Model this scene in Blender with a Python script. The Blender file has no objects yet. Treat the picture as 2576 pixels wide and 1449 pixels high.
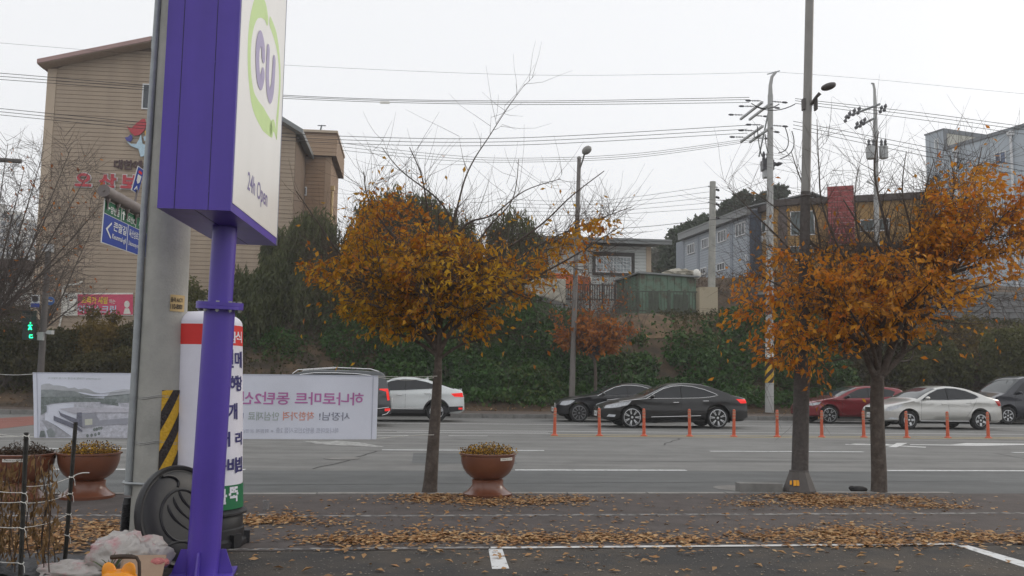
import bpy, math, random
import numpy as np
from mathutils import Vector, Matrix
random.seed(7); rng = np.random.default_rng(7)
scene = bpy.context.scene
# ------------------------------------------------------------------ camera
CAM_H, PITCH, ROLL, FPX = 1.46, math.atan(233.5/2231.0), 0.013, 2231.0   # focal length for a 2576 px wide picture
cp, sp = math.cos(PITCH), math.sin(PITCH)
r0, u0, FW = Vector((1,0,0)), Vector((0,-sp,cp)), Vector((0,cp,sp))
RT = r0*math.cos(ROLL)+u0*math.sin(ROLL); UP = u0*math.cos(ROLL)-r0*math.sin(ROLL)
CO = Vector((0,0,CAM_H))
cd = bpy.data.cameras.new('camera'); cam = bpy.data.objects.new('camera', cd)
scene.collection.objects.link(cam)
cam.matrix_world = Matrix(((RT.x,UP.x,-FW.x,CO.x),(RT.y,UP.y,-FW.y,CO.y),(RT.z,UP.z,-FW.z,CO.z),(0,0,0,1)))
cd.sensor_width = 36; cd.lens = 36*FPX/2576; cd.clip_start = 0.1; cd.clip_end = 3000
scene.camera = cam
# ------------------------------------------------------------------ overcast sky, soft low sun, exposure
SUN_EL, SUN_AZ = math.radians(24), math.radians(62)      # azimuth measured from +Y towards +X
w = bpy.data.worlds.new('World'); scene.world = w; w.use_nodes = True
nt = w.node_tree; bg = nt.nodes['Background']
sky = nt.nodes.new('ShaderNodeTexSky'); sky.sky_type = 'NISHITA'; sky.sun_disc = False
sky.sun_elevation = SUN_EL; sky.sun_rotation = SUN_AZ; sky.dust_density = 4; sky.air_density = 1.2
hs = nt.nodes.new('ShaderNodeHueSaturation'); hs.inputs['Saturation'].default_value = 0.30
mx = nt.nodes.new('ShaderNodeMix'); mx.data_type = 'RGBA'; mx.inputs['Factor'].default_value = 0.80
mx.inputs['B'].default_value = (10.85,10.95,11.2,1)
nt.links.new(sky.outputs[0], hs.inputs['Color']); nt.links.new(hs.outputs[0], mx.inputs['A'])
nt.links.new(mx.outputs['Result'], bg.inputs['Color']); bg.inputs['Strength'].default_value = 0.103
sl = bpy.data.lights.new('sun','SUN'); sl.energy = 0.7; sl.angle = math.radians(24); sl.color = (1,0.90,0.76)
so = bpy.data.objects.new('sun', sl); scene.collection.objects.link(so)
sd = Vector((math.sin(SUN_AZ)*math.cos(SUN_EL), math.cos(SUN_AZ)*math.cos(SUN_EL), math.sin(SUN_EL)))
so.rotation_euler = sd.to_track_quat('Z','Y').to_euler(); so.location = (30,20,40)
vs = scene.view_settings; vs.view_transform = 'Standard'; vs.look = 'None'; vs.exposure = 0.0; vs.gamma = 1; vs.use_curve_mapping = False
scene.cycles.max_bounces = 8; scene.cycles.volume_bounces = 0; scene.cycles.transparent_max_bounces = 8
# ------------------------------------------------------------------ places: rays of the camera's view met with real surfaces
def ray(px, py): return (FW + RT*((px-1288)/FPX) + UP*((724.5-py)/FPX))
def G(px, py, z=0.0):
    d = ray(px,py); return CO + d*((z-CAM_H)/d.z)
def at(px, py, Y):
    d = ray(px,py); return CO + d*(Y/d.y)
def hit(px, py, P0, N):
    d = ray(px,py); return CO + d*((P0-CO).dot(N)/d.dot(N))
YAW = math.radians(6.5)
RU = Vector((math.cos(YAW),math.sin(YAW),0)); RN = Vector((-math.sin(YAW),math.cos(YAW),0))
def RD(s,t,z=0.0): return RU*s + RN*t + Vector((0,0,z))
def inroad(px,py,t): return hit(px,py,RN*t,RN)
# ------------------------------------------------------------------ mesh builder
def perp(d):
    d = d.normalized(); a = Vector((0,0,1)) if abs(d.z) < 0.9 else Vector((1,0,0))
    x = d.cross(a).normalized(); return x, d.cross(x).normalized()
class MB:
    def __init__(s): s.v=[]; s.f=[]; s.m=[]
    def poly(s, pts, mi=0):
        n=len(s.v); s.v += [tuple(p) for p in pts]; s.f.append(tuple(range(n,n+len(pts)))); s.m.append(mi); return s
    def obox(s, c, ax, ay, az, mi=0):
        c=Vector(c); n=len(s.v)
        for k in (-1,1):
            for j,i in ((-1,-1),(-1,1),(1,1),(1,-1)): s.v.append(tuple(c+ax*i+ay*j+az*k))
        s.f += [(n+3,n+2,n+1,n),(n+4,n+5,n+6,n+7),(n,n+1,n+5,n+4),(n+1,n+2,n+6,n+5),(n+2,n+3,n+7,n+6),(n+3,n,n+4,n+7)]; s.m += [mi]*6; return s
    def box(s, c, sz, rz=0, mi=0):
        a,b=math.cos(rz),math.sin(rz)
        return s.obox(c, Vector((a,b,0))*sz[0]/2, Vector((-b,a,0))*sz[1]/2, Vector((0,0,sz[2]/2)), mi)
    def tube(s, pts, rad, n=8, cap=True, mi=0):
        pts=[Vector(p) for p in pts]
        if not hasattr(rad,'__len__'): rad=[rad]*len(pts)
        b=len(s.v); x=None
        for i,p in enumerate(pts):
            d=(pts[min(i+1,len(pts)-1)]-pts[max(i-1,0)])
            if d.length<1e-9: d=Vector((0,0,1))
            d.normalize()
            if x is None: x,y=perp(d)
            else:
                x=(x-d*x.dot(d)); x=x.normalized() if x.length>1e-6 else perp(d)[0]; y=d.cross(x)
            for k in range(n):
                a=2*math.pi*k/n; s.v.append(tuple(p+(x*math.cos(a)+y*math.sin(a))*rad[i]))
        for i in range(len(pts)-1):
            for k in range(n):
                k2=(k+1)%n; s.f.append((b+i*n+k,b+i*n+k2,b+(i+1)*n+k2,b+(i+1)*n+k)); s.m.append(mi)
        if cap:
            s.f.append(tuple(b+n-1-k for k in range(n))); s.f.append(tuple(b+(len(pts)-1)*n+k for k in range(n))); s.m+=[mi,mi]
        return s
    def lathe(s, prof, n=24, o=(0,0,0), ax=None, mi=0, cap=True):
        o=Vector(o); z=Vector((0,0,1)) if ax is None else Vector(ax).normalized(); x,y=perp(z); b=len(s.v)
        for r,h in prof:
            for k in range(n):
                a=2*math.pi*k/n; s.v.append(tuple(o+z*h+(x*math.cos(a)+y*math.sin(a))*r))
        for i in range(len(prof)-1):
            for k in range(n):
                k2=(k+1)%n; s.f.append((b+i*n+k,b+i*n+k2,b+(i+1)*n+k2,b+(i+1)*n+k)); s.m.append(mi)
        if cap:
            s.f.append(tuple(b+n-1-k for k in range(n))); s.f.append(tuple(b+(len(prof)-1)*n+k for k in range(n))); s.m+=[mi,mi]
        return s
    def prism(s, pts, off, mi=0):
        pts=[Vector(p) for p in pts]; off=Vector(off); k=len(pts); n=len(s.v)
        s.v += [tuple(p) for p in pts]+[tuple(p+off) for p in pts]
        s.f.append(tuple(range(n,n+k))); s.f.append(tuple(range(n+2*k-1,n+k-1,-1))); s.m+=[mi,mi]
        for i in range(k):
            j=(i+1)%k; s.f.append((n+i,n+k+i,n+k+j,n+j)); s.m.append(mi)
        return s
    def grid(s, rows, mi=0, close=False):
        b=len(s.v); w_=len(rows[0])
        for r in rows: s.v += [tuple(p) for p in r]
        for i in range(len(rows)-1):
            for k in range(w_ if close else w_-1):
                k2=(k+1)%w_; s.f.append((b+i*w_+k,b+i*w_+k2,b+(i+1)*w_+k2,b+(i+1)*w_+k)); s.m.append(mi)
        return s
    def ball(s, c, rx, ry=None, rz=None, n=10, mi=0):
        ry=ry or rx; rz=rz or rx; c=Vector(c); h=n//2+1
        rows=[[c+Vector((rx*math.sin(math.pi*i/h)*math.cos(2*math.pi*k/n),ry*math.sin(math.pi*i/h)*math.sin(2*math.pi*k/n),-rz*math.cos(math.pi*i/h))) for k in range(n)] for i in range(h+1)]
        return s.grid(rows,mi,True)
    def text(s, key, O, ex, ey, w_=None, h_=None, mi=0, mirror=False, curve=None):
        v,f=TXT[key]; O=Vector(O); b=len(s.v)
        x0,x1=v[:,0].min(),v[:,0].max(); y0,y1=v[:,1].min(),v[:,1].max()
        sx=(w_/(x1-x0)) if w_ else h_/(y1-y0); sy=(h_/(y1-y0)) if h_ else sx
        for a,c in v:
            x=(a-x0)*sx; y=(c-y0)*sy
            if mirror: x=-x
            s.v.append(tuple(curve(x,y)) if curve else tuple(O+ex*x+ey*y))
        for q in f: s.f.append(tuple(b+i for i in q)); s.m.append(mi)
        return s
ROOT={}
def link(o): scene.collection.objects.link(o); return o
def mats_on(me, m):
    for k in (m if isinstance(m,(list,tuple)) else [m]): me.materials.append(k)
def mesh_of(name, mb, m, smooth=False, sub=(0,0,0)):
    me=bpy.data.meshes.new(name)
    vv=np.array(mb.v,dtype=float).reshape(-1,3)-np.array(sub)
    me.from_pydata(vv.tolist(),[],mb.f); mats_on(me,m)
    if isinstance(m,(list,tuple)) and len(m)>1: me.polygons.foreach_set('material_index',mb.m)
    if smooth:
        me.polygons.foreach_set('use_smooth',[True]*len(me.polygons))
        if smooth!='all': me.set_sharp_from_angle(angle=math.radians(38))
    me.update(); return me
def T(name, label, cat, loc=(0,0,0), rz=0, group=None):
    o=bpy.data.objects.new(name,None); link(o); o.location=loc; o.rotation_euler=(0,0,rz); o.empty_display_size=.2
    o['label']=label; o['category']=cat
    if group: o['group']=group
    ROOT[o]=tuple(loc); return o
def tag(o,label,cat,group=None):
    o['label']=label; o['category']=cat
    if group: o['group']=group
    return o
def P(name, mb, m, parent=None, smooth=False, local=False, kind=None, label=None):
    sub=(0,0,0) if (parent is None or local) else ROOT.get(parent,(0,0,0))
    o=bpy.data.objects.new(name, mb if isinstance(mb,bpy.types.Mesh) else mesh_of(name,mb,m,smooth,sub)); link(o)
    if parent is not None: o.parent=parent; ROOT[o]=ROOT.get(parent,(0,0,0))
    if kind: o['kind']=kind
    if label: o['label']=label
    return o
def S(name, mb, m, smooth=False, parent=None):
    o=P(name,mb,m,parent,smooth)
    if parent is None: o['kind']='structure'
    return o
def kids(o,cache={}): return [c for c in bpy.data.objects if c.parent==o]
def dup_tree(parts, root, loc, rz, label):
    r=root.copy(); link(r); r.location=loc; r.rotation_euler=(0,0,rz); r['label']=label; mp={root:r}
    for p in parts:
        c=p.copy(); link(c); c.parent=mp[p.parent]; mp[p]=c
    return r
# ------------------------------------------------------------------ lettering, turned into meshes once
TXT={}
def load_text(items):
    made=[]
    for key,body,off in items:
        c=bpy.data.curves.new('lettering','FONT'); c.body=body; c.resolution_u=3; c.offset=off; c.size=1
        o=bpy.data.objects.new('lettering',c); link(o); made.append((key,o,c))
    dg=bpy.context.evaluated_depsgraph_get(); dg.update()
    for key,o,c in made:
        me=bpy.data.meshes.new_from_object(o.evaluated_get(dg))
        TXT[key]=(np.array([(p.co.x,p.co.y) for p in me.vertices]),[tuple(p.vertices) for p in me.polygons]); bpy.data.meshes.remove(me)
    for key,o,c in made: bpy.data.objects.remove(o); bpy.data.curves.remove(c)
load_text([('mart','하나로마트 동탄2신도시점',.018),('boss','사장님!',.004),('price','착한가격',.012),('safe','안심재료',.012),('mine','내손안에',.012),
 ('mart2','하나로마트 동탄2신도시점 2층',.004),('member','※ 회원제 운영(업종 제한)',.002),('osan','오',.05),('osanW','오',.09),('sanW','산',.09),('boW','보',.09),('heumW','흠',.09),('san','산',.05),('bo','보',.05),('heum','흠',.05),
 ('dae','대한예수교',.04),('c24','24h Open',.012),('keun','큰말길',.015),('keune','Keunmal-gil',.01),('dok','독산성로362번길',.01),('doke','Doksanseong-ro 362beon-gil',.005),
 ('yang','양산동',.02),('buk','북오산IC',.015),('se','세교동',.015),('sale','초특가 세일',.03),('hn','하는',.01),('ice','아이스크림',.02),('siding','올려 AICTI',.02),('phone','110-8000',.02),
 ('sik','식',.02),('im','림',.02),('mil','밀',.02),('me','메',.02),('hae','해',.03),('jang','장',.03),('gae','개',.03),('meo','머',.03),('ri','리',.03),('sol','솔',.03),('bi','비',.03),('bbq','빔',.03),
 ('bul','불',.04),('ttuk','뚝',.04),('plate','43거 7277',.02),('plate2','21모 8357',.02),('seal','(재)오산시화분',.0),('road','82',.03),('shop','새롬',.02),('photo','GreenValley 미래형 농산물 시스템개발단지',.0),('won','원 600',.01),('cu_c','C',.06),('cu_u','U',.06)])
# ------------------------------------------------------------------ materials
def mat(name, col, rough=.7, metal=0, var=.12, scale=6, bump=0, bscale=None, spec=.4, coat=0, emit=None, es=0, detail=5, col2=None, band=(.4,.6), alpha=None, stretch=None):
    m=bpy.data.materials.new(name); m.use_nodes=True; t=m.node_tree; b=t.nodes['Principled BSDF']
    b.inputs['Roughness'].default_value=rough; b.inputs['Metallic'].default_value=metal; b.inputs['Specular IOR Level'].default_value=spec
    if coat: b.inputs['Coat Weight'].default_value=coat; b.inputs['Coat Roughness'].default_value=.04
    tc=t.nodes.new('ShaderNodeNewGeometry')
    n=t.nodes.new('ShaderNodeTexNoise'); n.inputs['Scale'].default_value=scale; n.inputs['Detail'].default_value=detail; n.inputs['Roughness'].default_value=.65
    t.links.new(tc.outputs['Position'],n.inputs['Vector'])
    r=t.nodes.new('ShaderNodeValToRGB'); e=r.color_ramp.elements
    c2=col2 or tuple(min(1,c*(1+var)) for c in col); c1=col if col2 else tuple(c*(1-var) for c in col)
    e[0].position,e[1].position=(band if col2 else (.3,.7)); e[0].color=(*c1,1); e[1].color=(*c2,1)
    if stretch:
        mp=t.nodes.new('ShaderNodeMapping'); mp.inputs['Rotation'].default_value=(0,0,-YAW); mp.inputs['Scale'].default_value=stretch; n3=t.nodes.new('ShaderNodeTexNoise'); n3.inputs['Scale'].default_value=1; n3.inputs['Detail'].default_value=6
        t.links.new(tc.outputs['Position'],mp.inputs['Vector']); t.links.new(mp.outputs[0],n3.inputs['Vector']); mm=t.nodes.new('ShaderNodeMix'); mm.data_type='FLOAT'; mm.inputs['Factor'].default_value=.6; t.links.new(n.outputs['Fac'],mm.inputs['A']); t.links.new(n3.outputs['Fac'],mm.inputs['B'])
    t.links.new(mm.outputs['Result'] if stretch else n.outputs['Fac'],r.inputs['Fac']); t.links.new(r.outputs[0],b.inputs['Base Color'])
    if bump:
        n2=t.nodes.new('ShaderNodeTexNoise'); n2.inputs['Scale'].default_value=bscale or scale*6; n2.inputs['Detail'].default_value=4
        t.links.new(tc.outputs['Position'],n2.inputs['Vector'])
        bp=t.nodes.new('ShaderNodeBump'); bp.inputs['Strength'].default_value=bump; bp.inputs['Distance'].default_value=.02
        t.links.new(n2.outputs['Fac'],bp.inputs['Height']); t.links.new(bp.outputs[0],b.inputs['Normal'])
    if emit: b.inputs['Emission Color'].default_value=(*emit,1); b.inputs['Emission Strength'].default_value=es
    if alpha is not None: b.inputs['Alpha'].default_value=alpha
    return m
def leafmat(name, cols, trans=.35, rough=.6, big=None):
    """cols: colour stops picked per leaf; big: scale of a slow noise that shifts the pick from branch to branch"""
    m=bpy.data.materials.new(name); m.use_nodes=True; t=m.node_tree; out=t.nodes['Material Output']; t.nodes.remove(t.nodes['Principled BSDF'])
    g=t.nodes.new('ShaderNodeNewGeometry'); r=t.nodes.new('ShaderNodeValToRGB'); e=r.color_ramp.elements
    while len(e)<len(cols): e.new(.5)
    for i,c in enumerate(cols): e[i].position=i/(len(cols)-1); e[i].color=(*c,1)
    fac=g.outputs['Random Per Island']
    if big:
        n=t.nodes.new('ShaderNodeTexNoise'); n.inputs['Scale'].default_value=big; n.inputs['Detail'].default_value=2; t.links.new(g.outputs['Position'],n.inputs['Vector'])
        mr=t.nodes.new('ShaderNodeMapRange'); mr.inputs['From Min'].default_value=.3; mr.inputs['From Max'].default_value=.7; t.links.new(n.outputs['Fac'],mr.inputs['Value'])
        mm=t.nodes.new('ShaderNodeMix'); mm.data_type='FLOAT'; mm.inputs['Factor'].default_value=.6
        t.links.new(fac,mm.inputs['A']); t.links.new(mr.outputs[0],mm.inputs['B']); fac=mm.outputs['Result']
    t.links.new(fac,r.inputs['Fac'])
    d=t.nodes.new('ShaderNodeBsdfPrincipled'); d.inputs['Roughness'].default_value=rough; d.inputs['Specular IOR Level'].default_value=.25
    tr=t.nodes.new('ShaderNodeBsdfTranslucent'); mixn=t.nodes.new('ShaderNodeMixShader'); mixn.inputs[0].default_value=trans
    t.links.new(r.outputs[0],d.inputs['Base Color']); t.links.new(r.outputs[0],tr.inputs['Color'])
    t.links.new(d.outputs[0],mixn.inputs[1]); t.links.new(tr.outputs[0],mixn.inputs[2]); t.links.new(mixn.outputs[0],out.inputs['Surface'])
    return m
M={}
def gen_leaves(P_, A_, B_, L, W, fold=.25):
    """diamond leaves: base, side, tip, side; arrays (N,3)"""
    N=len(P_); C=np.cross(A_,B_); v=np.empty((N,4,3))
    mid=P_+A_*(L*.45)[:,None]
    v[:,0]=P_; v[:,1]=mid+B_*(W/2)[:,None]+C*(W*fold)[:,None]; v[:,2]=P_+A_*L[:,None]; v[:,3]=mid-B_*(W/2)[:,None]+C*(W*fold)[:,None]
    return v
def quads_mesh(name, v, m):
    N=len(v); me=bpy.data.meshes.new(name); me.vertices.add(N*4); me.loops.add(N*4); me.polygons.add(N)
    me.vertices.foreach_set('co',v.reshape(-1)); me.loops.foreach_set('vertex_index',np.arange(N*4,dtype=np.int32))
    me.polygons.foreach_set('loop_start',np.arange(0,N*4,4,dtype=np.int32)); mats_on(me,m); me.update(calc_edges=True); return me
def unit(a): return a/np.maximum(np.linalg.norm(a,axis=1,keepdims=True),1e-9)
def frames(A_):
    R=unit(rng.normal(size=A_.shape)); B=unit(np.cross(A_,R)); return B
def scatter_leaves(name, P_, size, m, parent=None, droop=.5, asp=.5, kind='stuff', sub=None, spread=1.0):
    P_=np.asarray(P_,float); N=len(P_); A=rng.normal(size=(N,3))*spread; A[:,2]-=droop*2; A=unit(A); B=frames(A)
    L=size*rng.uniform(.65,1.3,N); v=gen_leaves(P_,A,B,L,L*asp)
    o=bpy.data.objects.new(name,quads_mesh(name,v-np.array(sub if sub is not None else ROOT.get(parent,(0,0,0))),m)); link(o)
    if parent is not None: o.parent=parent
    if kind: o['kind']=kind
    return o
# ------------------------------------------------------------------ materials of the place
M['road']=mat('old asphalt',(.172,.171,.165),.85,var=.40,scale=1.3,bump=.25,bscale=90,detail=9,stretch=(.12,1.6,1))
M['road_new']=mat('newer asphalt',(.112,.117,.117),.8,var=.34,scale=2.2,bump=.25,bscale=90,detail=9,stretch=(.15,1.9,1))
M['walk']=mat('brown pavement',(.092,.078,.073),.9,var=.25,scale=3.5,bump=.3,bscale=80,detail=9)
M['lot']=mat('dark lot asphalt',(.043,.041,.040),.9,scale=.9,bump=.5,bscale=70,detail=10,col2=(.092,.076,.060),band=(.44,.66))
M['farwalk']=mat('far pavement',(.11,.085,.07),.9,var=.2,scale=2,bump=.2)
M['kerb']=mat('kerb concrete',(.26,.25,.235),.9,var=.2,scale=6,bump=.2)
M['kerb_d']=mat('kerb concrete weathered',(.20,.195,.185),.9,var=.25,scale=4,bump=.2)
M['paint']=mat('worn white road paint',(.24,.24,.23),.8,scale=14,col2=(.62,.62,.61),band=(.30,.46),detail=8)
M['paint2']=mat('white road paint',(.30,.30,.29),.75,scale=9,col2=(.66,.67,.67),band=(.33,.47),detail=8)
M['paint_w']=mat('half worn paint',(.16,.158,.15),.8,scale=7,col2=(.42,.42,.41),band=(.35,.6),detail=9)
M['paint_old']=mat('faded white paint',(.075,.068,.064),.85,scale=11,col2=(.30,.29,.28),band=(.42,.58),detail=9)
M['yellow']=mat('faded yellow paint',(.30,.25,.13),.8,scale=9,col2=(.58,.46,.20),band=(.25,.42),detail=8)
M['redroad']=mat('red road surface',(.24,.095,.075),.9,var=.15,scale=5)
M['soil']=mat('bank earth',(.055,.042,.030),.95,scale=1.2,col2=(.13,.085,.05),band=(.4,.65),bump=.6,bscale=9,detail=8)
M['clay']=mat('bare clay',(.10,.068,.042),.95,scale=1.8,col2=(.20,.13,.075),band=(.38,.62),bump=.9,bscale=7)
M['field']=mat('distant ground',(.10,.095,.075),.95,var=.2,scale=.1)
M['leaf_dry']=leafmat('dry leaves',[(.13,.058,.024),(.44,.235,.095),(.28,.13,.048),(.56,.35,.165),(.20,.09,.034),(.62,.43,.225),(.38,.18,.065)],.12,.7)
# ------------------------------------------------------------------ ground, roads, pavements
b=MB(); b.poly([(-900,-60,-.06),(900,-60,-.06),(900,1500,-.06),(-900,1500,-.06)]); S('ground',b,M['field'])
def strip(name,s0,s1,t0,t1,z,m): 
    b=MB(); n=max(1,int((s1-s0)/4)); 
    for i in range(n):
        a,c=s0+(s1-s0)*i/n,s0+(s1-s0)*(i+1)/n; b.poly([RD(a,t0,z),RD(c,t0,z),RD(c,t1,z),RD(a,t1,z)])
    return S(name,b,m)
strip('road',-90,140,10.95,35.02,0,M['road'])
strip('road_resurfaced_lane',-90,140,11.0,14.55,.004,M['road_new'])
SE=8.25                                                 # the pavement ends here at a dropped entrance
b=MB(); b.poly([RD(-60,7.35,.1),RD(SE,7.35,.1),RD(SE,10.82,.1),RD(-60,10.82,.1)])
pr_=[(SE,7.35),(SE+6,7.35),(SE+3.6,8.6),(SE+2.6,9.6),(SE+.9,10.5),(SE,10.82)]
b.poly([RD(s,t,.1) for s,t in pr_])
for (s0,t0),(s1,t1) in zip(pr_[1:],pr_[2:]): b.poly([RD(s0,t0,.1),RD(s0+.12,t0+.12,.0),RD(s1+.12,t1+.12,.0),RD(s1,t1,.1)])
S('pavement',b,M['walk'])
b=MB(); b.poly([RD(SE,10.95,.002),RD(SE+.9,10.5,.002),RD(SE+2.6,9.6,.002),RD(SE+3.6,8.6,.002),RD(SE+6,7.35,.002),RD(80,7.35,.002),RD(80,10.95,.002)]); S('entrance_road',b,M['road_new'])
b=MB()
for i in range(40): b.poly([RD(-60+3*i,-20,.096),RD(-57+3*i,-20,.096),RD(-57+3*i,7.36,.096),RD(-60+3*i,7.36,.096)])
S('parking_lot',b,M['lot'])
kb=T('kerb','long pale concrete kerb along the near edge of the road','kerb',RD(-6,10.9,0))
kshared=None
for i in range(16):
    s=-7.55+i*1.0
    if s+.98>SE: break
    mb=MB(); mb.obox((0,0,.05),RU*.492,RN*.065,Vector((0,0,.062)))
    if kshared is None: kshared=mesh_of('kerb_stone',mb,M['kerb'])
    o=bpy.data.objects.new('kerb_stone',kshared); link(o); o.parent=kb; o.location=RD(s,10.885,0)-kb.location+Vector((0,0,random.uniform(-.004,.004)))
kf=T('kerb','grey concrete kerb of the far pavement behind the waiting cars','kerb',RD(0,35.1,0)); ksh=None
for i in range(62):
    s=-24+i*1.25; mb=MB(); mb.obox((0,0,.075),RU*.615,RN*.1,Vector((0,0,.085)))
    if ksh is None: ksh=mesh_of('kerb_stone',mb,M['kerb_d'])
    o=bpy.data.objects.new('kerb_stone',ksh); link(o); o.parent=kf; o.location=RD(s,35.1,random.uniform(-.008,.008))-kf.location
b=MB()
for i in range(30):
    s0,s1=-60+i*5,-55+i*5
    b.poly([RD(s0,35.2,.15),RD(s1,35.2,.15),RD(s1,37.0,.2),RD(s0,37.0,.2)])
S('far_pavement',b,M['farwalk'])
# the bank behind the far pavement: road-frame grid (s along the road, t away from it)
def sstep(x): x=min(1,max(0,x)); return x*x*(3-2*x)
from mathutils import noise as N_
def bank(s,t):
    z=.2+.55*sstep((t-36.9)/1.6)
    top=5.0 if s>-2 else 5.0-1.6*sstep((-2-s)/10)
    z+=(top-.75)*sstep((t-38.3)/6.5)
    z+=(9.0-top)*sstep((t-52)/9)*(1 if s>-6 else .25)
    return z+.35*N_.noise(Vector((s*.35,t*.35,0)))*sstep((t-38)/2)
rows=[]
for i in range(64):
    t=36.95+ (i*.35 if i<40 else 14+(i-40)*3.2); rows.append([RD(s,t,bank(s,t)) for s in np.arange(-75,110,1.5)])
b=MB(); b.grid(rows); S('hillside',b,M['soil'],True)
# painted markings: sheets just above the road
def gpoly(name,pts,m,z=.005,zg=0): 
    b=MB(); b.poly([G(x,y,zg+z) for x,y in pts]); return S(name,b,m)
def line(name,s0,s1,t,w_,m,z=.005,zg=0):
    b=MB(); k=max(1,int(s1-s0))
    for i in range(k):
        a,c=s0+(s1-s0)*i/k,s0+(s1-s0)*(i+1)/k; b.poly([RD(a,t-w_/2,zg+z),RD(c,t-w_/2,zg+z),RD(c,t+w_/2,zg+z),RD(a,t+w_/2,zg+z)])
    return S(name,b,m)
def sx(px,t): p=inroad(px,1000,t); return p.dot(RU)
def pline(px0,px1,t,w_,m): return line('lane_marking',sx(px0,t),sx(px1,t),t,w_,m)
for a,c in ((1298,1725),(2226,2900),(300,625),(-500,165)): pline(a,c,14.7,.15,M['paint2'])
for a,c in ((965,1370),(1785,2168),(2540,3100),(120,560)): pline(a,c,18.8,.15,M['paint2'])
for a,c in ((640,1030),(1130,1228)): pline(a,c,23.6,.13,M['paint'])
pline(1385,3000,23.7,.11,M['yellow']); pline(1395,3000,24.35,.11,M['yellow'])
pline(600,1385,24.9,.12,M['paint']); pline(700,3000,26.0,.13,M['paint']); pline(1000,1380,25.3,.10,M['paint'])
for a,c in ((-300,420),(640,3200)): pline(a,c,30.1,.15,M['paint'])
pline(-400,3200,34.6,.12,M['paint_old'])
gpoly('road_arrow',[(760,1109),(828,1111),(848,1108.5),(905,1113),(968,1124),(940,1124.5),(885,1121),(850,1120.5),(795,1116)],M['paint_w'])
gpoly('road_arrow',[(2288,1117.5),(2390,1118.6),(2430,1114.5),(2600,1116.5),(2600,1119),(2462,1121.5),(2290,1119)],M['paint'])
gpoly('road_arrow',[(2125,1117),(2233,1117),(2246,1121),(2231,1124.5),(2255,1125.2),(2283,1114.5),(2256,1114.3),(2247,1118.5),(2150,1115.5),(2128,1118.6)],M['paint'])
gpoly('road_arrow',[(2266,1121),(2330,1124),(2328,1126),(2262,1122.5)],M['paint'])
gpoly('red_crossing',[(-40,1054),(84,1047),(90,1068),(-40,1083)],M['redroad'])
gpoly('road_patch',[(1040,1139.5),(1036,1165),(1301,1167),(1286,1141)],M['road_new'],.003)
for x0,x1,y in ((580,700,1383),(1235,1690,1376.5),(1700,2120,1372),(2120,2395,1364)): pass
line('parking_line',sx(560,7.42),sx(1240,7.42),7.42,.07,M['paint_old'],.002,.1)
line('parking_line',sx(1236,7.40),sx(2390,7.40),7.40,.075,M['paint'],.002,.1)
gpoly('parking_line',[(1228,1377),(1262,1376.5),(1281,1430),(1238,1431)],M['paint2'],.002,.096)
gpoly('parking_line',[(2376,1362),(2402,1362),(2640,1430),(2640,1448)],M['paint2'],.002,.096)
line('pavement_line',sx(-200,9.25),sx(700,9.25),9.25,.10,M['paint_old'],.002,.1)
line('pavement_line',sx(690,9.15),sx(2700,9.15),9.15,.10,M['paint_old'],.002,.1)
# cracks and tar seams in the carriageway
M['crack']=mat('tar filled crack',(.045,.045,.045),.7,var=.2)
for s0,t0,s1,t1 in ((-4,12.6,9,13.1),(3,16.2,16,16.6),(6,20.6,7.2,23.2),(-1.5,14.8,-.6,18.5),(10,21.4,22,21.0),(12.2,15.2,12.9,18.6),(-8,21.8,2,22.2)):
    b=MB(); L_=[];R2=[]; n=24
    for i in range(n+1):
        f=i/n; s=s0+(s1-s0)*f; t=t0+(t1-t0)*f; k=.12*N_.noise(Vector((s*1.3,t*1.3,5))); w_=.012+.012*abs(N_.noise(Vector((s*3,t*3,9)))); dv=Vector((s1-s0,t1-t0,0)).normalized(); L_.append(RD(s-dv.y*(k+w_),t+dv.x*(k+w_),.0062)); R2.append(RD(s-dv.y*(k-w_),t+dv.x*(k-w_),.0062))
    b.grid([L_,R2]); S('road_crack',b,M['crack'])
for s,t in ((4.6,12.2),(-1.2,16.8)):
    b=MB(); p=RD(s,t,.007); b.lathe([(.33,0),(.31,.004),(.0,.004)],24,p); S('manhole_cover',b,M['kerb_d'])
# ------------------------------------------------------------------ fallen leaves
def litter(patches,zg):
    out=[]
    for x,y,rx,ry,n in patches:
        n=int(n*1.35); ry*=1.35; g=rng.standard_t(5,size=(n,2))*.45
        for a,c in g:
            p=G(x+a*rx,max(1240,min(1470,y+c*ry)),zg)
            if p.dot(RN)<10.8: out.append(p)
    return np.array([tuple(p) for p in out])
pt=litter([(900,1361,150,14,380),(1090,1352,170,15,520),(1330,1357,200,13,480),(1560,1353,180,12,420),(1730,1362,120,9,160),(1950,1350,140,12,260),(2120,1343,140,16,520),(2190,1366,200,10,380),(2420,1352,160,12,420),(2560,1358,90,10,200),
 (640,1312,80,10,240),(720,1305,70,10,170),(820,1318,120,10,60),(1080,1256,130,8,340),(1190,1263,110,7,240),(1340,1262,150,10,520),(1450,1256,60,7,110),(1110,1247,70,6,200),
 (2010,1250,120,8,380),(2120,1262,150,11,700),(2060,1266,90,9,240),(2260,1258,120,8,330),(2330,1274,110,6,150),(2400,1278,60,4,60),(1890,1268,70,5,120),(1280,1330,1100,60,300),(2000,1320,800,60,260),(1000,1290,700,50,160),
 (1600,1400,1500,40,60),(150,1350,240,34,900),(260,1330,110,20,300),(60,1372,110,20,260),(330,1345,60,24,140)],.1)
n=len(pt); pt[:,2]+=rng.uniform(.003,.018,n)
A=rng.normal(size=(n,3)); A[:,2]*=.09; A=unit(A); Z=np.tile([0,0,1.],(n,1))+rng.normal(size=(n,3))*.17; B=unit(np.cross(Z,A))
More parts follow.
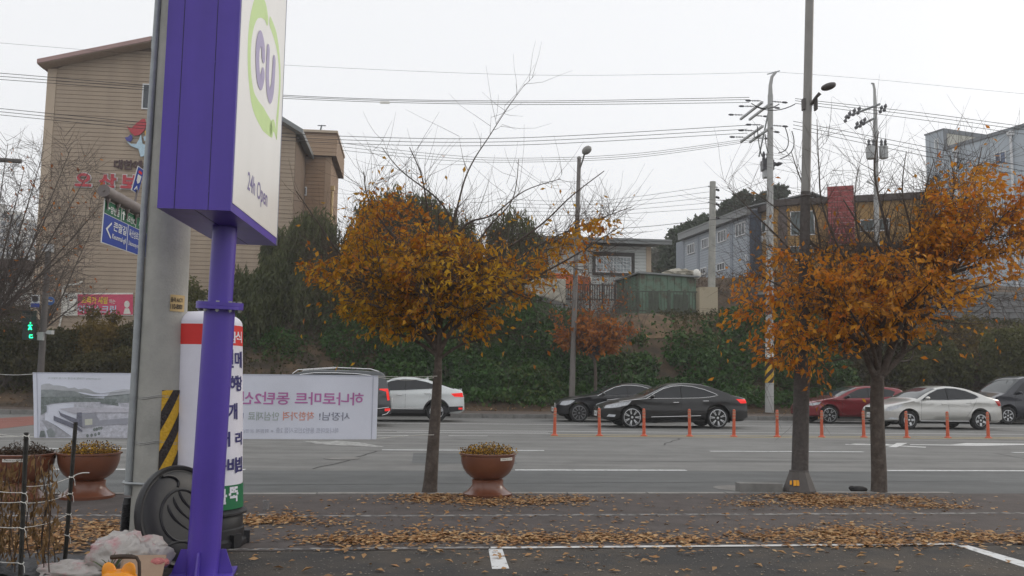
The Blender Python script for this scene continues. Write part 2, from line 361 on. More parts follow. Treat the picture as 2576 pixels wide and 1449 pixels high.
L=.032+.052*rng.uniform(0,1,n)**1.3
o=bpy.data.objects.new('leaf_litter',quads_mesh('leaf_litter',gen_leaves(pt,A,B,L,L*rng.uniform(.42,.6,n),.14),M['leaf_dry'])); link(o); o['kind']='stuff'
ff=[]
for i in range(2600):
    s,t=rng.uniform(-25,45),36.9+abs(rng.normal())*.9; ff.append(RD(s,t,bank(s,t)+.02 if t>36.95 else .2))
ff=np.array([tuple(p) for p in ff]); A=rng.normal(size=ff.shape); A[:,2]*=.25; A=unit(A); B=unit(np.cross(np.tile([0,0,1.],(len(ff),1)),A)); L=rng.uniform(.08,.14,len(ff))
o=bpy.data.objects.new('leaf_litter',quads_mesh('leaf_litter',gen_leaves(ff,A,B,L,L*.5),M['leaf_dry'])); link(o); o['kind']='stuff'
gr=np.array([tuple(G(rng.uniform(560,2576),rng.uniform(1385,1449),.096)) for _ in range(900)]); n=len(gr); gr[:,2]+=.004
A=rng.normal(size=(n,3)); A[:,2]=0; A=unit(A); L=rng.uniform(.006,.026,n); o=bpy.data.objects.new('grit',quads_mesh('grit',gen_leaves(gr,A,np.cross(np.tile([0,0,1.],(n,1)),A),L,L*.7,.1),mat('pale grit',(.22,.20,.17),.9,var=.5,scale=40))); link(o); o['kind']='stuff'
# single leaves on the car park
sh=None
for i in range(46):
    x,y=(rng.uniform(600,2560),rng.uniform(1388,1446)); p=G(x,y,.096)
    if sh is None: sh=quads_mesh('fallen_leaf',gen_leaves(np.zeros((1,3)),np.array([[1.,0,.1]]),np.array([[0,1.,.15]]),np.array([.085]),np.array([.045]),.3),M['leaf_dry'])
    o=bpy.data.objects.new('fallen_leaf',sh); link(o); o.location=(p.x,p.y,.104); o.rotation_euler=(rng.uniform(-.2,.2),rng.uniform(-.25,.1),rng.uniform(0,6.28)); k=rng.uniform(.6,1.15); o.scale=(k,k,k)
    tag(o,'single dry yellow brown leaf lying on the dark asphalt of the car park','fallen leaf','fallen leaves on the car park asphalt')
# ------------------------------------------------------------------ NEAR OBJECTS
M['purple']=mat('purple painted steel',(.090,.052,.36),.36,var=.14,scale=5,spec=.5,stretch=(9,9,.8))
M['purple_d']=mat('purple sheet metal',(.088,.050,.36),.42,var=.16,scale=3,spec=.4,stretch=(7,7,.5))
M['signface']=mat('white acrylic sign face',(.84,.82,.78),.28,var=.05,scale=.8,stretch=(3,3,.3),spec=.5)
M['cu_purple']=mat('pale purple print',(.36,.30,.50),.35,var=.03)
M['cu_text']=mat('purple print',(.20,.16,.36),.35,var=.03)
M['cu_green']=mat('light green print',(.56,.76,.26),.35,var=.05)
M['seam']=mat('dark seam',(.02,.02,.025),.6)
M['galv']=mat('galvanised steel',(.33,.35,.355),.5,metal=.35,var=.15,scale=9)
M['steel']=mat('dull steel',(.35,.35,.34),.45,metal=.6,var=.1)
M['conc']=mat('weathered pole concrete',(.30,.30,.275),.9,scale=2.2,col2=(.42,.41,.375),band=(.35,.65),bump=.25,bscale=60,detail=9)
M['rubber']=mat('black plastic',(.022,.022,.024),.42,var=.2,scale=8,spec=.4)
M['rubber_r']=mat('dull black rubber',(.028,.027,.027),.7,var=.3,scale=12)
M['warn_y']=mat('yellow reflective sheet',(.62,.36,.02),.5,var=.12,scale=30,bump=.5,bscale=55)
M['warn_k']=mat('black reflective sheet',(.03,.022,.02),.55,var=.3,scale=40,bump=.7,bscale=55)
M['brass']=mat('ochre plate',(.50,.36,.17),.45,metal=.2,var=.15)
M['ink']=mat('dark print',(.03,.028,.03),.6)
M['airwhite']=mat('white inflated fabric',(.74,.73,.80),.65,var=.04,scale=5,bump=.1,bscale=12)
M['airred']=mat('red print on fabric',(.66,.035,.03),.6,var=.05)
M['airgreen']=mat('green print on fabric',(.015,.16,.062),.6,var=.06)
M['airnavy']=mat('navy print on fabric',(.035,.03,.15),.6)
M['bronze']=mat('copper brown glazed planter',(.20,.072,.036),.33,scale=3,col2=(.125,.045,.026),band=(.3,.8),spec=.55,coat=.25)
M['potsoil']=mat('pot soil',(.035,.022,.014),.95,bump=.6,bscale=40)
M['marigold']=leafmat('marigold plants',[(.09,.045,.02),(.16,.075,.02),(.09,.075,.025),(.62,.34,.02),(.20,.09,.02),(.70,.42,.04)],.2)
M['withered']=leafmat('withered leaves',[(.10,.055,.022),(.20,.115,.045),(.26,.165,.075),(.15,.08,.03)],.25)
M['label']=mat('white sticker',(.72,.70,.64),.6)
M['banner']=mat('white banner fabric',(.74,.77,.86),.75,var=.03,scale=3,bump=.12,bscale=9)
M['bn_mag']=mat('magenta print showing through',(.52,.19,.43),.7)
M['bn_blk']=mat('dark print showing through',(.24,.25,.32),.7); M['bn_org']=mat('orange print showing through',(.72,.33,.26),.7)
M['bn_grn']=mat('green print showing through',(.44,.50,.48),.7); M['bn_gry']=mat('grey print showing through',(.50,.52,.60),.7); M['bn_nav']=mat('navy print showing through',(.22,.25,.42),.7)
M['pm1']=mat('print mountain pale',(.50,.52,.55),.7,var=.08,scale=14); M['pm2']=mat('print mountain mid',(.30,.33,.335),.7,var=.2,scale=22); M['pm3']=mat('print forest',(.21,.24,.235),.7,var=.35,scale=30)
M['pb1']=mat('print roof',(.56,.56,.62),.7,var=.12,scale=22); M['pb2']=mat('print wall',(.36,.37,.42),.7,var=.08,scale=30); M['pb3']=mat('print wall dark',(.20,.21,.26),.7,var=.25,scale=40); M['pb4']=mat('print screen',(.62,.64,.55),.7); M['pb0']=mat('print ground',(.55,.56,.62),.7,var=.25,scale=26); M['pb5']=mat('print road',(.42,.43,.47),.7,var=.25,scale=30)
M['rope']=mat('white nylon rope',(.66,.65,.60),.7)
M['plasticwrap']=mat('translucent plastic over rubbish',(.40,.37,.345),.25,scale=6,col2=(.42,.20,.21),band=(.50,.66),bump=.55,bscale=16,spec=.6,detail=8)
M['film']=mat('black mulch film',(.022,.024,.028),.4,var=.3,bump=.8,bscale=14)
M['orange']=mat('orange plastic',(.78,.29,.015),.35,var=.04)
M['rust']=mat('rusty pipe',(.05,.032,.022),.7,var=.4,scale=30)
M['greenpaint']=mat('dark stake steel',(.045,.043,.038),.6,var=.4,scale=25)
# --- the tall purple sign: box, faces, print, pole
ZB=at(580,530,5.5).z; ZT=ZB+3.3
C0=G(580,530,ZB); CR=G(697,618,ZB); CL=G(395,523,ZB)
ex=(CR-C0); Lw=ex.length; ex.normalize(); ey=(CL-C0); Pw=ey.length; ey.normalize()
nW=Vector((-ex.y,ex.x,0)); nW=nW if nW.dot(CO-C0)>0 else -nW
nP=Vector((-ey.y,ey.x,0)); nP=nP if nP.dot(CO-C0)>0 else -nP
ctr=(CR+CL)/2; base=G(509,1449,.1)
sg=T('pillar_sign','tall purple pillar sign with a white panel and green bubble emblem on a purple pole','sign',(base.x,base.y,.1))
b=MB(); b.prism([C0,CR,CR+CL-C0,CL],(0,0,ZT-ZB)); P('sign_box',b,M['purple_d'],sg)
b=MB()                                                     # sheet joints on the narrow side and underneath
for f in (.31,.77):
    p=C0+ey*(Pw*f)+nP*.001; b.obox(p+Vector((0,0,(ZT-ZB)/2)),ey*.0012,nP*.0018,Vector((0,0,(ZT-ZB)/2)))
    for k in range(14): pass
b.obox((C0+CR)/2+ey*(Pw*.5)+Vector((0,0,-.0005)),ex*(Lw/2-.01),ey*.0015,Vector((0,0,.0015)))
P('panel_joint',b,M['seam'],sg)
b=MB()
for f in (.31,.77):
    for k in range(7): b.lathe([(.005,0),(.004,.003)],8,C0+ey*(Pw*f)+nP*.001+Vector((0,0,.12+.42*k)),nP)
P('rivet',b,M['purple_d'],sg)
b=MB(); z0=ZB+.055
fa=C0+ex*.028+Vector((0,0,z0-ZB))+nW*.004; fb=CR-ex*.045+Vector((0,0,z0-ZB))+nW*.004
b.prism([fa,fb,fb+Vector((0,0,ZT-z0)),fa+Vector((0,0,ZT-z0))],-nW*.012); wf=P('face_panel',b,M['signface'],sg)
b=MB(); e1=CR-ex*.042; b.prism([e1+nW*.001,e1+ex*.012+nW*.001,e1+ex*.012+Vector((0,0,ZT-ZB))+nW*.001,e1+Vector((0,0,ZT-ZB))+nW*.001],nW*.004); P('edge_trim',b,M['galv'],sg)
b=MB(); 
for q in range(6): pass
def onface(px,py,d=.0065): 
    p=hit(px,py,C0+nW*d,nW); return (p-C0).dot(ex),p.z
def ribbon(mb,pts,ws,mi=0,d=.0065):
    uv=[Vector((*onface(x,y),0)) for x,y in pts]; L_=[]; R_=[]
    fine=[];fw=[]
    for i in range(len(uv)-1):                              # Catmull-Rom
        p0,p1,p2,p3=uv[max(i-1,0)],uv[i],uv[i+1],uv[min(i+2,len(uv)-1)]
        for k in range(6):
            t=k/6; fine.append(.5*((2*p1)+(p2-p0)*t+(2*p0-5*p1+4*p2-p3)*t*t+(3*p1-p0-3*p2+p3)*t**3)); fw.append(ws[i]+(ws[i+1]-ws[i])*t)
    fine.append(uv[-1]); fw.append(ws[-1])
    for i,p in enumerate(fine):
        t=(fine[min(i+1,len(fine)-1)]-fine[max(i-1,0)]).normalized(); nn=Vector((-t.y,t.x,0))*fw[i]/2
        for S_,q in ((L_,p+nn),(R_,p-nn)): S_.append(C0+ex*q.x+nW*d+Vector((0,0,q.y-C0.z)))
    mb.grid([L_,R_],mi)
    for q,w_ in ((fine[0],fw[0]),(fine[-1],fw[-1])):        # rounded ends, a hair in front
        mb.poly([C0+ex*(q.x+math.cos(a)*w_/2)+nW*(d+.0006)+Vector((0,0,q.y+math.sin(a)*w_/2-C0.z)) for a in np.linspace(0,2*math.pi,14,endpoint=False)],mi)
def Q(l): return [(597.6+.434*x,.434*y) for x,y in l]
b=MB(); ribbon(b,Q([(150,325),(147,262),(134,222),(120,262),(116,345),(121,440),(134,478),(143,458),(148,430)]),[.105,.11,.11,.11,.11,.11,.11,.105,.10])
ribbon(b,Q([(179,292),(174,430),(178,520),(190,558),(203,510),(209,430),(213,355)]),[.095,.10,.105,.11,.105,.10,.095]); P('emblem_letter',b,M['cu_purple'],sg)
b=MB(); ribbon(b,Q([(172,112),(158,60),(125,35),(98,80),(76,190),(69,350),(78,490),(100,600),(150,690),(198,752)]),[.09,.14,.16,.13,.10,.085,.09,.13,.17,.12],0,.0045)
ribbon(b,Q([(193,130),(222,215),(240,320),(247,450),(241,580),(232,690),(228,790)]),[.085,.10,.07,.055,.055,.075,.03],0,.0045)
ribbon(b,Q([(195,745),(212,730),(228,800)]),[.10,.09,.03],0,.0045); P('emblem_bubble',b,M['cu_green'],sg)
b=MB(); p0=onface(597.6+.434*57,.434*1112); p1=onface(597.6+.434*172,.434*1206)
b.text('c24',C0+ex*p0[0]+nW*.0055+Vector((0,0,p0[1]-C0.z-.02)),ex,Vector((0,0,1)),w_=p1[0]-p0[0],h_=.165); P('lettering',b,M['cu_text'],sg)
# pole
top=G(566,572,ZB); top=Vector((top.x,top.y,ZB+.002)); ax=(top-base).normalized()
fl=base+(top-base)*((1.95-.1)/(ZB-.1))
b=MB(); b.tube([base+ax*.02,fl-ax*.02],[.110,.104],28); P('pole',b,M['purple'],sg,True)
b=MB(); b.tube([fl+ax*.02,top],.083,28); P('pole',b,M['purple'],sg,True)
b=MB(); b.lathe([(.158,-.022),(.158,-.001),(.156,.001),(.156,.003),(.158,.004),(.158,.026)],36,fl,ax); fg=P('flange',b,M['purple'],sg,True)
px,py_=perp(ax)
for k in range(10):
    a=2*math.pi*k/10+.2; c=fl+(px*math.cos(a)+py_*math.sin(a))*.137
    b=MB(); b.lathe([(.012,.026),(.012,.036)],6,c,ax); b.lathe([(.006,-.042),(.006,-.036),(.013,-.036),(.013,-.022)],6,c,ax); P('bolt',b,M['steel'],fg)
b=MB(); b.box((base.x,base.y,.11),(.42,.42,.02),.2); P('base_plate',b,M['purple'],sg)
for k in range(4):
    a=math.pi/2*k+.1; d=Vector((math.cos(a),math.sin(a),0)); t_=Vector((-d.y,d.x,0))*.006; o=base+Vector((0,0,.02))
    b=MB(); b.prism([o+d*.105-t_,o+d*.20-t_,o+d*.20+Vector((0,0,.02))-t_,o+d*.15+Vector((0,0,.16))-t_,o+d*.105+Vector((0,0,.16))-t_],t_*2); P('gusset',b,M['purple'],sg)
# --- concrete utility pole
pb=G(385,1381,.1); pt_=at(454,0,pb.y); ax=(pt_-pb).normalized(); r_at=lambda h:.183-.006*h
up=T('utility_pole','thick weathered concrete utility pole with a warning sheet, beside the purple sign','utility pole',tuple(pb))
b=MB(); hs_=[0,1,2,3,4,5,6,7.5]; b.tube([pb+ax*h for h in hs_],[r_at(h) for h in hs_],32); P('shaft',b,M['conc'],up,True)
def oncyl(c,axv,r,ang,h):                                   # ang: 0 = +X side, -90 deg = towards the viewer
    return c+axv*h+Vector((math.cos(ang),math.sin(ang),0))*r
def cylpatch(mb,c,axv,rf,a0,a1,h0,h1,mi=0,n=8,m=2,off=.003):
    mb.grid([[oncyl(c,axv,rf(h0+(h1-h0)*j/m)+off,a0+(a1-a0)*i/n,h0+(h1-h0)*j/m) for i in range(n+1)] for j in range(m+1)],mi)
def hz(y,Y,x=440): return at(x,y,Y).z
dg=math.radians
b=MB(); h0,h1=hz(1190,pb.y)-.1,hz(981,pb.y)-.1; a0,a1=dg(-66),dg(25)
cylpatch(b,pb,ax,r_at,a0,a1,h0,h1,0,10,4,.005)
k=0; z=h0-.9
while z<h1+.2:                                              # slanting black stripes
    pts=[]; n=10; lo=[];hi=[]
    for i in range(n+1):
        a=a0+(a1-a0)*i/n; s_=(a-a0)*.19*1.9
        lo.append((a,min(h1,max(h0,z+s_)))); hi.append((a,min(h1,max(h0,z+.15+s_))))
    b.grid([[oncyl(pb,ax,r_at(h)+.0075,a,h) for a,h in lo],[oncyl(pb,ax,r_at(h)+.0075,a,h) for a,h in hi]],1); z+=.31
P('warning_sheet',b,[M['warn_y'],M['warn_k']],up)
b=MB(); h0,h1=hz(786,pb.y)-.1,hz(745,pb.y)-.1; cylpatch(b,pb,ax,r_at,dg(-57),dg(-14),h0,h1,0,6,1,.006); pl=P('number_plate',b,M['brass'],up)
b=MB(); rr=r_at(h0)+.009
for key,ha,hb in (('phone',.14,.44),('siding',.55,.85)):
    b.text(key,(0,0,0),None,None,w_=.105,h_=(h1-h0)*(hb-ha),curve=lambda x,y,ha=ha:oncyl(pb,ax,rr,dg(-56)+x/rr,h0+(h1-h0)*ha+y))
P('plate_print',b,M['ink'],pl)
for y in (1000,1112):
    h=hz(y,pb.y,400)-.1; b=MB(); c=pb+ax*h; q=[oncyl(c,ax,r_at(h)+.004,2*math.pi*i/28,.010*math.sin(i*.9)) for i in range(29)]; b.tube(q,.003,5,False); b.tube([p+ax*.012 for p in q],.0025,5,False); P('wire_tie',b,M['steel'],up)
h=hz(1211,pb.y,350)-.1; b=MB(); c=pb+ax*h; b.tube([oncyl(c,ax,r_at(h)+.006,2*math.pi*i/28,0)-Vector((.06,0.0,0))*(1 if math.cos(2*math.pi*i/28)<-.5 else 0) for i in range(29)],.012,6,False); P('clamp_band',b,M['galv'],up)
# steel conduit beside the pole
cb=at(322,1245,pb.y-.1); ct=at(398,0,pb.y-.1); mid=at(358,600,pb.y-.1)
cz=T('cable_conduit','thin grey steel conduit with a black corrugated sleeve running up the concrete utility pole','conduit',tuple(at(314,1340,pb.y-.05)))
b=MB(); b.tube([cb,mid,ct,ct+(ct-mid)*.15],[.030,.028,.026,.026],14); P('steel_tube',b,M['galv'],cz,True)
b=MB(); b.tube([at(343,1250,pb.y),at(352,1100,pb.y),at(360,800,pb.y),at(374,560,pb.y)],.009,8); P('black_cable',b,M['rubber'],cz,True)
b=MB(); c0,c1=at(313,1340,pb.y-.05),at(321,1252,pb.y-.05); prof=[]
for i in range(44): h=i/43*(c1-c0).length; prof.append(((.040 if (i%2) else .033) if i<36 else .034-.001*(i-36),h))
b.lathe(prof,16,c0,c1-c0); P('corrugated_sleeve',b,M['rubber'],cz,True)
for y in (780,470,115):
    b=MB(); p=at(361+(600-y)*.064,y,pb.y-.05); b.lathe([(.036,-.03),(.036,.03)],14,p,ct-cb); P('coupling',b,M['galv'],cz,True)
# --- inflatable advertising column
Yi=7.42; ic=at(512,1385,Yi); ic=Vector((ic.x,Yi,.1)); Ri=.30
iz=lambda y: hz(y,Yi-Ri*.6,560)
def shear(mb):
    mb.v=[(x-.048*max(0,z-.3),y,z) for x,y,z in mb.v]; return mb
inf=T('air_column','white inflated advertising column with red and green bands behind the purple pole','inflatable sign',tuple(ic))
zt=iz(779); zr1=iz(817); zr0=iz(868); zg1=iz(1222); zg0=iz(1283)
b=MB(); b.lathe([(Ri-.004,zg1),(Ri,(zg1+zr0)/2),(Ri,zr0)],40,(ic.x,ic.y,0),cap=False)
z_d=zt-zr1; b.lathe([(Ri*math.sqrt(max(0,1-(k/8)**2.6)) if k<8 else .01,zr1+z_d*k/8) for k in range(9)],40,(ic.x,ic.y,0)); P('tube',shear(b),M['airwhite'],inf,True)
b=MB(); b.lathe([(Ri+.001,zr0),(Ri+.0015,zr1)],40,(ic.x,ic.y,0),cap=False); P('red_band',shear(b),M['airred'],inf,True)
b=MB(); b.lathe([(Ri+.001,zg0),(Ri+.001,zg1)],40,(ic.x,ic.y,0),cap=False); P('green_band',shear(b),M['airgreen'],inf,True)
def itext(name,items,m):
    b=MB()
    for key,xc,y0,y1,wd in items:
        za,zb=iz(y1),iz(y0); th=math.asin(max(-1,min(.985,(xc+6-512)/91)))
        b.text(key,(0,0,0),None,None,w_=wd,h_=zb-za,curve=lambda x,y:Vector((ic.x+math.sin(th+(x-wd/2)/Ri)*(Ri+.004),ic.y-math.cos(th+(x-wd/2)/Ri)*(Ri+.004),za+y)))
    return P(name,shear(b),m,inf)
itext('menu_lettering',[('mil',580,878,925,.12),('me',600,882,925,.12),('hae',590,944,986,.11),('jang',602,946,984,.12),('gae',588,1014,1056,.11),('meo',573,1086,1124,.115),('ri',597,1088,1122,.11),('sol',565,1154,1192,.115),('bi',587,1152,1192,.105),('bbq',600,1152,1190,.12)],M['airnavy'])
itext('name_lettering',[('im',585,833,862,.10),('sik',600,831,860,.11),('bul',566,1229,1268,.115),('ttuk',589,1226,1264,.11)],M['airwhite'])
b=MB(); zf=zg0
b.lathe([(.30,.10),(.335,.11),(.335,.15),(.315,.17),(.31,.24),(.30,.25),(.30,.33),(.285,.35),(.28,.42),(.265,.44),(.26,zf-.06),(.31,zf-.05),(.33,zf-.045),(.33,zf-.03),(.285,zf+.005)],40,(ic.x,ic.y,0)); bs=P('blower_base',shear(b),M['rubber'],inf,True)
for k in range(8):
    a=2*math.pi*k/8+.35; b=MB(); b.obox(Vector((ic.x+math.cos(a)*.325,ic.y+math.sin(a)*.325,.155)),Vector((math.cos(a),math.sin(a),0))*.03,Vector((-math.sin(a),math.cos(a),0))*.045,Vector((0,0,.05))); P('rib',b,M['rubber'],bs)
# --- round black base plate leaning against the pole
dc=at(456,1297,6.58); nd=Vector((.85,-.49,.24)).normalized(); R=.355
dk=T('base_disc','round black plastic base plate leaning against the concrete pole','base plate',(dc.x,dc.y,.1))
b=MB(); b.lathe([(.30,-.06),(R,-.055),(R+.012,-.035),(R+.012,-.005),(R,.012),(.355,.016),(.338,.010),(.332,-.004),(.322,-.004),(.312,.004),(.20,.012),(.17,.013)],56,dc,nd,cap=True); P('plate',b,M['rubber'],dk,True)
# in-plane axes with ey roughly up
eyd=(Vector((0,0,1))-nd*nd.z).normalized(); exd=eyd.cross(nd).normalized()
def dd(x,y,h=.012): return dc+exd*x+eyd*y+nd*h
b=MB()
b.tube([dd(.185*math.cos(a),.185*math.sin(a)) for a in np.linspace(.2,2*math.pi+.2,40)],.011,6,False)
b.tube([dd(-.10+.10*math.cos(a),.235+.06*math.sin(a)) for a in np.linspace(1.9,-.5,12)],.010,6)
b.tube([dd(-.05+.16*math.cos(a)-.02,-.27+.09*math.sin(a)) for a in np.linspace(3.4,.6,14)],.010,6)
for k in range(3):
    o=k*.055; b.tube([dd(-.11+o+.02*math.sin(t*3),.10-.06*k*.3-.24*t+.11*t*t) if False else dd(-.115+o+.16*t*t,.09+o*.9-.20*t) for t in np.linspace(0,1,10)],[.004,.010,.012,.012,.012,.011,.010,.009,.008,.004],6)
P('moulded_rib',b,M['rubber'],dk,True)
# --- planters
def planter(c,label,kind,sc=1):
    t=T('planter',label,'planter',tuple(c),0,'copper brown bowl planters on the pavement edge'); z=c.z
    b=MB(); b.lathe([(.29,0),(.292,.03),(.25,.05),(.20,.10),(.185,.13),(.19,.185),(.165,.195),(.155,.20)],40,c); P('pedestal',b,M['bronze'],t,True)
    b=MB(); b.lathe([(.15,.195),(.20,.215),(.255,.26),(.295,.32),(.318,.39),(.325,.45),(.325,.475),(.338,.482),(.338,.498),(.322,.502),(.312,.495),(.310,.46),(.29,.455)],48,c); P('bowl',b,M['bronze'],t,True)
    b=MB(); rr=[[c+Vector((math.cos(a)*r,math.sin(a)*r,.455+(.06 if kind=='flowers' else .02)*(1-r/.3)+.02*N_.noise(Vector((a*2,r*9,c.x))))) for a in np.linspace(0,2*math.pi,20,endpoint=False)] for r in (.305,.2,.1,.01)]; b.grid(rr,0,True); P('soil',b,M['potsoil'],t,True)
    n=2200; a=rng.uniform(0,2*math.pi,n); r=.325*np.sqrt(rng.uniform(0,1,n))
    if kind=='flowers': h=.46+rng.uniform(0,1,n)**1.6*.15*(1.05-.5*(r/.33)**2)*(.62+.5*np.abs(np.sin(a*4+r*17+c.x))); 
    else: h=.46+rng.uniform(.3,1,n)*.17*(1-(r/.34)**2)*(.8+.3*np.sin(a*2))
    pp=np.stack([c.x+np.cos(a)*r,c.y+np.sin(a)*r,c.z+h],1)
    if kind=='flowers': pp[:,:2]=np.array(c.xy)+(pp[:,:2]-np.array(c.xy))*(1+.12*np.sin(a*9)[:,None]*(h>.5)[:,None])
    scatter_leaves('flowers' if kind=='flowers' else 'dead_plants',pp,.026 if kind=='flowers' else .04,M['marigold'] if kind=='flowers' else M['withered_d'],t,droop=-.3 if kind=='flowers' else .3,asp=.6 if kind=='flowers' else .25)
    return t
M['withered_d']=leafmat('dead stems',[(.03,.02,.012),(.07,.042,.024),(.05,.03,.018),(.11,.068,.035)],.1)
def pot_label(t,c,a0,a1,h0=.43,h1=.462):
    b=MB(); cylpatch(b,c,Vector((0,0,1)),lambda h:.325,a0,a1,h0,h1,0,6,1,.004); l=P('name_label',b,M['label'],t)
    b=MB(); b.text('seal',(0,0,0),None,None,w_=(a1-a0)*.325*.85,h_=.02,curve=lambda x,y:oncyl(c,Vector((0,0,1)),.331,a0+.06+x/.33,h0+.006+y)); P('label_print',b,M['ink'],l)
c1=G(1226,1246,.1); t=planter(c1,'copper brown bowl planter of yellow flowers beside the trunk of the middle tree','flowers'); pot_label(t,c1,dg(-62),dg(-28))
c2=G(218,1251,.1); planter(c2,'copper brown bowl planter of yellow flowers behind the right stake at left','flowers')
c3=G(50,1256,.1); t=planter(c3,'leftmost copper brown bowl planter, filled with dead brown plants','dead'); pot_label(t,c3,dg(-97),dg(-55))
# --- banner seen from the back
TB=10.72
def bw(s,z): return .018*math.sin(s*2.3+z*1.1)+.010*math.sin(s*6.1-z*3)
def bp_(p,d=0): s,z=p.dot(RU),p.z; return RD(s,TB-d+bw(s,z),z)
def bq(px,py,d=.004): return bp_(inroad(px,py,TB),d)
bn=T('banner','white cloth banner seen from the back with mirrored purple lettering, tied to the middle tree','banner',tuple(bq(510,1102)))
nx,ny=72,8; b=MB()
cor=[(83,937),(952,945),(947,1105),(87,1101)]
def bil(u,v):
    x=(1-u)*(1-v)*cor[0][0]+u*(1-v)*cor[1][0]+u*v*cor[2][0]+(1-u)*v*cor[3][0]; y=(1-u)*(1-v)*cor[0][1]+u*(1-v)*cor[1][1]+u*v*cor[2][1]+(1-u)*v*cor[3][1]; return x,y-2.0*math.sin(u*math.pi*1)*(-1 if v>.5 else 1)*.4
b.grid([[bq(*bil(i/nx,j/ny),0) for i in range(nx+1)] for j in range(ny+1)]); P('cloth',b,M['banner'],bn,True)
b=MB()
for u in (.985,.012): b.grid([[bq(*bil(u-.0012,j/ny),.004) for j in range(ny+1)],[bq(*bil(u+.0012,j/ny),.004) for j in range(ny+1)]])
b.grid([[bq(*bil(i/nx,.006),.004) for i in range(nx+1)],[bq(*bil(i/nx,.016),.004) for i in range(nx+1)]]); P('hem',b,M['bn_gry'],bn)
def btext(name,key,pxr,y0,y1,m,pxl=None,n_=None):
    pr=inroad(pxr,y1,TB); pu=inroad(pxr,y0,TB); pl=inroad(pxl,y1,TB); w_=(pr-pl).length; s0=pr.dot(RU); hh=pu.z-pr.z; b=MB()
    b.text(key,(0,0,0),None,None,w_=w_,h_=hh,mirror=True,curve=lambda x,y:RD(s0+x,TB-.005+bw(s0+x,pr.z+y),pr.z+y)); return P(name,b,m,bn)
btext('headline','mart',914,988,1020,M['bn_mag'],500); btext('lettering','boss',880,1037,1058,M['bn_blk'],803)
btext('lettering','price',790,1036,1058,M['bn_org'],712); btext('lettering','safe',702,1036,1058,M['bn_grn'],624); btext('lettering','mine',612,1036,1058,M['bn_nav'],540)
btext('small_print','mart2',852,1076,1090,M['bn_gry'],694); btext('small_print','member',688,1079,1091,M['bn_gry'],560)
btext('small_print','photo',254,950,956,M['bn_grn'],122)
def pic(name,pts,m,d): 
    b=MB(); b.poly([bq(62.9+.1709*x,912+.1709*y,d) for x,y in pts]); P(name,b,m,bn)
XR=1700
pic('printed_ground',[(245,540),(XR,560),(XR,1105),(225,1105)],M['pb0'],.005)
pic('printed_hills',[(245,330),(300,312),(370,308),(430,335),(520,338),(600,352),(660,378),(745,365),(800,392),(900,380),(960,395),(1040,440),(1120,455),(1220,440),(1330,410),(1450,392),(1600,395),(XR,400),(XR,560),(245,540)],M['pm1'],.0065)
pic('printed_hills',[(245,400),(420,398),(600,415),(720,415),(860,460),(1000,490),(1150,500),(1300,480),(1500,455),(XR,450),(XR,590),(245,600)],M['pm2'],.008)
pic('printed_forest',[(245,505),(700,500),(1350,540),(1380,640),(1150,600),(720,575),(420,600),(245,640)],M['pm3'],.0095)
pic('printed_trees',[(245,620),(330,640),(330,720),(250,770)],M['pm3'],.0095)
pic('printed_trees',[(245,1000),(300,1000),(320,1090),(225,1095)],M['pm3'],.0085); pic('printed_trees',[(330,1000),(400,960),(470,1040),(450,1095),(360,1095)],M['pm2'],.0085)
pic('printed_road',[(260,850),(330,850),(480,930),(700,1085),(430,1095),(330,960)],M['pb5'],.0075)
pic('printed_roof',[(520,680),(740,655),(1150,650),(1300,630),(XR,690),(XR,735),(1040,735),(850,745),(780,760)],M['pb1'],.0105)
pic('printed_block',[(740,590),(800,582),(1120,580),(1120,665),(790,670),(740,655)],M['pb0'],.0115)
pic('printed_wall',[(510,700),(545,740),(780,830),(780,915),(540,780)],M['pb3'],.0115); pic('printed_wall',[(440,780),(760,910),(860,1000),(850,1020),(440,850)],M['pb3'],.0115)
pic('printed_wall',[(850,760),(1040,735),(1040,935),(860,960)],M['pb2'],.012); pic('printed_wall',[(780,735),(850,730),(860,960),(770,910)],M['pb3'],.0125)
pic('printed_wall',[(1040,745),(1100,850),(XR,800),(XR,890),(1040,935)],M['pb2'],.0115); pic('printed_screen',[(893,833),(1002,826),(1002,913),(897,922)],M['pb4'],.0135)
for i,(x,y) in enumerate([(930,1075),(990,1068),(1045,1060),(1095,1045),(1148,1025),(1030,985),(1065,980),(1098,968),(1130,965),(1345,920)]): pic('printed_trees',[(x+20*math.cos(a),y+26*math.sin(a)) for a in np.linspace(0,6.28,8,endpoint=False)],M['pm3'],.0125)
# ropes of the banner
tr=T('banner_rope','thin white nylon rope tying the white banner to the middle tree trunk','rope',tuple(bq(1098,948)))
b=MB()
def arope(p,q,sag=.02,r=.0035,n=10): b.tube([p+(q-p)*(i/n)-Vector((0,0,sag*math.sin(math.pi*i/n))) for i in range(n+1)],r,5)
arope(bq(950,946),bq(1100,946),.012); arope(bq(946,1104),bq(1092,1094),-.01); arope(bq(950,949),bq(1092,950),.03)
P('line',b,M['rope'],tr)
for pa,pb_,sg_,lb_ in (((-40,936),(85,941),.02,'white nylon rope running left from the upper left corner of the banner'),((-40,1085),(88,1099),.015,'white nylon rope running left from the lower left corner of the banner')):
    b=MB(); arope(bq(*pa),bq(*pb_),sg_); o=P('banner_rope',b,M['rope']); tag(o,lb_,'rope')
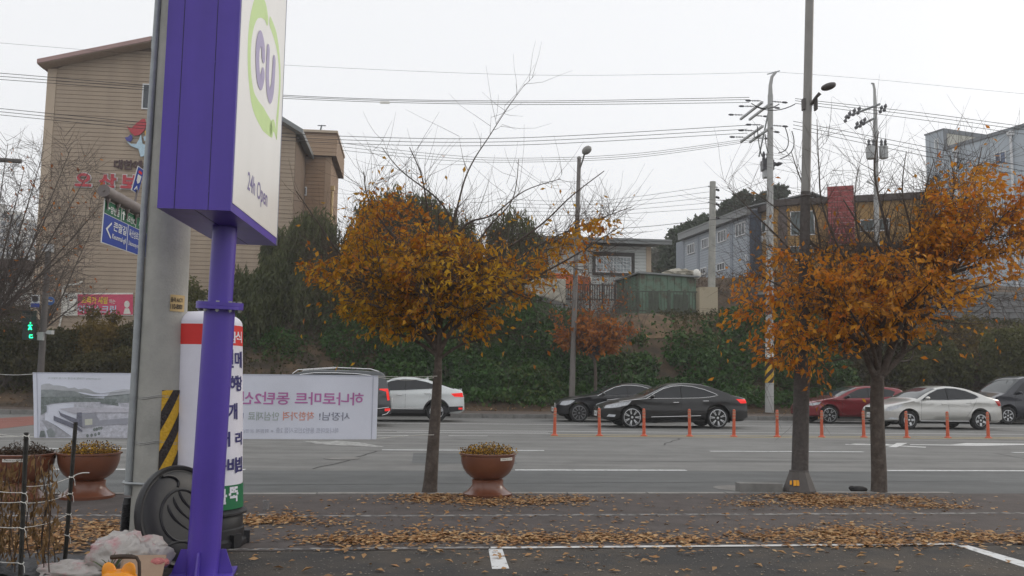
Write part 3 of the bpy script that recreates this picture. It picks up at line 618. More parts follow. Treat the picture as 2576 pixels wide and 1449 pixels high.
# --- loose kerb stone, plastic cup, dark lump
ks=G(1912,1239,.1); b=MB(); b.obox(ks+Vector((0,.05,.055)),RU*.28+Vector((0,0,-.004)),RN*.08,Vector((0,0,.058))); bb=P('loose_kerb_stone',b,M['kerb_d']); tag(bb,'loose grey kerb stone lying at the road edge left of the lamp base','kerb stone')
b=MB(); cc=G(669,1283,.1); b.lathe([(.026,0),(.028,.002),(.037,.095),(.039,.098),(.036,.096),(.027,.004)],18,cc); o=P('plastic_cup',b,mat('clear plastic',(.30,.29,.29),.15,alpha=.45),None,True); tag(o,'clear plastic cup standing on the brown pavement','cup')
b=MB(); lp=G(2160,1237,.1); b.ball(lp+Vector((0,0,.03)),.12,.08,.045,10); b.ball(lp+Vector((-.08,0,.045)),.05,.05,.03,8); o=P('rubbish_lump',b,M['rubber_r'],None,True); tag(o,'small dark lump lying against the trunk of the right tree','debris')
# --- stakes with string, withered plants, mulch film at lower left
def stake(x0,y0,x1,y1,Y,label):
    a,c=at(x0,y0,Y),at(x1,y1,Y); t=T('garden_stake',label,'stake',(c.x,c.y,c.z),0,'dark garden stakes with white string')
    b=MB(); d=(a-c); b.obox((a+c)/2,Vector((.010,0,0)),Vector((0,.003,0)),d/2); b.obox((a+c)/2+Vector((-.008,-.011,0)),Vector((.002,0,0)),Vector((0,.009,0)),d/2); P('angle_iron',b,M['greenpaint'],t); return t,a,c
st1,a1,c1_=stake(68,1088,52,1470,5.9,'left dark steel garden stake wound with white string'); st2,a2,c2_=stake(192,1062,165,1408,6.45,'right dark steel garden stake with white string, in front of the planter')
def along(a,c,f): return a+(c-a)*f
for st,a,c,fr in ((st1,a1,c1_,(.02,.40,.46,.63,.86)),(st2,a2,c2_,(.40,.52,.67,.82))):
    for f in fr:
        p=along(a,c,f); b=MB(); b.tube([p+Vector((.017*math.cos(t),-.008+.018*math.sin(t),.004*math.sin(2*t))) for t in np.linspace(0,6.28,13)],.003,5,False); b.tube([p+Vector((.015,-.02,0)),p+Vector((.03,-.02,-.02)),p+Vector((.035,-.02,-.06))],.002,5); P('string_knot',b,M['rope'],st)
for (f1,f2),lb_ in zip(((.36,.40),(.47,.52),(.63,.67)),('uppermost','middle','lowest')): b=MB(); arope(along(a1,c1_,f1),along(a2,c2_,f2),.02,.0022); o=P('garden_string',b,M['rope']); tag(o,lb_+' of the white strings stretched between the two garden stakes','string','white strings on the garden stakes')
for f,lb_ in zip((.02,.40,.46,.63,.86),('topmost','second','third','fourth','lowest')): b=MB(); arope(along(a1,c1_,f),at(-40,1085+f*380+random.uniform(-8,8),5.9),.01,.0022); o=P('garden_string',b,M['rope']); tag(o,lb_+' of the white strings running left from the left garden stake','string','white strings on the garden stakes')
b=MB(); arope(along(a2,c2_,.40),along(a2,c2_,.37)+Vector((.12,0,.0)),-.01,.004); P('string_end',b,M['rope'],st2)
wp=T('withered_plant','withered brown climbing plant hanging on the strings at lower left','plant',tuple(G(60,1445,.1)))
b=MB(); pts=[]
for i in range(19):
    x=random.uniform(-30,135); y1=random.uniform(1130,1230) if x<110 else random.uniform(1150,1200); Y=random.uniform(5.95,6.5); x0=x+random.uniform(-25,25)
    q=[at(x0+(x-x0)*f+6*math.sin(f*7+i),1440+(y1-1440)*f,Y) for f in np.linspace(0,1,9)]; b.tube(q,[.004]*7+[.003,.002],5)
    for j in range(rng.integers(25,60)):
        f=rng.uniform(.15,1); k=min(7,int(f*8)); p=q[k]+(q[k+1]-q[k])*(f*8-k); pts.append((p.x+rng.normal()*.04,p.y+rng.normal()*.03,p.z+rng.normal()*.03))
P('stem',b,M['rust'],wp); scatter_leaves('foliage',np.array(pts),.062,M['withered'],wp,droop=1.2,asp=.3)
b=MB(); rows=[]
for j in range(9):
    rows.append([G(-60+i*16,1402+j*8,.1)+Vector((0,0,.015+.09*math.sin(math.pi*j/9)*(1-.02*i)+.03*N_.noise(Vector((i*.4,j*.6,1))))) for i in range(20)])
b.grid(rows); o=P('mulch_film',b,M['film'],None,True); tag(o,'black mulch film over the planting bed in the bottom left corner','mulch film')
# --- wrapped rubbish, orange toy, bent pipe
def lumpy(c,rx,ry,rz,n=22,amp=.25,fr=5,seed=0):
    rows=[]
    for i in range(n//2+1):
        a=math.pi*i/(n//2); rw=[]
        for k in range(n):
            q=2*math.pi*k/n; d=Vector((math.sin(a)*math.cos(q),math.sin(a)*math.sin(q),-math.cos(a))); f=1+amp*N_.noise(d*fr*.5+Vector((seed,0,0)))+amp*.5*N_.noise(d*fr*1.6+Vector((0,seed,0))); rw.append(Vector(c)+Vector((d.x*rx*f,d.y*ry*f,max(-.98*rz,d.z*rz*f))))
        rows.append(rw)
    b=MB(); b.grid(rows,0,True); return b
rc=G(306,1455,.1); rb=T('rubbish_bag','heap of rubbish under crumpled clear plastic sheet with pink and cream cloth inside','rubbish bag',tuple(rc))
P('plastic_sheet',lumpy(rc+Vector((.02,.05,.13)),.26,.19,.15,56,.30,5,3),M['plasticwrap'],rb,'all')
P('sheet_fold',lumpy(rc+Vector((-.30,-.05,.05)),.26,.12,.07,40,.3,5,9),M['plasticwrap'],rb,'all')
b=MB(); b.obox(rc+Vector((.20,-.17,.10)),Vector((.13,.02,0)),Vector((-.01,.06,.07)),Vector((.01,-.004,.008))); P('cardboard_piece',b,mat('cardboard',(.34,.24,.17),.8,var=.12),rb)
b=MB(); q=rc+Vector((.30,-.10,.16)); b.ball(q-Vector((.02,0,.03)),.075,.05,.035,12); P('pink_cloth',b,mat('pink cloth',(.50,.17,.16),.6,var=.3,scale=30,bump=.6),rb,True)
wd=T('weed','small green weed growing in front of the wrapped rubbish','weed',tuple(G(278,1430,.1)))
b=MB()
for i in range(9):
    o=at(278+random.uniform(-6,6),1440,5.95); dx=random.uniform(-.12,.12); dz=random.uniform(.06,.14); q=[o+Vector((dx*f,-.03*f,dz*(f*1.6-.6*f*f))) for f in (0,.35,.7,1)]; b.tube(q,[.004,.004,.003,.001],4)
P('blade',b,mat('weed green',(.09,.12,.05),.7,var=.3),wd)
# orange toy (only the top of it is in the picture): a rounded head with two ears, body down to the ground
Yo=5.55; oc=at(299,1470,Yo); toy=T('ride_on_toy','bright orange plastic toy with two rounded ears in front of the rubbish','toy',(oc.x,oc.y,.1))
hd=at(299,1448,Yo); b=MB(); b.lathe([(.10,.1-hd.z),(.115,.12-hd.z),(.115,-.03),(.10,.02),(.07,.047),(.0,.052)],28,hd-Vector((0,0,.02))); P('head',b,M['orange'],toy,True)
for x,tilt in ((278,-.15),(322,.12)):
    e=at(x,1418,Yo); b=MB(); rows=[]
    for j in range(9):
        f=j/8; wv=.046*math.sqrt(max(0,1-f**2.4))*(1.0)+.002; dv=.024*math.sqrt(max(0,1-f**2.4))+.002; c=e+Vector((tilt*.09*f,0,-.075+.085*f)); rows.append([c+Vector((wv*math.cos(a),dv*math.sin(a),0)) for a in np.linspace(0,2*math.pi,16,endpoint=False)])
    b.grid(rows,0,True); P('ear',b,M['orange'],toy,True)
b=MB(); Yh=5.5; q=[at(279,1402,Yh),at(300,1400,Yh),at(330,1400,Yh),at(344,1403,Yh),at(350,1414,Yh),at(351,1440,Yh)]; q.append(Vector((q[-1].x,q[-1].y,.1))); b.tube(q,[.014]*3+[.010]*4,10); o=P('bent_pipe',b,M['rust'],None,True); tag(o,'dark bent pipe handle standing just behind the orange toy ears','pipe')
# --- street name sign on its arm, carried by a post hidden behind the concrete pole
sn=T('street_sign','blue and green street name sign hanging from a grey arm beside the concrete pole','street sign',tuple(at(405,1262,10.3)))
A0,A1=at(262,480,8.75),at(408,562,10.3); dirA=(A1-A0).normalized()
b=MB(); pz=at(405,1262,10.3); pz=Vector((pz.x,pz.y,.1)); pt2=Vector((A1.x,A1.y,A1.z+.5)); b.tube([pz,pt2],.07,14); P('post',b,M['galv'],sn,True)
M['armgrey']=mat('taupe grey paint',(.20,.175,.165),.6,var=.15,scale=9)
b=MB(); b.tube([A0,A1],[.062,.066],18); P('arm',b,M['armgrey'],sn,True)
b=MB(); b.lathe([(.064,-.012),(.064,.03),(.012,-.014)],18,A0,dirA); b.lathe([(.012,-.02),(.012,0)],8,A0-dirA*.004,dirA); P('arm_cap',b,M['armgrey'],sn,True)
PL=[at(263,500,8.8),G(0,0,0)]; 
h1=Vector((dirA.x,dirA.y,0)).normalized(); nS=Vector((h1.y,-h1.x,0)); nS=nS if nS.dot(CO-A0)>0 else -nS
S0=at(256,609,8.8)
def sp_(px,py,d=0): return hit(px,py,S0+nS*d,nS)
tl,tr_,br,bl=sp_(263,499),sp_(378,562),sp_(372,651),sp_(254,610)
def sq(u,v,d): 
    p=tl*(1-u)*(1-v)+tr_*u*(1-v)+br*u*v+bl*(1-u)*v; return p+nS*d
def spanel(name,u0,v0,u1,v1,m,d,par):
    b=MB(); b.prism([sq(u0,v0,d),sq(u1,v0,d),sq(u1,v1,d),sq(u0,v1,d)],-nS*.004); return P(name,b,m,par)
M['sg_w']=mat('white sign sheet',(.68,.70,.70),.5,var=.03); M['sg_g']=mat('green sign sheet',(.012,.12,.055),.5,var=.06); M['sg_b']=mat('blue sign sheet',(.018,.05,.30),.5,var=.06)
pn=spanel('panel',0,0,1,1,M['sg_w'],0,sn); spanel('green_field',.015,.02,.99,.315,M['sg_g'],.004,pn); spanel('blue_field',.015,.335,.99,.98,M['sg_b'],.004,pn)
for u,v0,v1 in ((.345,.02,.315),(.66,.02,.315),(.50,.335,.98)): spanel('divider',u-.005,v0,u+.005,v1,M['sg_w'],.0055,pn)
b=MB(); eu=(tr_-tl).normalized(); wS=(tr_-tl).length; hS=(tl-bl).length
def st_(key,u,v,w_,h_): 
    o=sq(u,v,.0075); b.text(key,o,(sq(u+.05,v,0)-sq(u,v,0)).normalized(),(sq(u,v-.05,0)-sq(u,v,0)).normalized(),w_=w_*wS,h_=h_*hS)
st_('yang',.12,.27,.18,.17); st_('buk',.43,.27,.21,.16); st_('se',.72,.27,.18,.16); st_('keun',.20,.63,.27,.21); st_('keune',.19,.86,.28,.15); st_('dok',.53,.62,.37,.19); st_('doke',.53,.86,.37,.14)
for pts in ([(.16,.46),(.165,.50),(.09,.655),(.165,.81),(.16,.85),(.055,.655)],[(.035,.17),(.075,.10),(.075,.15),(.11,.15),(.11,.19),(.075,.19),(.075,.24)],[(.385,.05),(.42,.14),(.397,.14),(.397,.28),(.373,.28),(.373,.14),(.35,.14)]): b.poly([sq(u,v,.0075) for u,v in pts])
P('sign_lettering',b,M['sg_w'],pn)
for i in range(7):
    p=A0+dirA*(.10+i*.235); b=MB(); b.lathe([(.03,0),(.022,-.03),(.010,-.05),(.010,-.11)],8,p-Vector((0,0,.055))); P('hanger',b,M['armgrey'],sn)
b=MB(); f0=A0+dirA*.75; b.tube([f0+Vector((0,0,.04)),f0+Vector((.02,0,.20))],.013,8); P('marker_stem',b,M['armgrey'],sn)
m0=f0+Vector((.03,-.03,.30)); e1=Vector((h1.x*.085,h1.y*.085,-.005)); e2=Vector((.028,0,.135)); b=MB(); b.obox(m0,e1,nS*.004,e2); mk=P('route_marker',b,M['sg_w'],sn)
b=MB(); b.obox(m0+nS*.005,e1*.9,nS*.002,e2*.94); P('marker_field',b,M['sg_b'],mk)
b=MB(); b.obox(m0+nS*.0075+e2*.62,e1*.5,nS*.001,e2*.1); P('marker_shield',b,M['airred'],mk)
b=MB(); b.poly([m0+nS*.0085+e1*x+e2*y for x,y in ((-.55,.40),(.55,.40),(.5,-.1),(0,-.3),(-.5,-.1))]); P('marker_shield',b,M['sg_w'],mk)
b=MB(); b.text('road',m0+nS*.0095-e1*.35-e2*.02,e1.normalized(),e2.normalized(),w_=.06,h_=.045); b.poly([m0+nS*.0085+e1*x+e2*y for x,y in ((-.6,-.85),(-.3,-.85),(0,-.6),(.3,-.85),(.6,-.85),(0,-.42))]); P('marker_print',b,M['sg_w'],mk)
# ------------------------------------------------------------------ CARS (local x: nose to tail, y: away from the viewer)
M['glass']=mat('tinted car glass',(.016,.018,.021),.06,var=.05,spec=.5)
M['glass_ws']=mat('windscreen glass',(.035,.042,.045),.05,var=.05,spec=.6)
M['chrome']=mat('chrome trim',(.72,.72,.72),.18,metal=1,var=.03)
M['tyre']=mat('tyre rubber',(.020,.020,.021),.8,var=.2)
M['rim_s']=mat('silver alloy',(.55,.56,.57),.3,metal=.85,var=.05)
M['rim_k']=mat('dark alloy',(.24,.24,.245),.35,metal=.7,var=.05)
M['well']=mat('black underbody',(.012,.012,.012),.9,var=.1)
M['clad']=mat('black plastic cladding',(.028,.028,.030),.6,var=.1)
M['lamp']=mat('clear headlamp',(.55,.57,.60),.12,var=.25,scale=14,spec=.7)
M['taill']=mat('red tail lamp',(.45,.012,.012),.15,var=.15,spec=.6)
M['tail_on']=mat('lit red tail lamp',(.6,.02,.02),.2,emit=(1,.04,.03),es=.55)
M['plate']=mat('white number plate',(.72,.73,.72),.5,var=.03)
M['caliper']=mat('red brake caliper',(.4,.03,.03),.5)
def paint(name,c,rough=.32,metal=.3,coat=.8): return mat(name,c,rough,metal=metal,var=.03,scale=2,coat=coat,spec=.5)
def smooth_curve(pts,L,n=400):
    x=np.linspace(0,L,n); z=np.interp(x,[p[0] for p in pts],[p[1] for p in pts]); k=max(3,int(n*.09/L)|1)
    zz=np.pad(z,k,'edge'); w_=np.hanning(2*k+1); w_/=w_.sum(); zs=np.convolve(zz,w_,'valid'); e=np.minimum(x,L-x)/.12; e=np.clip(e,0,1); return x,z*(1-e)+zs*e
def make_car(sp_):
    L,Wd,wb,fo,R=sp_['L'],sp_['W'],sp_['wb'],sp_['fo'],sp_.get('R',.335)
    tx,tz=smooth_curve(sp_['top'],L); top=lambda x: float(np.interp(x,tx,tz))
    wp=sp_['win']; zbelt=min(p[1] for p in wp); sill=sp_.get('sill',.24); k_t=sp_.get('tumble',.40)
    wheels=(fo,fo+wb); Ra=R+sp_.get('gap',.055); zc=R
    def belt(x): return min(zbelt-.02, top(x)-.06)
    def Wp(x):
        w_=Wd
        if x<.95: w_*=1-sp_.get('ft',.36)*((.95-x)/.95)**2.6
        d=L-x
        if d<.8: w_*=1-sp_.get('rt',.26)*((.8-d)/.8)**2.4
        return w_
    def Y(x,z):
        w_=Wp(x); zb=zbelt-.02
        if z<=zb:
            f=(zb-z)/max(.1,zb-.2); return w_*(1-.012*math.sin(min(1,f*2.2)*math.pi)*(1 if f<.45 else 0)-.075*max(0,f-.35)**2)
        h=z-zb; return w_-.012-(k_t*h)*(1-.25*math.exp(-h/.05))
    def zsh(x): 
        t=top(x); return t-(.055 if t>zbelt+.12 else .05)
    def zlow(x):
        z=sill
        if x<fo-Ra: z=sill+.02
        for xw in wheels:
            if abs(x-xw)<Ra: z=max(z,zc+math.sqrt(Ra*Ra-(x-xw)**2))
        e=min(x,L-x)
        if e<.25: z=max(z,sill+.10*(1-e/.25)**2)
        return min(z,top(x)-.1)
    xs=set(np.round(np.arange(0,L+.001,.06),3)); xs.add(L)
    for xw in wheels:
        for a in np.linspace(-1,1,25): xs.add(round(xw+Ra*math.sin(a*math.pi/2),4))
    for a in sp_['ws']+sp_['rw']: xs.add(a)
    for a in (.02,.04,.1,L-.02,L-.04,L-.1): xs.add(round(a,3))
    xs=sorted(x for x in xs if 0<=x<=L); nS_,nT=10,7; rings=[]
    for x in xs:
        zl,zs_=zlow(x),zsh(x); half=[]
        for i in range(nS_+1): z=zl+(zs_-zl)*i/nS_; half.append((Y(x,z),z))
        ys=half[-1][0]; t=top(x)
        for i in range(1,nT+1):
            a=math.pi/2*i/nT; half.append((ys*math.cos(a)**.75 if i<nT else 0,zs_+(t-zs_)*math.sin(a)**.9))
        ring=[(x,0,zl)]+[(x,-y*.9 if j==0 else -y,z) for j,(y,z) in enumerate(half)]; ring+= [(x,-p[1],p[2]) for p in reversed(ring[1:-1])]
        rings.append(ring)
    n=len(rings[0]); body=MB(); ws=MB(); rw=MB(); c0=1+nS_+2; ctr_=1+nS_+nT
    for i in range(len(xs)-1):
        xm=(xs[i]+xs[i+1])/2
        for k in range(n):
            k2=(k+1)%n; q=[rings[i][k],rings[i][k2],rings[i+1][k2],rings[i+1][k]]
            lo,hi=c0-1,2*ctr_-c0+1
            g=None
            if lo<=k<hi:
                if sp_['ws'][0]<xm<sp_['ws'][1]: g=ws
                elif sp_['rw'][0]<xm<sp_['rw'][1]: g=rw
            (g or body).poly(q[::-1])
    body.poly(rings[0]); body.poly(rings[-1][::-1])
    root=T(sp_['name'],sp_['label'],sp_['cat'],(0,0,0),0,sp_.get('group'))
    PT=sp_['paint']
    def weld(mb): 
        m={}; nv=[]; idx=[]
        for v in mb.v:
            key=tuple(round(c,5) for c in v)
            if key not in m: m[key]=len(nv); nv.append(v)
            idx.append(m[key])
        mb.v=nv; mb.f=[tuple(dict.fromkeys(idx[i] for i in f)) for f in mb.f]
        ok=[j for j,f in enumerate(mb.f) if len(f)>2]; mb.f=[mb.f[j] for j in ok]; mb.m=[mb.m[j] for j in ok]; return mb
    P('body',weld(body),PT,root,True,True); P('windscreen',weld(ws),M['glass_ws'],root,True,True); P('rear_window',weld(rw),M['glass'],root,True,True)
    def sidepoly(poly,off,sd,n=26,m=3):
        px_=[p[0] for p in poly]; x0,x1=min(px_),max(px_); lo=[];hi=[]
        rows=[[] for _ in range(m+1)]
        for i in range(n+1):
            x=x0+(x1-x0)*min(.9995,max(.0005,i/n)); zz=[]
            for a in range(len(poly)):
                (xa,za),(xb,zb)=poly[a],poly[(a+1)%len(poly)]
                if (xa-x)*(xb-x)<=0 and xa!=xb: zz.append(za+(zb-za)*(x-xa)/(xb-xa))
            z0,z1=min(zz),max(zz)
            for j in range(m+1): z=z0+(z1-z0)*j/m; rows[j].append((x,sd*(Y(x,z)+off),z))
        b=MB(); b.grid(rows if sd<0 else [r[::-1] for r in rows]); return b
    def sideline(pts,off,r,sd,closed=False,sub=4):
        q=[]
        pp=pts+[pts[0]] if closed else pts
        for (xa,za),(xb,zb) in zip(pp[:-1],pp[1:]):
            for k in range(sub): f=k/sub; x,z=xa+(xb-xa)*f,za+(zb-za)*f; q.append((x,sd*(Y(x,z)+off),z))
        x,z=pp[-1]; q.append((x,sd*(Y(x,z)+off),z)); b=MB(); b.tube(q,r,5); return b
    for sd in (-1,1):
        P('side_window',sidepoly(wp,.004,sd,40),M['glass'],root,True,True)
        tm=sp_.get('trim')
        if tm: P('window_trim',sideline(wp,.005,tm[1],sd,True,3),tm[0],root,True,True)
        b=MB()
        for xp in sp_['pillars']:
            zz=[za+(zb-za)*(xp-xa)/(xb-xa) for (xa,za),(xb,zb) in zip(wp,wp[1:]+wp[:1]) if (xa-xp)*(xb-xp)<=0 and xa!=xb]
            q=[(xp,sd*(Y(xp,z)+.004),z) for z in np.linspace(min(zz),max(zz),5)]; b.tube(q,.013,5)
        P('door_pillar',b,M['well'],root,False,True)
        b=MB()
        for pl_ in sp_['seams']:
            q=[]
            for (xa,za),(xb,zb) in zip(pl_[:-1],pl_[1:]):
                for f in np.linspace(0,1,6): x,z=xa+(xb-xa)*f,za+(zb-za)*f; q.append((x,sd*(Y(x,z)-.0015),z))
            b.tube(q,.0045,4)
        P('door_seam',b,M['well'],root,False,True)
        for x,z in sp_['handles']:
            b=MB(); y=Y(x,z); b.tube([(x-.10,sd*y,z),(x-.085,sd*(y+.028),z+.003),(x+.085,sd*(y+.028),z+.006),(x+.10,sd*y,z+.006)],.013,6); P('door_handle',b,sp_.get('handle_m',PT),root,True,True)
        if sp_.get('clad'):
            cl=sp_['clad']; b=MB()
            for i,xw in enumerate(wheels):
                q=[]
                for a in np.linspace(-.08,math.pi+.08,22): x=xw-(Ra+.03)*math.cos(a); z=zc+(Ra+.03)*math.sin(a); q.append((x,sd*(Y(x,max(z,sill))+.001),z))
                b.tube(q,.036,6)
            b2=sidepoly([(fo+Ra,sill),(fo+wb-Ra,sill),(fo+wb-Ra,sill+cl),(fo+Ra,sill+cl)],.006,sd); b3=sidepoly([(L-.75,sill+.02),(L-.06,sill+.1),(L-.06,sill+cl+.12),(L-.75,sill+cl+.10)],.006,sd)
            for bb_ in (b2,b3):
                o=len(b.v); b.v+=bb_.v; b.f+=[tuple(i+o for i in f) for f in bb_.f]; b.m+=bb_.m
            P('cladding',b,M['clad'],root,True,True)
        for pl_,mm in sp_.get('strips',[]): P('side_strip',sideline(pl_,.004,.010,sd),mm,root,True,True)
        P('headlight',sidepoly(sp_['head'],.005,sd,14),sp_.get('head_m',M['lamp']),root,True,True)
        if sp_.get('fog'): P('fog_lamp',sidepoly(sp_['fog'],.006,sd,8),M['lamp'],root,True,True)
        P('tail_light',sidepoly(sp_['tail'],.005,sd,14),sp_.get('tail_m',M['taill']),root,True,True)
        if sp_.get('tail2'): P('reflector',sidepoly(sp_['tail2'],.008,sd,8),sp_.get('tail_m',M['taill']),root,True,True)
        mx_,mz=sp_['mirror']; b=MB(); y=Y(mx_,mz); b.ball((mx_,sd*(y+.13),mz+.055),.07,.095,.062,12); b.tube([(mx_-.02,sd*(y-.01),mz-.01),(mx_,sd*(y+.08),mz+.03)],.028,6); P('door_mirror',b,sp_.get('mirror_m',PT),root,True,True)
    # nose and tail: grille, plates
    g0,g1,gw=sp_['grille']; b=MB(); b.box((-.004,0,(g0+g1)/2),(.03,gw,g1-g0)); gr=P('grille',b,sp_.get('grille_m',M['well']),root,False,True)
    b=MB()
    for i in range(4): b.box((-.022,0,g0+(g1-g0)*(i+.5)/4),(.012,gw*.94,.016))
    P('grille_bar',b,M['chrome'],gr,False,True)
    b=MB(); b.box((-.03,0,sp_['pz']),(.016,.36,.16)); pl_=P('number_plate',b,M['plate'],root,False,True)
    b=MB(); b.text(sp_.get('pt','plate'),(-.0395,.15,sp_['pz']-.04),Vector((0,-1,0)),Vector((0,0,1)),w_=.30,h_=.085); P('plate_print',b,M['ink'],pl_,False,True)
    b=MB(); b.box((L+.004,0,sp_.get('rpz',.8)),(.016,.42,.14)); P('number_plate',b,M['plate'],root,False,True)
    b=MB(); b.box((.04,0,sill+.13),(.06,Wd*1.15,.14)); P('air_intake',b,M['well'],root,False,True)
    b=MB(); b.box((fo+wb/2,0,.30),(wb+1.0,2*Wd-.56,.22)); b.box((fo+wb/2,0,.26),(wb-2*Ra-.02,2*Wd-.16,.10)); P('underbody',b,M['well'],root,False,True)
    for l_ in sp_.get('rails',[]):
        for sd in (-1,1):
            b=MB(); b.tube([(x,sd*(Y(x,zsh(x))-.03),top(x)+dz) for x,dz in l_],.018,6); P('roof_rail',b,M['chrome'],root,True,True)
    if sp_.get('fin'): x=sp_['fin']; b=MB(); b.prism([(x,-.02,top(x)-.01),(x+.17,-.02,top(x+.17)-.01),(x+.15,-.006,top(x)+.055)],(0,.04,0)); P('roof_fin',b,PT,root,False,True)
    if sp_.get('spoiler'): x,z,w_=sp_['spoiler']; b=MB(); b.tube([(x,-w_,z),(x+.02,0,z+.012),(x,w_,z)],.022,6); P('spoiler',b,PT,root,True,True)
    # wheels
    rr=sp_.get('rim',.24); tw=.22
    tb=MB(); tb.lathe([(rr-.01,-tw/2+.01),(rr+.012,-tw/2),(R-.03,-tw/2-.004),(R-.006,-tw/2+.018),(R,-tw/2+.05),(R,tw/2-.05),(R-.006,tw/2-.018),(R-.03,tw/2),(rr,tw/2)],36,(0,0,0),(0,1,0)); tm_=mesh_of('wheel',tb,M['tyre'],True)
    rb_=MB(); rb_.lathe([(rr+.004,-tw/2-.004),(rr-.014,-tw/2-.007),(rr-.022,-tw/2+.03),(rr-.03,-.02)],36,(0,0,0),(0,1,0),0,False)
    rb_.lathe([(rr-.02,-.02),(.02,-.03)],36,(0,0,0),(0,1,0),1); rb_.lathe([(.060,-.03),(.058,-tw/2+.018),(.035,-tw/2+.008),(.001,-tw/2+.008)],16,(0,0,0),(0,1,0),0)
    ns,sw,tw2=sp_['spokes']
    for i in range(ns):
        for t_ in ((-tw2,tw2) if tw2 else (0,)):
            a=2*math.pi*i/ns; d=Vector((math.cos(a),0,math.sin(a))); e=Vector((math.cos(a+t_),0,math.sin(a+t_)))
            p,q=d*.045,e*(rr-.012); dr=(q-p); sdv=Vector((-dr.z,0,dr.x)).normalized()*sw; yy=Vector((0,-tw/2+.013,0))
            rb_.prism([p-sdv+yy,q-sdv*.72+yy-Vector((0,.012,0)),q+sdv*.72+yy-Vector((0,.012,0)),p+sdv+yy],(0,.022,0),0)
    rm_=mesh_of('rim',rb_,[sp_.get('rim_m',M['rim_s']),M['well']],True)
    for xw in wheels:
        for sd in (-1,1):
            wo=bpy.data.objects.new('wheel',tm_); link(wo); wo.parent=root; wo.location=(xw,sd*(Wd-tw/2-.02),R); wo.rotation_euler=(0,random.uniform(0,6),0 if sd<0 else math.pi)
            ro=bpy.data.objects.new('rim',rm_); link(ro); ro.parent=wo
    return root
def park(root,px,which,t,sp_,dyaw=0):
    p=inroad(px,1040,t); off=sp_['fo'] if which=='f' else (sp_['fo']+sp_['wb'] if which=='r' else sp_['L'])
    a=YAW+dyaw; ux=Vector((math.cos(a),math.sin(a),0)); un=Vector((-math.sin(a),math.cos(a),0))
    pos=p-ux*off+un*sp_['W']; root.location=(pos.x,pos.y,0.0); root.rotation_euler=(0,0,a)
GRP='cars waiting in the two far lanes'
blk=paint('black car paint',(.004,.004,.0045),.3,0,.5); blk2=paint('black blue car paint',(.004,.0045,.007),.3,0,.5)
C_az=dict(name='sedan_car',label='glossy black sedan with chrome window trim and big bright rims, behind the orange posts',cat='car',group=GRP,L=4.91,W=.93,wb=2.845,fo=.98,R=.345,rim=.275,paint=blk,
 top=[(0,.48),(.03,.62),(.12,.71),(.4,.80),(.8,.895),(1.2,.975),(1.38,1.02),(1.9,1.26),(2.25,1.40),(2.6,1.46),(2.9,1.47),(3.3,1.445),(3.7,1.36),(4.1,1.22),(4.4,1.10),(4.7,1.04),(4.84,1.01),(4.89,.86),(4.91,.55)],
 win=[(1.44,.945),(1.7,1.10),(2.05,1.27),(2.35,1.35),(2.65,1.375),(3.0,1.352),(3.4,1.26),(3.7,1.15),(3.86,1.075),(3.6,1.02),(3.25,.985),(2.6,.965)],ws=[1.46,2.26],rw=[3.62,4.36],
 trim=(M['chrome'],.011),pillars=[2.62],seams=[[(1.5,.32),(1.47,.6),(1.46,.93)],[(2.62,.30),(2.62,.95)],[(3.45,.55),(3.55,.75),(3.72,.98)]],handles=[(2.42,.83),(3.42,.885)],handle_m=M['chrome'],strips=[([(1.6,.36),(2.4,.385),(3.25,.415)],M['chrome']),([(.55,.845),(1.0,.90),(1.44,.945)],M['chrome'])],
 head=[(.10,.62),(.16,.72),(.45,.80),(.95,.865),(.85,.74),(.5,.655)],fog=[(.18,.36),(.24,.44),(.45,.42),(.42,.35)],tail=[(4.45,.96),(4.82,.955),(4.87,.83),(4.62,.82)],tail_m=M['tail_on'],mirror=(1.62,.96),grille=(.46,.66,.8),grille_m=M['chrome'],pz=.44,spokes=(7,.014,.10),fin=3.45,pt='plate2')
C_mb=dict(C_az,label='black sedan with multi spoke dark wheels, partly hidden behind the other black sedan',L=4.69,W=.905,wb=2.84,fo=.81,R=.335,rim=.255,paint=blk2,
 top=[(0,.52),(.03,.68),(.14,.77),(.5,.86),(.9,.93),(1.35,1.0),(1.5,1.03),(2.0,1.26),(2.4,1.39),(2.8,1.442),(3.1,1.43),(3.5,1.36),(3.9,1.22),(4.2,1.09),(4.5,1.03),(4.63,.97),(4.68,.7),(4.69,.5)],
 win=[(1.47,.95),(1.8,1.12),(2.15,1.275),(2.5,1.345),(2.8,1.352),(3.15,1.32),(3.45,1.23),(3.66,1.11),(3.55,1.02),(2.5,.975)],ws=[1.5,2.4],rw=[3.5,4.16],pillars=[2.62],
 seams=[[(1.45,.32),(1.45,.93)],[(2.62,.3),(2.62,.95)]],handles=[(2.4,.84),(3.3,.87)],handle_m=blk2,strips=[],head=[(.12,.62),(.2,.74),(.55,.80),(.66,.78),(.5,.66),(.3,.60)],fog=None,tail=[(4.3,.88),(4.62,.88),(4.66,.76),(4.4,.74)],tail_m=M['taill'],mirror=(1.68,.97),grille=(.42,.68,.75),rim_m=M['rim_k'],spokes=(10,.012,.06),fin=None)
sil=paint('silver car paint',(.58,.575,.55),.30,.85,.7)
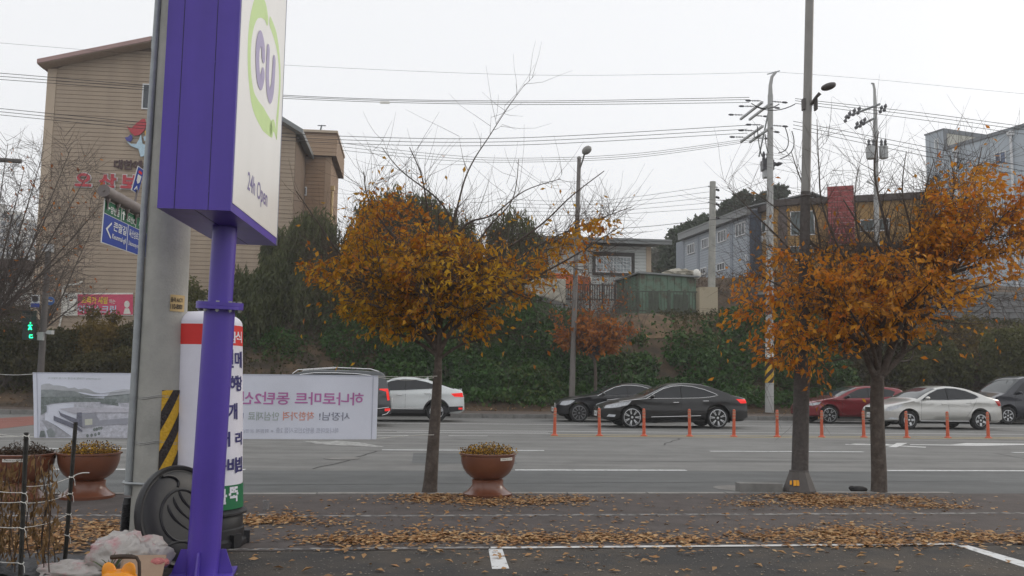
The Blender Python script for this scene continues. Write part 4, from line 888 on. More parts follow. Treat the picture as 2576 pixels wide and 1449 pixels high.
C_sv=dict(name='sedan_car',label='silver sedan with five spoke wheels behind the trunk of the right tree',cat='car',group=GRP,L=4.505,W=.888,wb=2.65,fo=.90,R=.315,rim=.20,paint=sil,
 top=[(0,.50),(.03,.66),(.14,.76),(.4,.85),(.75,.94),(1.05,1.0),(1.18,1.04),(1.6,1.26),(2.0,1.42),(2.4,1.482),(2.7,1.475),(3.1,1.42),(3.5,1.30),(3.85,1.16),(4.1,1.09),(4.35,1.06),(4.45,.95),(4.49,.7),(4.505,.5)],
 win=[(1.34,.99),(1.7,1.21),(2.05,1.355),(2.4,1.405),(2.75,1.39),(3.1,1.315),(3.42,1.19),(3.54,1.11),(3.35,1.04),(2.4,1.0)],ws=[1.22,1.98],rw=[3.36,3.86],trim=(M['rim_s'],.008),pillars=[2.36],
 seams=[[(1.34,.32),(1.36,.97)],[(2.36,.30),(2.36,.98)],[(3.0,.42),(3.25,.72),(3.42,1.02)]],handles=[(2.2,.86),(3.12,.90)],handle_m=sil,strips=[([(1.3,.29),(2.2,.285),(3.1,.29)],M['chrome'])],
 head=[(.14,.62),(.22,.745),(.6,.84),(.70,.82),(.5,.70),(.3,.62)],fog=[(.2,.34),(.3,.40),(.5,.37),(.45,.33)],tail=[(4.12,.98),(4.38,1.0),(4.44,.82),(4.3,.80)],mirror=(1.52,1.0),grille=(.56,.72,.62),pz=.46,spokes=(5,.045,0),spoiler=(4.36,1.075,.45),pt='plate')
red=paint('dark red car paint',(.20,.008,.016),.28,.35,.9)
C_rd=dict(C_sv,name='hatchback_car',label='dark red hatchback half hidden behind the right tree and street lamp post',L=4.34,W=.898,wb=2.65,fo=.905,R=.335,rim=.255,paint=red,
 top=[(0,.48),(.03,.66),(.14,.76),(.4,.86),(.75,.94),(1.1,1.0),(1.25,1.04),(1.7,1.26),(2.1,1.40),(2.5,1.455),(3.0,1.45),(3.5,1.41),(3.88,1.35),(4.0,1.24),(4.2,1.02),(4.3,.85),(4.34,.55)],
 win=[(1.42,.96),(1.8,1.17),(2.15,1.31),(2.5,1.365),(3.0,1.36),(3.4,1.31),(3.62,1.23),(3.45,1.05),(2.5,.99)],ws=[1.28,2.08],rw=[3.9,4.12],trim=None,pillars=[2.5],seams=[[(1.4,.32),(1.42,.95)],[(2.5,.30),(2.5,.97)]],handles=[(2.3,.84),(3.2,.88)],handle_m=red,strips=[],
 head=[(.12,.68),(.2,.76),(.6,.83),(.5,.72),(.3,.67)],fog=None,tail=[(4.0,.95),(4.22,.96),(4.26,.82),(4.05,.82)],mirror=(1.6,.97),mirror_m=M['rubber'],grille=(.42,.66,.7),rim_m=M['rim_s'],spokes=(5,.020,.22),spoiler=(3.9,1.36,.5))
wht=paint('white pearl car paint',(.66,.69,.69),.3,.15,.8)
C_wh=dict(C_sv,name='crossover_car',label='white coupe style crossover with black wheel arches behind the middle tree trunk',L=4.57,W=.91,wb=2.72,fo=.87,R=.355,rim=.235,paint=wht,sill=.30,clad=.13,
 top=[(0,.6),(.04,.84),(.3,.95),(.8,1.03),(1.15,1.09),(1.6,1.34),(2.0,1.50),(2.4,1.57),(2.8,1.56),(3.2,1.49),(3.7,1.34),(4.1,1.21),(4.35,1.15),(4.48,1.13),(4.53,1.0),(4.56,.75),(4.57,.5)],
 win=[(1.32,1.04),(1.65,1.26),(2.0,1.41),(2.4,1.475),(2.8,1.465),(3.2,1.39),(3.55,1.28),(3.68,1.19),(3.4,1.14),(2.4,1.08)],ws=[1.2,2.0],rw=[3.55,4.2],trim=(wht,.008),pillars=[2.5,3.3],seams=[[(1.4,.42),(1.4,1.03)],[(2.5,.42),(2.5,1.05)],[(3.3,.72),(3.42,1.12)]],handles=[(2.3,.93),(3.25,.98)],handle_m=M['chrome'],strips=[([(1.3,.475),(2.3,.46),(3.15,.475)],M['chrome'])],
 head=[(.12,.80),(.2,.88),(.6,.93),(.5,.82)],fog=None,tail=[(4.08,.99),(4.5,1.02),(4.52,.87),(4.2,.88)],tail_m=M['tail_on'],tail2=[(4.36,.50),(4.5,.5),(4.5,.44),(4.36,.44)],mirror=(1.5,1.05),mirror_m=wht,grille=(.5,.8,.8),rim_m=M['rim_s'],spokes=(5,.032,.13),spoiler=(4.46,1.14,.6),fin=3.15)
gry=paint('dark grey car paint',(.045,.050,.055),.3,.3,.9)
C_pl=dict(C_sv,name='suv_car',label='large dark grey suv with silver roof rails, mostly hidden behind the white banner',L=4.98,W=.985,wb=2.9,fo=.93,R=.375,rim=.26,paint=gry,sill=.32,clad=.14,ft=.3,rt=.20,tumble=.30,
 top=[(0,.65),(.05,.95),(.3,1.05),(.9,1.12),(1.3,1.18),(1.7,1.44),(2.05,1.65),(2.5,1.73),(3.2,1.745),(4.0,1.735),(4.6,1.70),(4.74,1.66),(4.84,1.35),(4.9,1.12),(4.95,.85),(4.98,.55)],
 win=[(1.5,1.12),(1.85,1.39),(2.2,1.57),(2.6,1.625),(3.3,1.635),(3.9,1.615),(4.3,1.57),(4.52,1.42),(4.4,1.26),(4.2,1.2),(3,1.15)],ws=[1.35,2.08],rw=[4.76,4.88],trim=(M['chrome'],.013),pillars=[2.75,3.75],seams=[[(1.6,.45),(1.6,1.1)],[(2.75,.45),(2.75,1.12)],[(3.75,.8),(3.8,1.15)]],handles=[(2.55,.98),(3.5,1.0)],handle_m=M['chrome'],strips=[([(4.1,.58),(4.6,.56),(4.9,.60)],M['chrome']),([(4.7,.36),(4.85,.40),(4.93,.50)],M['chrome'])],
 head=[(.10,.70),(.15,.95),(.4,.98),(.3,.72)],fog=None,tail=[(4.60,1.165),(4.86,1.17),(4.925,.82),(4.84,.80),(4.82,1.08),(4.60,1.13)],tail_m=M['tail_on'],tail2=[(4.78,.56),(4.94,.57),(4.94,.49),(4.78,.48)],mirror=(1.7,1.14),mirror_m=gry,grille=(.55,.95,1.0),rails=[[(1.95,.0),(2.1,.05),(3.2,.055),(4.3,.05),(4.55,-.01)]],spoiler=(4.72,1.67,.62),fin=4.3)
nvy=paint('dark navy van paint',(.014,.016,.026),.3,.2,.9)
C_vn=dict(C_sv,name='passenger_van',label='dark navy passenger van cut off by the right edge of the picture',cat='van',L=5.15,W=.96,wb=3.2,fo=.98,R=.345,rim=.22,paint=nvy,sill=.30,tumble=.22,
 top=[(0,.6),(.04,.86),(.22,1.00),(.6,1.13),(.88,1.24),(1.3,1.58),(1.65,1.83),(2.0,1.915),(3,1.93),(4.85,1.90),(5.02,1.82),(5.10,1.2),(5.15,.55)],
 win=[(1.22,1.16),(1.5,1.44),(1.78,1.68),(2.2,1.75),(4.75,1.73),(4.85,1.28),(3,1.19)],ws=[.9,1.66],rw=[5.02,5.10],trim=None,pillars=[2.35,3.6],seams=[[(1.3,.4),(1.3,1.14)],[(2.35,.36),(2.35,1.17)]],handles=[(2.15,1.0),(2.6,1.0)],handle_m=M['chrome'],strips=[],
 head=[(.10,.80),(.16,.98),(.5,1.08),(.46,.92),(.3,.82)],fog=None,tail=[(4.9,1.6),(5.02,1.6),(5.08,1.1),(4.95,1.1)],mirror=(1.45,1.2),mirror_m=nvy,grille=(.6,.85,.8),spokes=(6,.030,0),spoiler=None)
for cspec,px,wh,t,dy in ((C_az,1591,'f',28.1,.0),(C_mb,1457.5,'f',31.9,.0),(C_sv,2288,'f',28.5,.03),(C_rd,2088,'f',32.3,0),(C_wh,1098,'r',31.2,.0),(C_pl,984,'e',27.7,0),(C_vn,2537,'f',32.8,0)):
    park(make_car(cspec),px,wh,t,cspec,dy)
# ------------------------------------------------------------------ orange flexible posts on the yellow lines
M['bollard']=mat('orange red plastic',(.52,.10,.045),.5,var=.12,scale=8); M['bollard_r']=mat('dull reflective band',(.42,.20,.13),.4,var=.25,scale=30)
bo=T('lane_post','orange flexible lane post','bollard',(0,0,0),0,'orange lane posts along the yellow lines'); BP=[]
b=MB(); b.lathe([(.10,0),(.10,.018),(.062,.035),(.050,.06)],20,(0,0,0)); BP.append(P('base',b,M['bollard'],bo,True,True))
b=MB(); b.lathe([(.047,.05),(.040,.42),(.040,.70),(.034,.735),(.014,.75)],18,(0,0,0)); BP.append(P('tube',b,M['bollard'],bo,True,True))
for z in (.50,.585,.66):
    b=MB(); b.lathe([(.0415,z),(.0415,z+.045)],18,(0,0,0),cap=False); BP.append(P('reflective_band',b,M['bollard_r'],bo,True,True))
xs_=[1395,1508,1620,1735,1846,1955,2067,2173,2281,2384,2486]
lab=['leftmost orange lane post, in front of the front wheel of the rear black sedan','second orange lane post from left, at the nose of the nearer black sedan','orange lane post just behind the front wheel of the nearer black sedan','orange lane post before the rear door of the nearer black sedan','orange lane post at the tail of the nearer black sedan','orange lane post standing alone left of the street lamp','orange lane post before the front wheel of the red hatchback','orange lane post just left of the right tree trunk','orange lane post before the front wheel of the silver sedan','orange lane post before the rear door of the silver sedan','rightmost orange lane post, before the rear wheel of the silver sedan']
for i,x in enumerate(xs_):
    p=inroad(x,1090,24.02); p=Vector((p.x,p.y,0)); lean=random.uniform(-.025,.025)
    if i==0: bo.location=p; bo['label']=lab[0]; r=bo
    else: r=dup_tree(BP,bo,p,random.uniform(0,6),lab[i])
    r.rotation_euler=(random.uniform(-.015,.015),lean,random.uniform(0,6))
# ------------------------------------------------------------------ BUILDINGS BEYOND THE ROAD
M['beige']=mat('beige siding',(.375,.297,.222),.75,var=.13,scale=.6,stretch=(1.2,1.2,.12)); M['beige_l']=mat('beige corner trim',(.48,.385,.29),.7,var=.05); M['beige_d']=mat('siding joint',(.17,.12,.085),.9)
M['roofred']=mat('faded red roof edge',(.38,.245,.225),.6,var=.06,scale=1); M['soffit']=mat('soffit',(.40,.31,.24),.8)
M['annex']=mat('tan siding',(.33,.215,.135),.75,var=.13,scale=.6,stretch=(1.2,1.2,.12)); M['annex_b']=mat('tan siding band',(.38,.265,.18),.75,var=.05,scale=.6); M['annex_d']=mat('tan joint',(.12,.075,.05),.9)
M['frame_w']=mat('white window frame',(.66,.67,.68),.5,var=.03); M['pane']=mat('dark window pane',(.035,.045,.055),.08,var=.1,spec=.6); M['pane_l']=mat('pale window pane',(.30,.34,.35),.1,var=.15,scale=1.2,spec=.6); M['pane_b']=mat('blue window pane',(.07,.11,.20),.08,var=.1,spec=.6)
M['white']=mat('white siding',(.58,.60,.58),.75,var=.05,scale=.7); M['white_d']=mat('white siding joint',(.22,.225,.215),.9); M['roofgrey']=mat('grey metal roof',(.22,.23,.23),.55,var=.08); M['darkframe']=mat('dark window surround',(.055,.05,.045),.6)  # white_d is the wall backing that shows at the board joints
M['blueg']=mat('blue grey siding',(.36,.395,.435),.7,var=.05,scale=.6); M['blueg_d']=mat('blue grey joint',(.07,.09,.13),.9); M['blueg_p']=mat('blue grey pilaster',(.24,.27,.31),.6)
M['ochre']=mat('ochre render',(.36,.215,.072),.8,var=.06,scale=.8); M['brownroof']=mat('dark brown roof edge',(.06,.045,.04),.6); M['browncol']=mat('brown column',(.10,.072,.062),.6)
M['redpanel']=mat('red metal panel',(.33,.055,.055),.5,var=.06,scale=1.5); M['cream']=mat('cream wall',(.50,.49,.43),.8,var=.05); M['bluetall']=mat('pale blue metal panel',(.42,.47,.515),.65,var=.04,scale=.5)
M['bluetall_l']=mat('pale blue grey wall',(.38,.425,.47),.65,var=.03,scale=.5); M['greytrim']=mat('grey trim',(.16,.175,.19),.6)
M['greenmetal']=mat('rust streaked green steel',(.105,.085,.060),.7,scale=1.6,col2=(.150,.225,.165),band=(.36,.50),bump=.2,detail=9); M['tarp']=mat('grubby white tarpaulin',(.46,.43,.36),.8,var=.2,scale=3,bump=.5,bscale=6)
M['orangetarp']=mat('orange tarpaulin',(.58,.14,.04),.7,var=.1,scale=1.5,bump=.3,bscale=4); M['darkrail']=mat('dark rusted rail',(.045,.035,.03),.7,var=.3); M['block']=mat('stained pale concrete',(.42,.36,.26),.9,scale=.9,col2=(.24,.19,.12),band=(.52,.72),bump=.2)
M['wallblock']=mat('grey wall block',(.20,.20,.20),.9,var=.14,scale=2.5,bump=.4,bscale=16); M['wallback']=mat('wall joint',(.05,.05,.05),.95); M['olivemetal']=mat('olive rail steel',(.085,.10,.075),.7,var=.3)
M['red_l']=mat('red channel letters',(.46,.045,.06),.5,var=.04); M['brown_l']=mat('dark brown letters',(.075,.04,.04),.6); M['e_navy']=mat('navy emblem',(.06,.06,.28),.5); M['e_blue']=mat('pale blue emblem',(.46,.62,.72),.5); M['e_or']=mat('orange emblem',(.66,.36,.06),.5)
M['pink']=mat('pink print',(.60,.075,.15),.6,var=.08); M['yel_l']=mat('yellow lettering',(.75,.55,.06),.6); M['aptwall']=mat('apartment concrete',(.50,.49,.46),.8,var=.04,scale=.1); M['aptwin']=mat('apartment window',(.17,.19,.22),.4,var=.2,scale=.3)
def solidify(o,th): m=o.modifiers.new('thickness','SOLIDIFY'); m.thickness=th; m.offset=0; return o
class Fac:
    """a vertical wall: left end A, right end B (ground plan), seen from the near side"""
    def __init__(s,A,B):
        s.A=Vector((A.x,A.y,0)); s.e=Vector((B.x-A.x,B.y-A.y,0)); s.w=s.e.length; s.e.normalize(); s.n=Vector((s.e.y,-s.e.x,0))
        if s.n.dot(Vector((0,0,0))-s.A)<0: s.n=-s.n
    def p(s,u,z,d=0): return s.A+s.e*u+s.n*d+Vector((0,0,z))
    def px(s,x,y): q=hit(x,y,s.A,s.n); return (q-s.A).dot(s.e),q.z
    def slab(s,mb,u0,z0,u1,z1,d0,d1,mi=0):
        mb.obox(s.p((u0+u1)/2,(z0+z1)/2,(d0+d1)/2),s.e*(u1-u0)/2,s.n*abs(d1-d0)/2,Vector((0,0,(z1-z0)/2)),mi); return mb
def boards(F,par,z0,z1,h,span,m,thick=.03):
    """lapped siding boards, one object each; span(z) gives the left and right end"""
    cache={}; z=z0
    while z<z1-.02:
        za,zb=z,min(z+h,z1); a0,b0=span(za); a1,b1=span(zb)
        key=(round(a0,3),round(b0,3),round(a1,3),round(b1,3),round(zb-za,3)) 
        if key not in cache:
            g=.018; mb=MB(); pts=[(a0,0,.004),(b0,0,.004),(b0,0,thick),(a0,0,thick),(a1,zb-za-g,.004),(b1,zb-za-g,.004),(b1,zb-za-g,.012),(a1,zb-za-g,.012)]
            V=[F.e*u+F.n*d+Vector((0,0,zz)) for u,zz,d in pts]; n=0; mb.v=[tuple(v) for v in V]; mb.f=[(3,2,1,0),(4,5,6,7),(3,7,6,2),(0,1,5,4),(2,6,5,1),(0,4,7,3)]; mb.m=[0]*6
            cache[key]=mesh_of('siding_board',mb,m)
        o=bpy.data.objects.new('siding_board',cache[key]); link(o); o.parent=par; o.location=F.A+Vector((0,0,za))-Vector(ROOT[par]); z+=h
def window(F,par,u0,z0,u1,z1,d=.03,bars=1,m=None,fm=None,fw=.07,rows=0,frame_name='window'):
    b=MB(); fm=fm or M['frame_w']
    for a in ((u0,z0,u1,z0+fw),(u0,z1-fw,u1,z1),(u0,z0+fw,u0+fw,z1-fw),(u1-fw,z0+fw,u1,z1-fw)): F.slab(b,*a,-.05,d+.05)
    for i in range(bars):
        u=u0+(u1-u0)*(i+1)/(bars+1); F.slab(b,u-fw*.4,z0+fw,u+fw*.4,z1-fw,-.04,d+.035)
    for i in range(rows):
        z=z0+(z1-z0)*(i+1)/(rows+1); F.slab(b,u0+fw,z-.012,u1-fw,z+.012,-.04,d+.03)
    w_=P('window',b,fm,par); b=MB(); F.slab(b,u0+fw*.6,z0+fw*.6,u1-fw*.6,z1-fw*.6,-.03,d+.012); P('pane',b,m or M['pane'],w_); return w_
def pwin(F,par,x0,y0,x1,y1,**k):
    a=F.px(x0,(y0+y1)/2); c=F.px(x1,(y0+y1)/2); t=F.px((x0+x1)/2,y0); b_=F.px((x0+x1)/2,y1); return window(F,par,a[0],b_[1],c[0],t[1],**k)
# --- beige siding church at the left
q=at(105,500,50); TC=q.dot(RN); 
def cs(x,y): p=inroad(x,y,TC); return p.dot(RU),p.z
sL=cs(100,520)[0]; sR=cs(738,520)[0]; F=Fac(RD(sL,TC),RD(sR,TC)); f=lambda x,y:F.px(x,y)
uR,zR=f(392,118); zL=f(122,172)[1]; uE,zE=F.w,f(735,335)[1]; zB=2.5
ch=T('church_building','tall beige siding building with red lettering and a faded red gable roof edge','building',tuple(F.p(F.w/2,zB,0)))
b=MB(); b.prism([F.p(0,zB),F.p(F.w,zB),F.p(F.w,zE),F.p(uR,zR),F.p(0,zL)],-F.n*14); wl=P('wall',b,M['beige_d'],ch)
def span(z):
    l=.45; r=F.w-.02
    if z>zL: l=max(l,uR*(z-zL)/(zR-zL))
    if z>zE: r=min(r,F.w-(F.w-uR)*(z-zE)/(zR-zE))
    return (l,max(l+.05,r))
boards(F,wl,zB,zR-.3,.245,span,M['beige'])
b=MB(); F.slab(b,-.06,zB,.44,zL-.02,-.02,.05); P('corner_trim',b,M['beige_l'],ch)
b=MB(); u1=uR; dz=lambda u:(zL+(zR-zL)*u/uR)
b.prism([F.p(-.30,dz(-.30)+.02,1.0),F.p(uR,zR+.02,1.0),F.p(uR,zR+.27,1.0),F.p(-.30,dz(-.30)+.27,1.0)],-F.n*15.5); rf=P('roof',b,M['roofred'],ch)
sl2=(zE-zR)/(F.w-uR); b=MB(); b.prism([F.p(uR,zR+.02,1.0),F.p(F.w+.5,zE+sl2*.5+.02,1.0),F.p(F.w+.5,zE+sl2*.5+.3,1.0),F.p(uR,zR+.27,1.0)],-F.n*15.5); P('roof',b,M['roofgrey'],ch)
b=MB(); b.prism([F.p(-.28,dz(-.28)-.03,.95),F.p(uR,zR-.03,.95),F.p(uR,zR+.0,.95),F.p(-.28,dz(-.28)+.0,.95)],-F.n*.9); P('soffit',b,M['soffit'],rf)
pwin(F,ch,358,212,400,276,bars=1)
b=MB(); a=f(388,104); 
for x in (386,396,402): u,z=f(x,100); b.tube([F.p(u,z-.3,-.5),F.p(u,z+.65,-.5)],.03,5)
for y in (74,88): b.tube([F.p(f(385,y)[0],f(388,y)[1],-.5),F.p(f(403,y)[0],f(403,y)[1],-.5)],.03,5)
P('roof_ladder',b,M['greytrim'],ch)
def emb(name,pts,m,d=.10):
    b=MB(); b.prism([F.p(*f(.3907*x,.3907*y),d) for x,y in pts],F.n*.05); return P(name,b,m,ch)
emb('emblem_shape',[(820,815),(850,832),(880,800),(918,771),(938,770),(947,800),(935,842),(905,872),(872,879),(845,856)],M['red_l']); emb('emblem_shape',[(808,890),(828,886),(845,870),(857,880),(855,905),(842,917),(822,911)],M['e_navy'])
emb('emblem_shape',[(818,912),(850,930),(882,931),(898,905),(912,870),(922,930),(950,938),(990,915),(968,948),(938,975),(942,1008),(910,1012),(896,962),(850,945)],M['e_blue']); emb('emblem_shape',[(935,852),(960,832),(990,836),(990,870),(960,886),(940,876)],M['e_or'],.13); emb('emblem_shape',[(930,890),(943,880),(957,893),(950,915),(936,912)],M['e_blue'],.17)
def ftext(key,x0,y0,x1,y1,m,d,grow=0,name='sign_letter',par=ch,FF=None,th=.04):
    FF=FF or F; a=FF.px(x0,y1); c=FF.px(x1,y1); t=FF.px(x0,y0); b=MB(); b.text(key,FF.p(a[0]-grow,a[1]-grow,d),FF.e,Vector((0,0,1)),w_=c[0]-a[0]+2*grow,h_=t[1]-a[1]+2*grow); o=P(name,b,m,par)
    if th: solidify(o,th)
    return o
for key,x0,y0,x1,y1 in (('osan',191,436,232,470),('san',250,438,294,473),('bo',305,441,348,475),('heum',362,444,406,480)):
    ftext(key,x0,y0,x1,y1,M['red_l'],.17); ftext(key+'W',x0,y0,x1,y1,M['frame_w'],.10,.05,'letter_backing')
ftext('dae',287,402,408,427,M['brown_l'],.10)
bnr=T('wall_banner','white and pink printed banner hung low on the beige building','banner',tuple(F.p(*f(250,795),.1)))
def fq(x0,y0,x1,y1,m,d,name,par,th=.01):
    a=F.px(x0,y0),F.px(x1,y0),F.px(x1,y1),F.px(x0,y1); b=MB(); b.prism([F.p(u,z,d) for u,z in a],-F.n*th); return P(name,b,m,par)
fq(160,737,336,794,M['label'],.10,'cloth',bnr); fq(197,741,336,792,M['pink'],.115,'printed_field',bnr)
ftext('sale',207,746,272,764,M['yel_l'],.13,par=bnr,th=0,name='lettering'); ftext('hn',276,753,292,764,M['label'],.13,par=bnr,th=0,name='lettering'); ftext('ice',198,767,293,788,M['e_blue'],.13,par=bnr,th=0,name='lettering'); ftext('won',166,742,194,752,M['ink'],.12,par=bnr,th=0,name='lettering')
b=MB(); b.poly([F.p(*f(321+7*math.cos(a),766+9*math.sin(a)),.13) for a in np.linspace(0,6.28,14,endpoint=False)]); b.poly([F.p(*f(x,y),.13) for x,y in ((312,790),(316,776),(326,776),(331,790))]); P('printed_figure',b,M['label'],bnr)
b=MB(); b.tube([F.p(*f(x,y),.12) for x,y in ((210,708),(200,715),(168,718),(160,725),(158,790),(148,838))],.05,6); P('wall_pipe',b,M['label'],ch)
# --- tan annex beside it
q=at(844,500,57); TA=q.dot(RN); sR=inroad(828,520,TA).dot(RU); sL=inroad(560,520,TA).dot(RU); F2=Fac(RD(sL,TA),RD(sR,TA)); zt=F2.px(828,395)[1]; zt2=F2.px(844,334)[1]
an=T('annex_building','tan siding annex with a projecting upper band, right of the purple sign','building',tuple(F2.p(F2.w/2,3,0)))
b=MB(); F2.slab(b,0,2.5,F2.w,zt,-6.0,0); wl=P('wall',b,M['annex_d'],an); boards(F2,wl,4,zt,.25,lambda z:(.0,F2.w-.35),M['annex'])
b=MB(); F2.slab(b,F2.w-.34,2.5,F2.w+.05,zt,-.02,.06); P('corner_trim',b,M['annex_b'],an)
F2s=Fac(RD(sR,TA),RD(sR,TA+6)); F2s.n=RU.copy(); boards(F2s,wl,4,zt,.25,lambda z:(.1,6),M['annex'])
b=MB(); F2.slab(b,-.1,zt,F2.w+.36,zt2,-6.3,.35); ub=P('upper_band',b,M['annex_d'],an)
F2b=Fac(F2.p(0,0,.35),F2.p(F2.w+.36,0,.35)); boards(F2b,ub,zt,zt2-.25,.25,lambda z:(0,F2b.w),M['annex_b']); F2c=Fac(F2.p(F2.w+.36,0,.35),F2.p(F2.w+.36,0,-6.3)); F2c.n=RU.copy(); boards(F2c,ub,zt,zt2-.25,.25,lambda z:(0,6.6),M['annex_b'])
b=MB(); F2.slab(b,-.2,zt2-.12,F2.w+.42,zt2+.04,-6.35,.39); P('parapet_cap',b,M['beige_l'],an)
pwin(F2,an,747,470,772,492,bars=1,fm=M['frame_w']); 
a=F2b.px(718,386); c=F2b.px(763,371); window(F2b,an,a[0],a[1],c[0],c[1],bars=1,fm=M['annex_b'],m=M['pane_l'])
a=F2b.px(690,331); c=F2b.px(733,322); b=MB(); F2b.slab(b,a[0]-1,a[1],c[0],c[1],0,.9); P('canopy',b,M['greytrim'],an)
b=MB(); u,_=F2.px(828,500); b.tube([F2.p(F2.w+.13,5,-.4),F2.p(F2.w+.13,F2.px(828,478)[1],-.4)],.09,8); b.box(F2.p(F2.w+.13,F2.px(828,470)[1],-.4),(.3,.3,.3)); P('downpipe',b,M['brass'],an)
b=MB(); u,z=F2.px(796,330); b.tube([F2.p(u,zt2,-2),F2.p(u,zt2+.45,-2),F2.p(u+.12,zt2+1.05,-2)],[.09,.07,.05],8); b.tube([F2.p(u-.15,zt2+1.0,-2),F2.p(u+.4,zt2+1.02,-2)],.035,6); P('roof_mast',b,M['greytrim'],an)
# --- white siding house
q=at(1500,680,52); F3=Fac(RD(inroad(1375,680,q.dot(RN)).dot(RU),q.dot(RN)),RD(inroad(1636,680,q.dot(RN)).dot(RU),q.dot(RN))); zt=F3.px(1600,620)[1]
wh=T('white_house','white siding house with a wide dark framed window behind the green shed','house',tuple(F3.p(F3.w/2,5,0)))
b=MB(); F3.slab(b,0,4.5,F3.w,zt,-9,0); wl=P('wall',b,M['white_d'],wh); boards(F3,wl,5,zt,.19,lambda z:(0,F3.w-.25),M['white'])
b=MB(); F3.slab(b,F3.w-.26,4.5,F3.w+.04,zt,-.02,.06); P('corner_trim',b,M['beige_l'],wh)
b=MB(); b.prism([F3.p(-1,zt,1.1),F3.p(F3.w+1,zt,1.1),F3.p(F3.w+1,zt+.16,1.1),F3.p(-1,zt+.16,1.1)],-F3.n*.1); b.prism([F3.p(-1,zt+.17,1.15),F3.p(F3.w+1,zt+.17,1.15),F3.p(F3.w+1,zt+.9,-9),F3.p(-1,zt+.9,-9)],Vector((0,0,.12))); P('roof',b,M['roofgrey'],wh)
a=F3.px(1490,692); c=F3.px(1595,637); b=MB()
for r_ in ((a[0],a[1],c[0],a[1]+.16),(a[0],c[1]-.22,c[0],c[1]),(a[0],a[1]+.16,a[0]+.17,c[1]-.22),(c[0]-.17,a[1]+.16,c[0],c[1]-.22)): F3.slab(b,*r_,.03,.16)
P('window_surround',b,M['darkframe'],wh); w_=window(F3,wh,a[0]+.18,a[1]+.17,c[0]-.18,c[1]-.23,d=.04,bars=1,m=M['pane_l'],rows=0)
b=MB()
for i in range(1,10):
    if i!=5: u=a[0]+.25+(c[0]-a[0]-.5)*i/10; F3.slab(b,u-.012,a[1]+.25,u+.012,c[1]-.31,.04,.065)
for i in range(1,4): z=a[1]+.25+(c[1]-a[1]-.56)*i/4; F3.slab(b,a[0]+.25,z-.012,c[0]-.25,z+.012,.04,.066)
P('window_grille',b,M['frame_w'],w_)
# --- orange tarpaulin shelter, white tarpaulin screen, rails
q=at(1430,710,49.3); Fo=Fac(at(1384,710,49.3),at(1487,712,49.3)); ot=T('tarpaulin_shelter','orange tarpaulin shelter in front of the white house','shelter',tuple(Fo.p(1,5.2,0)))
rows=[]; zt=Fo.px(1400,684)[1]
for j in range(9):
    g=j/8; rows.append([Fo.p(Fo.w*i/14, zt-.22*(i/14)**2-.05-(.85*max(0,g-.35)/.65), -1.6+1.7*min(1,g/.35)+.06*N_.noise(Vector((i*.5,j*.5,0)))) for i in range(15)])
b=MB(); b.grid(rows); P('tarpaulin',b,M['orangetarp'],ot,True)
b=MB(); b.tube([Fo.p(Fo.w*.45,zt-.05,.13),Fo.p(Fo.w,zt-.30,.13)],.04,6); b.tube([Fo.p(Fo.w,5,.1),Fo.p(Fo.w,zt-.25,.1)],.04,6); P('pole',b,M['label'],ot)
Fw=Fac(at(1320,730,47),at(1423,730,47)); rows=[]; z1,z0=Fw.px(1380,701)[1],Fw.px(1380,765)[1]
for j in range(10): rows.append([Fw.p(Fw.w*i/16,z1-(z1-z0)*(j/9)*(.62+.38*(i/16)**1.5)+.05*N_.noise(Vector((i*.3,1,0))),.1*N_.noise(Vector((i*.35,j*.35,3)))) for i in range(17)])
b=MB(); b.grid(rows); o=P('tarpaulin_screen',b,M['tarp'],None,True); solidify(o,.02); tag(o,'off white tarpaulin screen hanging left of the far lamp post','tarpaulin')
def railing(name,label,A,B,z0,z1,step,r,m,posts,mid=[]):
    FF=Fac(A,B); t=T(name,label,'railing',tuple(FF.p(FF.w/2,z0,0))); ROOTb=None
    for z in [z0+.08,z1-.03]+mid: b=MB(); FF.slab(b,0,z-.03,FF.w,z+.03,-.03,.03); P('rail',b,m,t)
    n=int(FF.w/step); mb=MB(); mb.obox((0,0,0),FF.e*r,FF.n*r,Vector((0,0,(z1-z0)/2))); sh=mesh_of('baluster',mb,m)
    for i in range(n): 
        o=bpy.data.objects.new('baluster',sh); link(o); o.parent=t; o.location=FF.p(FF.w*(i+.5)/n,(z0+z1)/2,0)-Vector(ROOT[t])
    for i in range(posts+1): b=MB(); u=FF.w*i/posts; FF.slab(b,u-.05,z0-.9,u+.05,z1+.06,-.05,.05); P('post',b,m,t)
    return FF
A=at(1420,740,47.6); railing('railing','dark railing of thin vertical bars below the white house',A,at(1548,740,47.6),at(1480,757,47.6).z,at(1480,715,47.6).z,.125,.022,M['darkrail'],4)
A=at(1565,780,46.6); railing('railing','olive steel railing with a ledge in front of the green shed',A,at(1762,780,46.6),at(1660,786,46.6).z,at(1660,732,46.6).z,.16,.014,M['olivemetal'],5)
b=MB(); FF=Fac(A,at(1762,780,46.6)); z=at(1660,788,46.6).z; FF.slab(b,-.1,z-.1,FF.w+.6,z-.02,-1.6,.25); o=P('timber_ledge',b,mat('weathered ledge',(.22,.20,.15),.9,var=.2)); tag(o,'weathered ledge under the olive railing by the green shed','ledge')
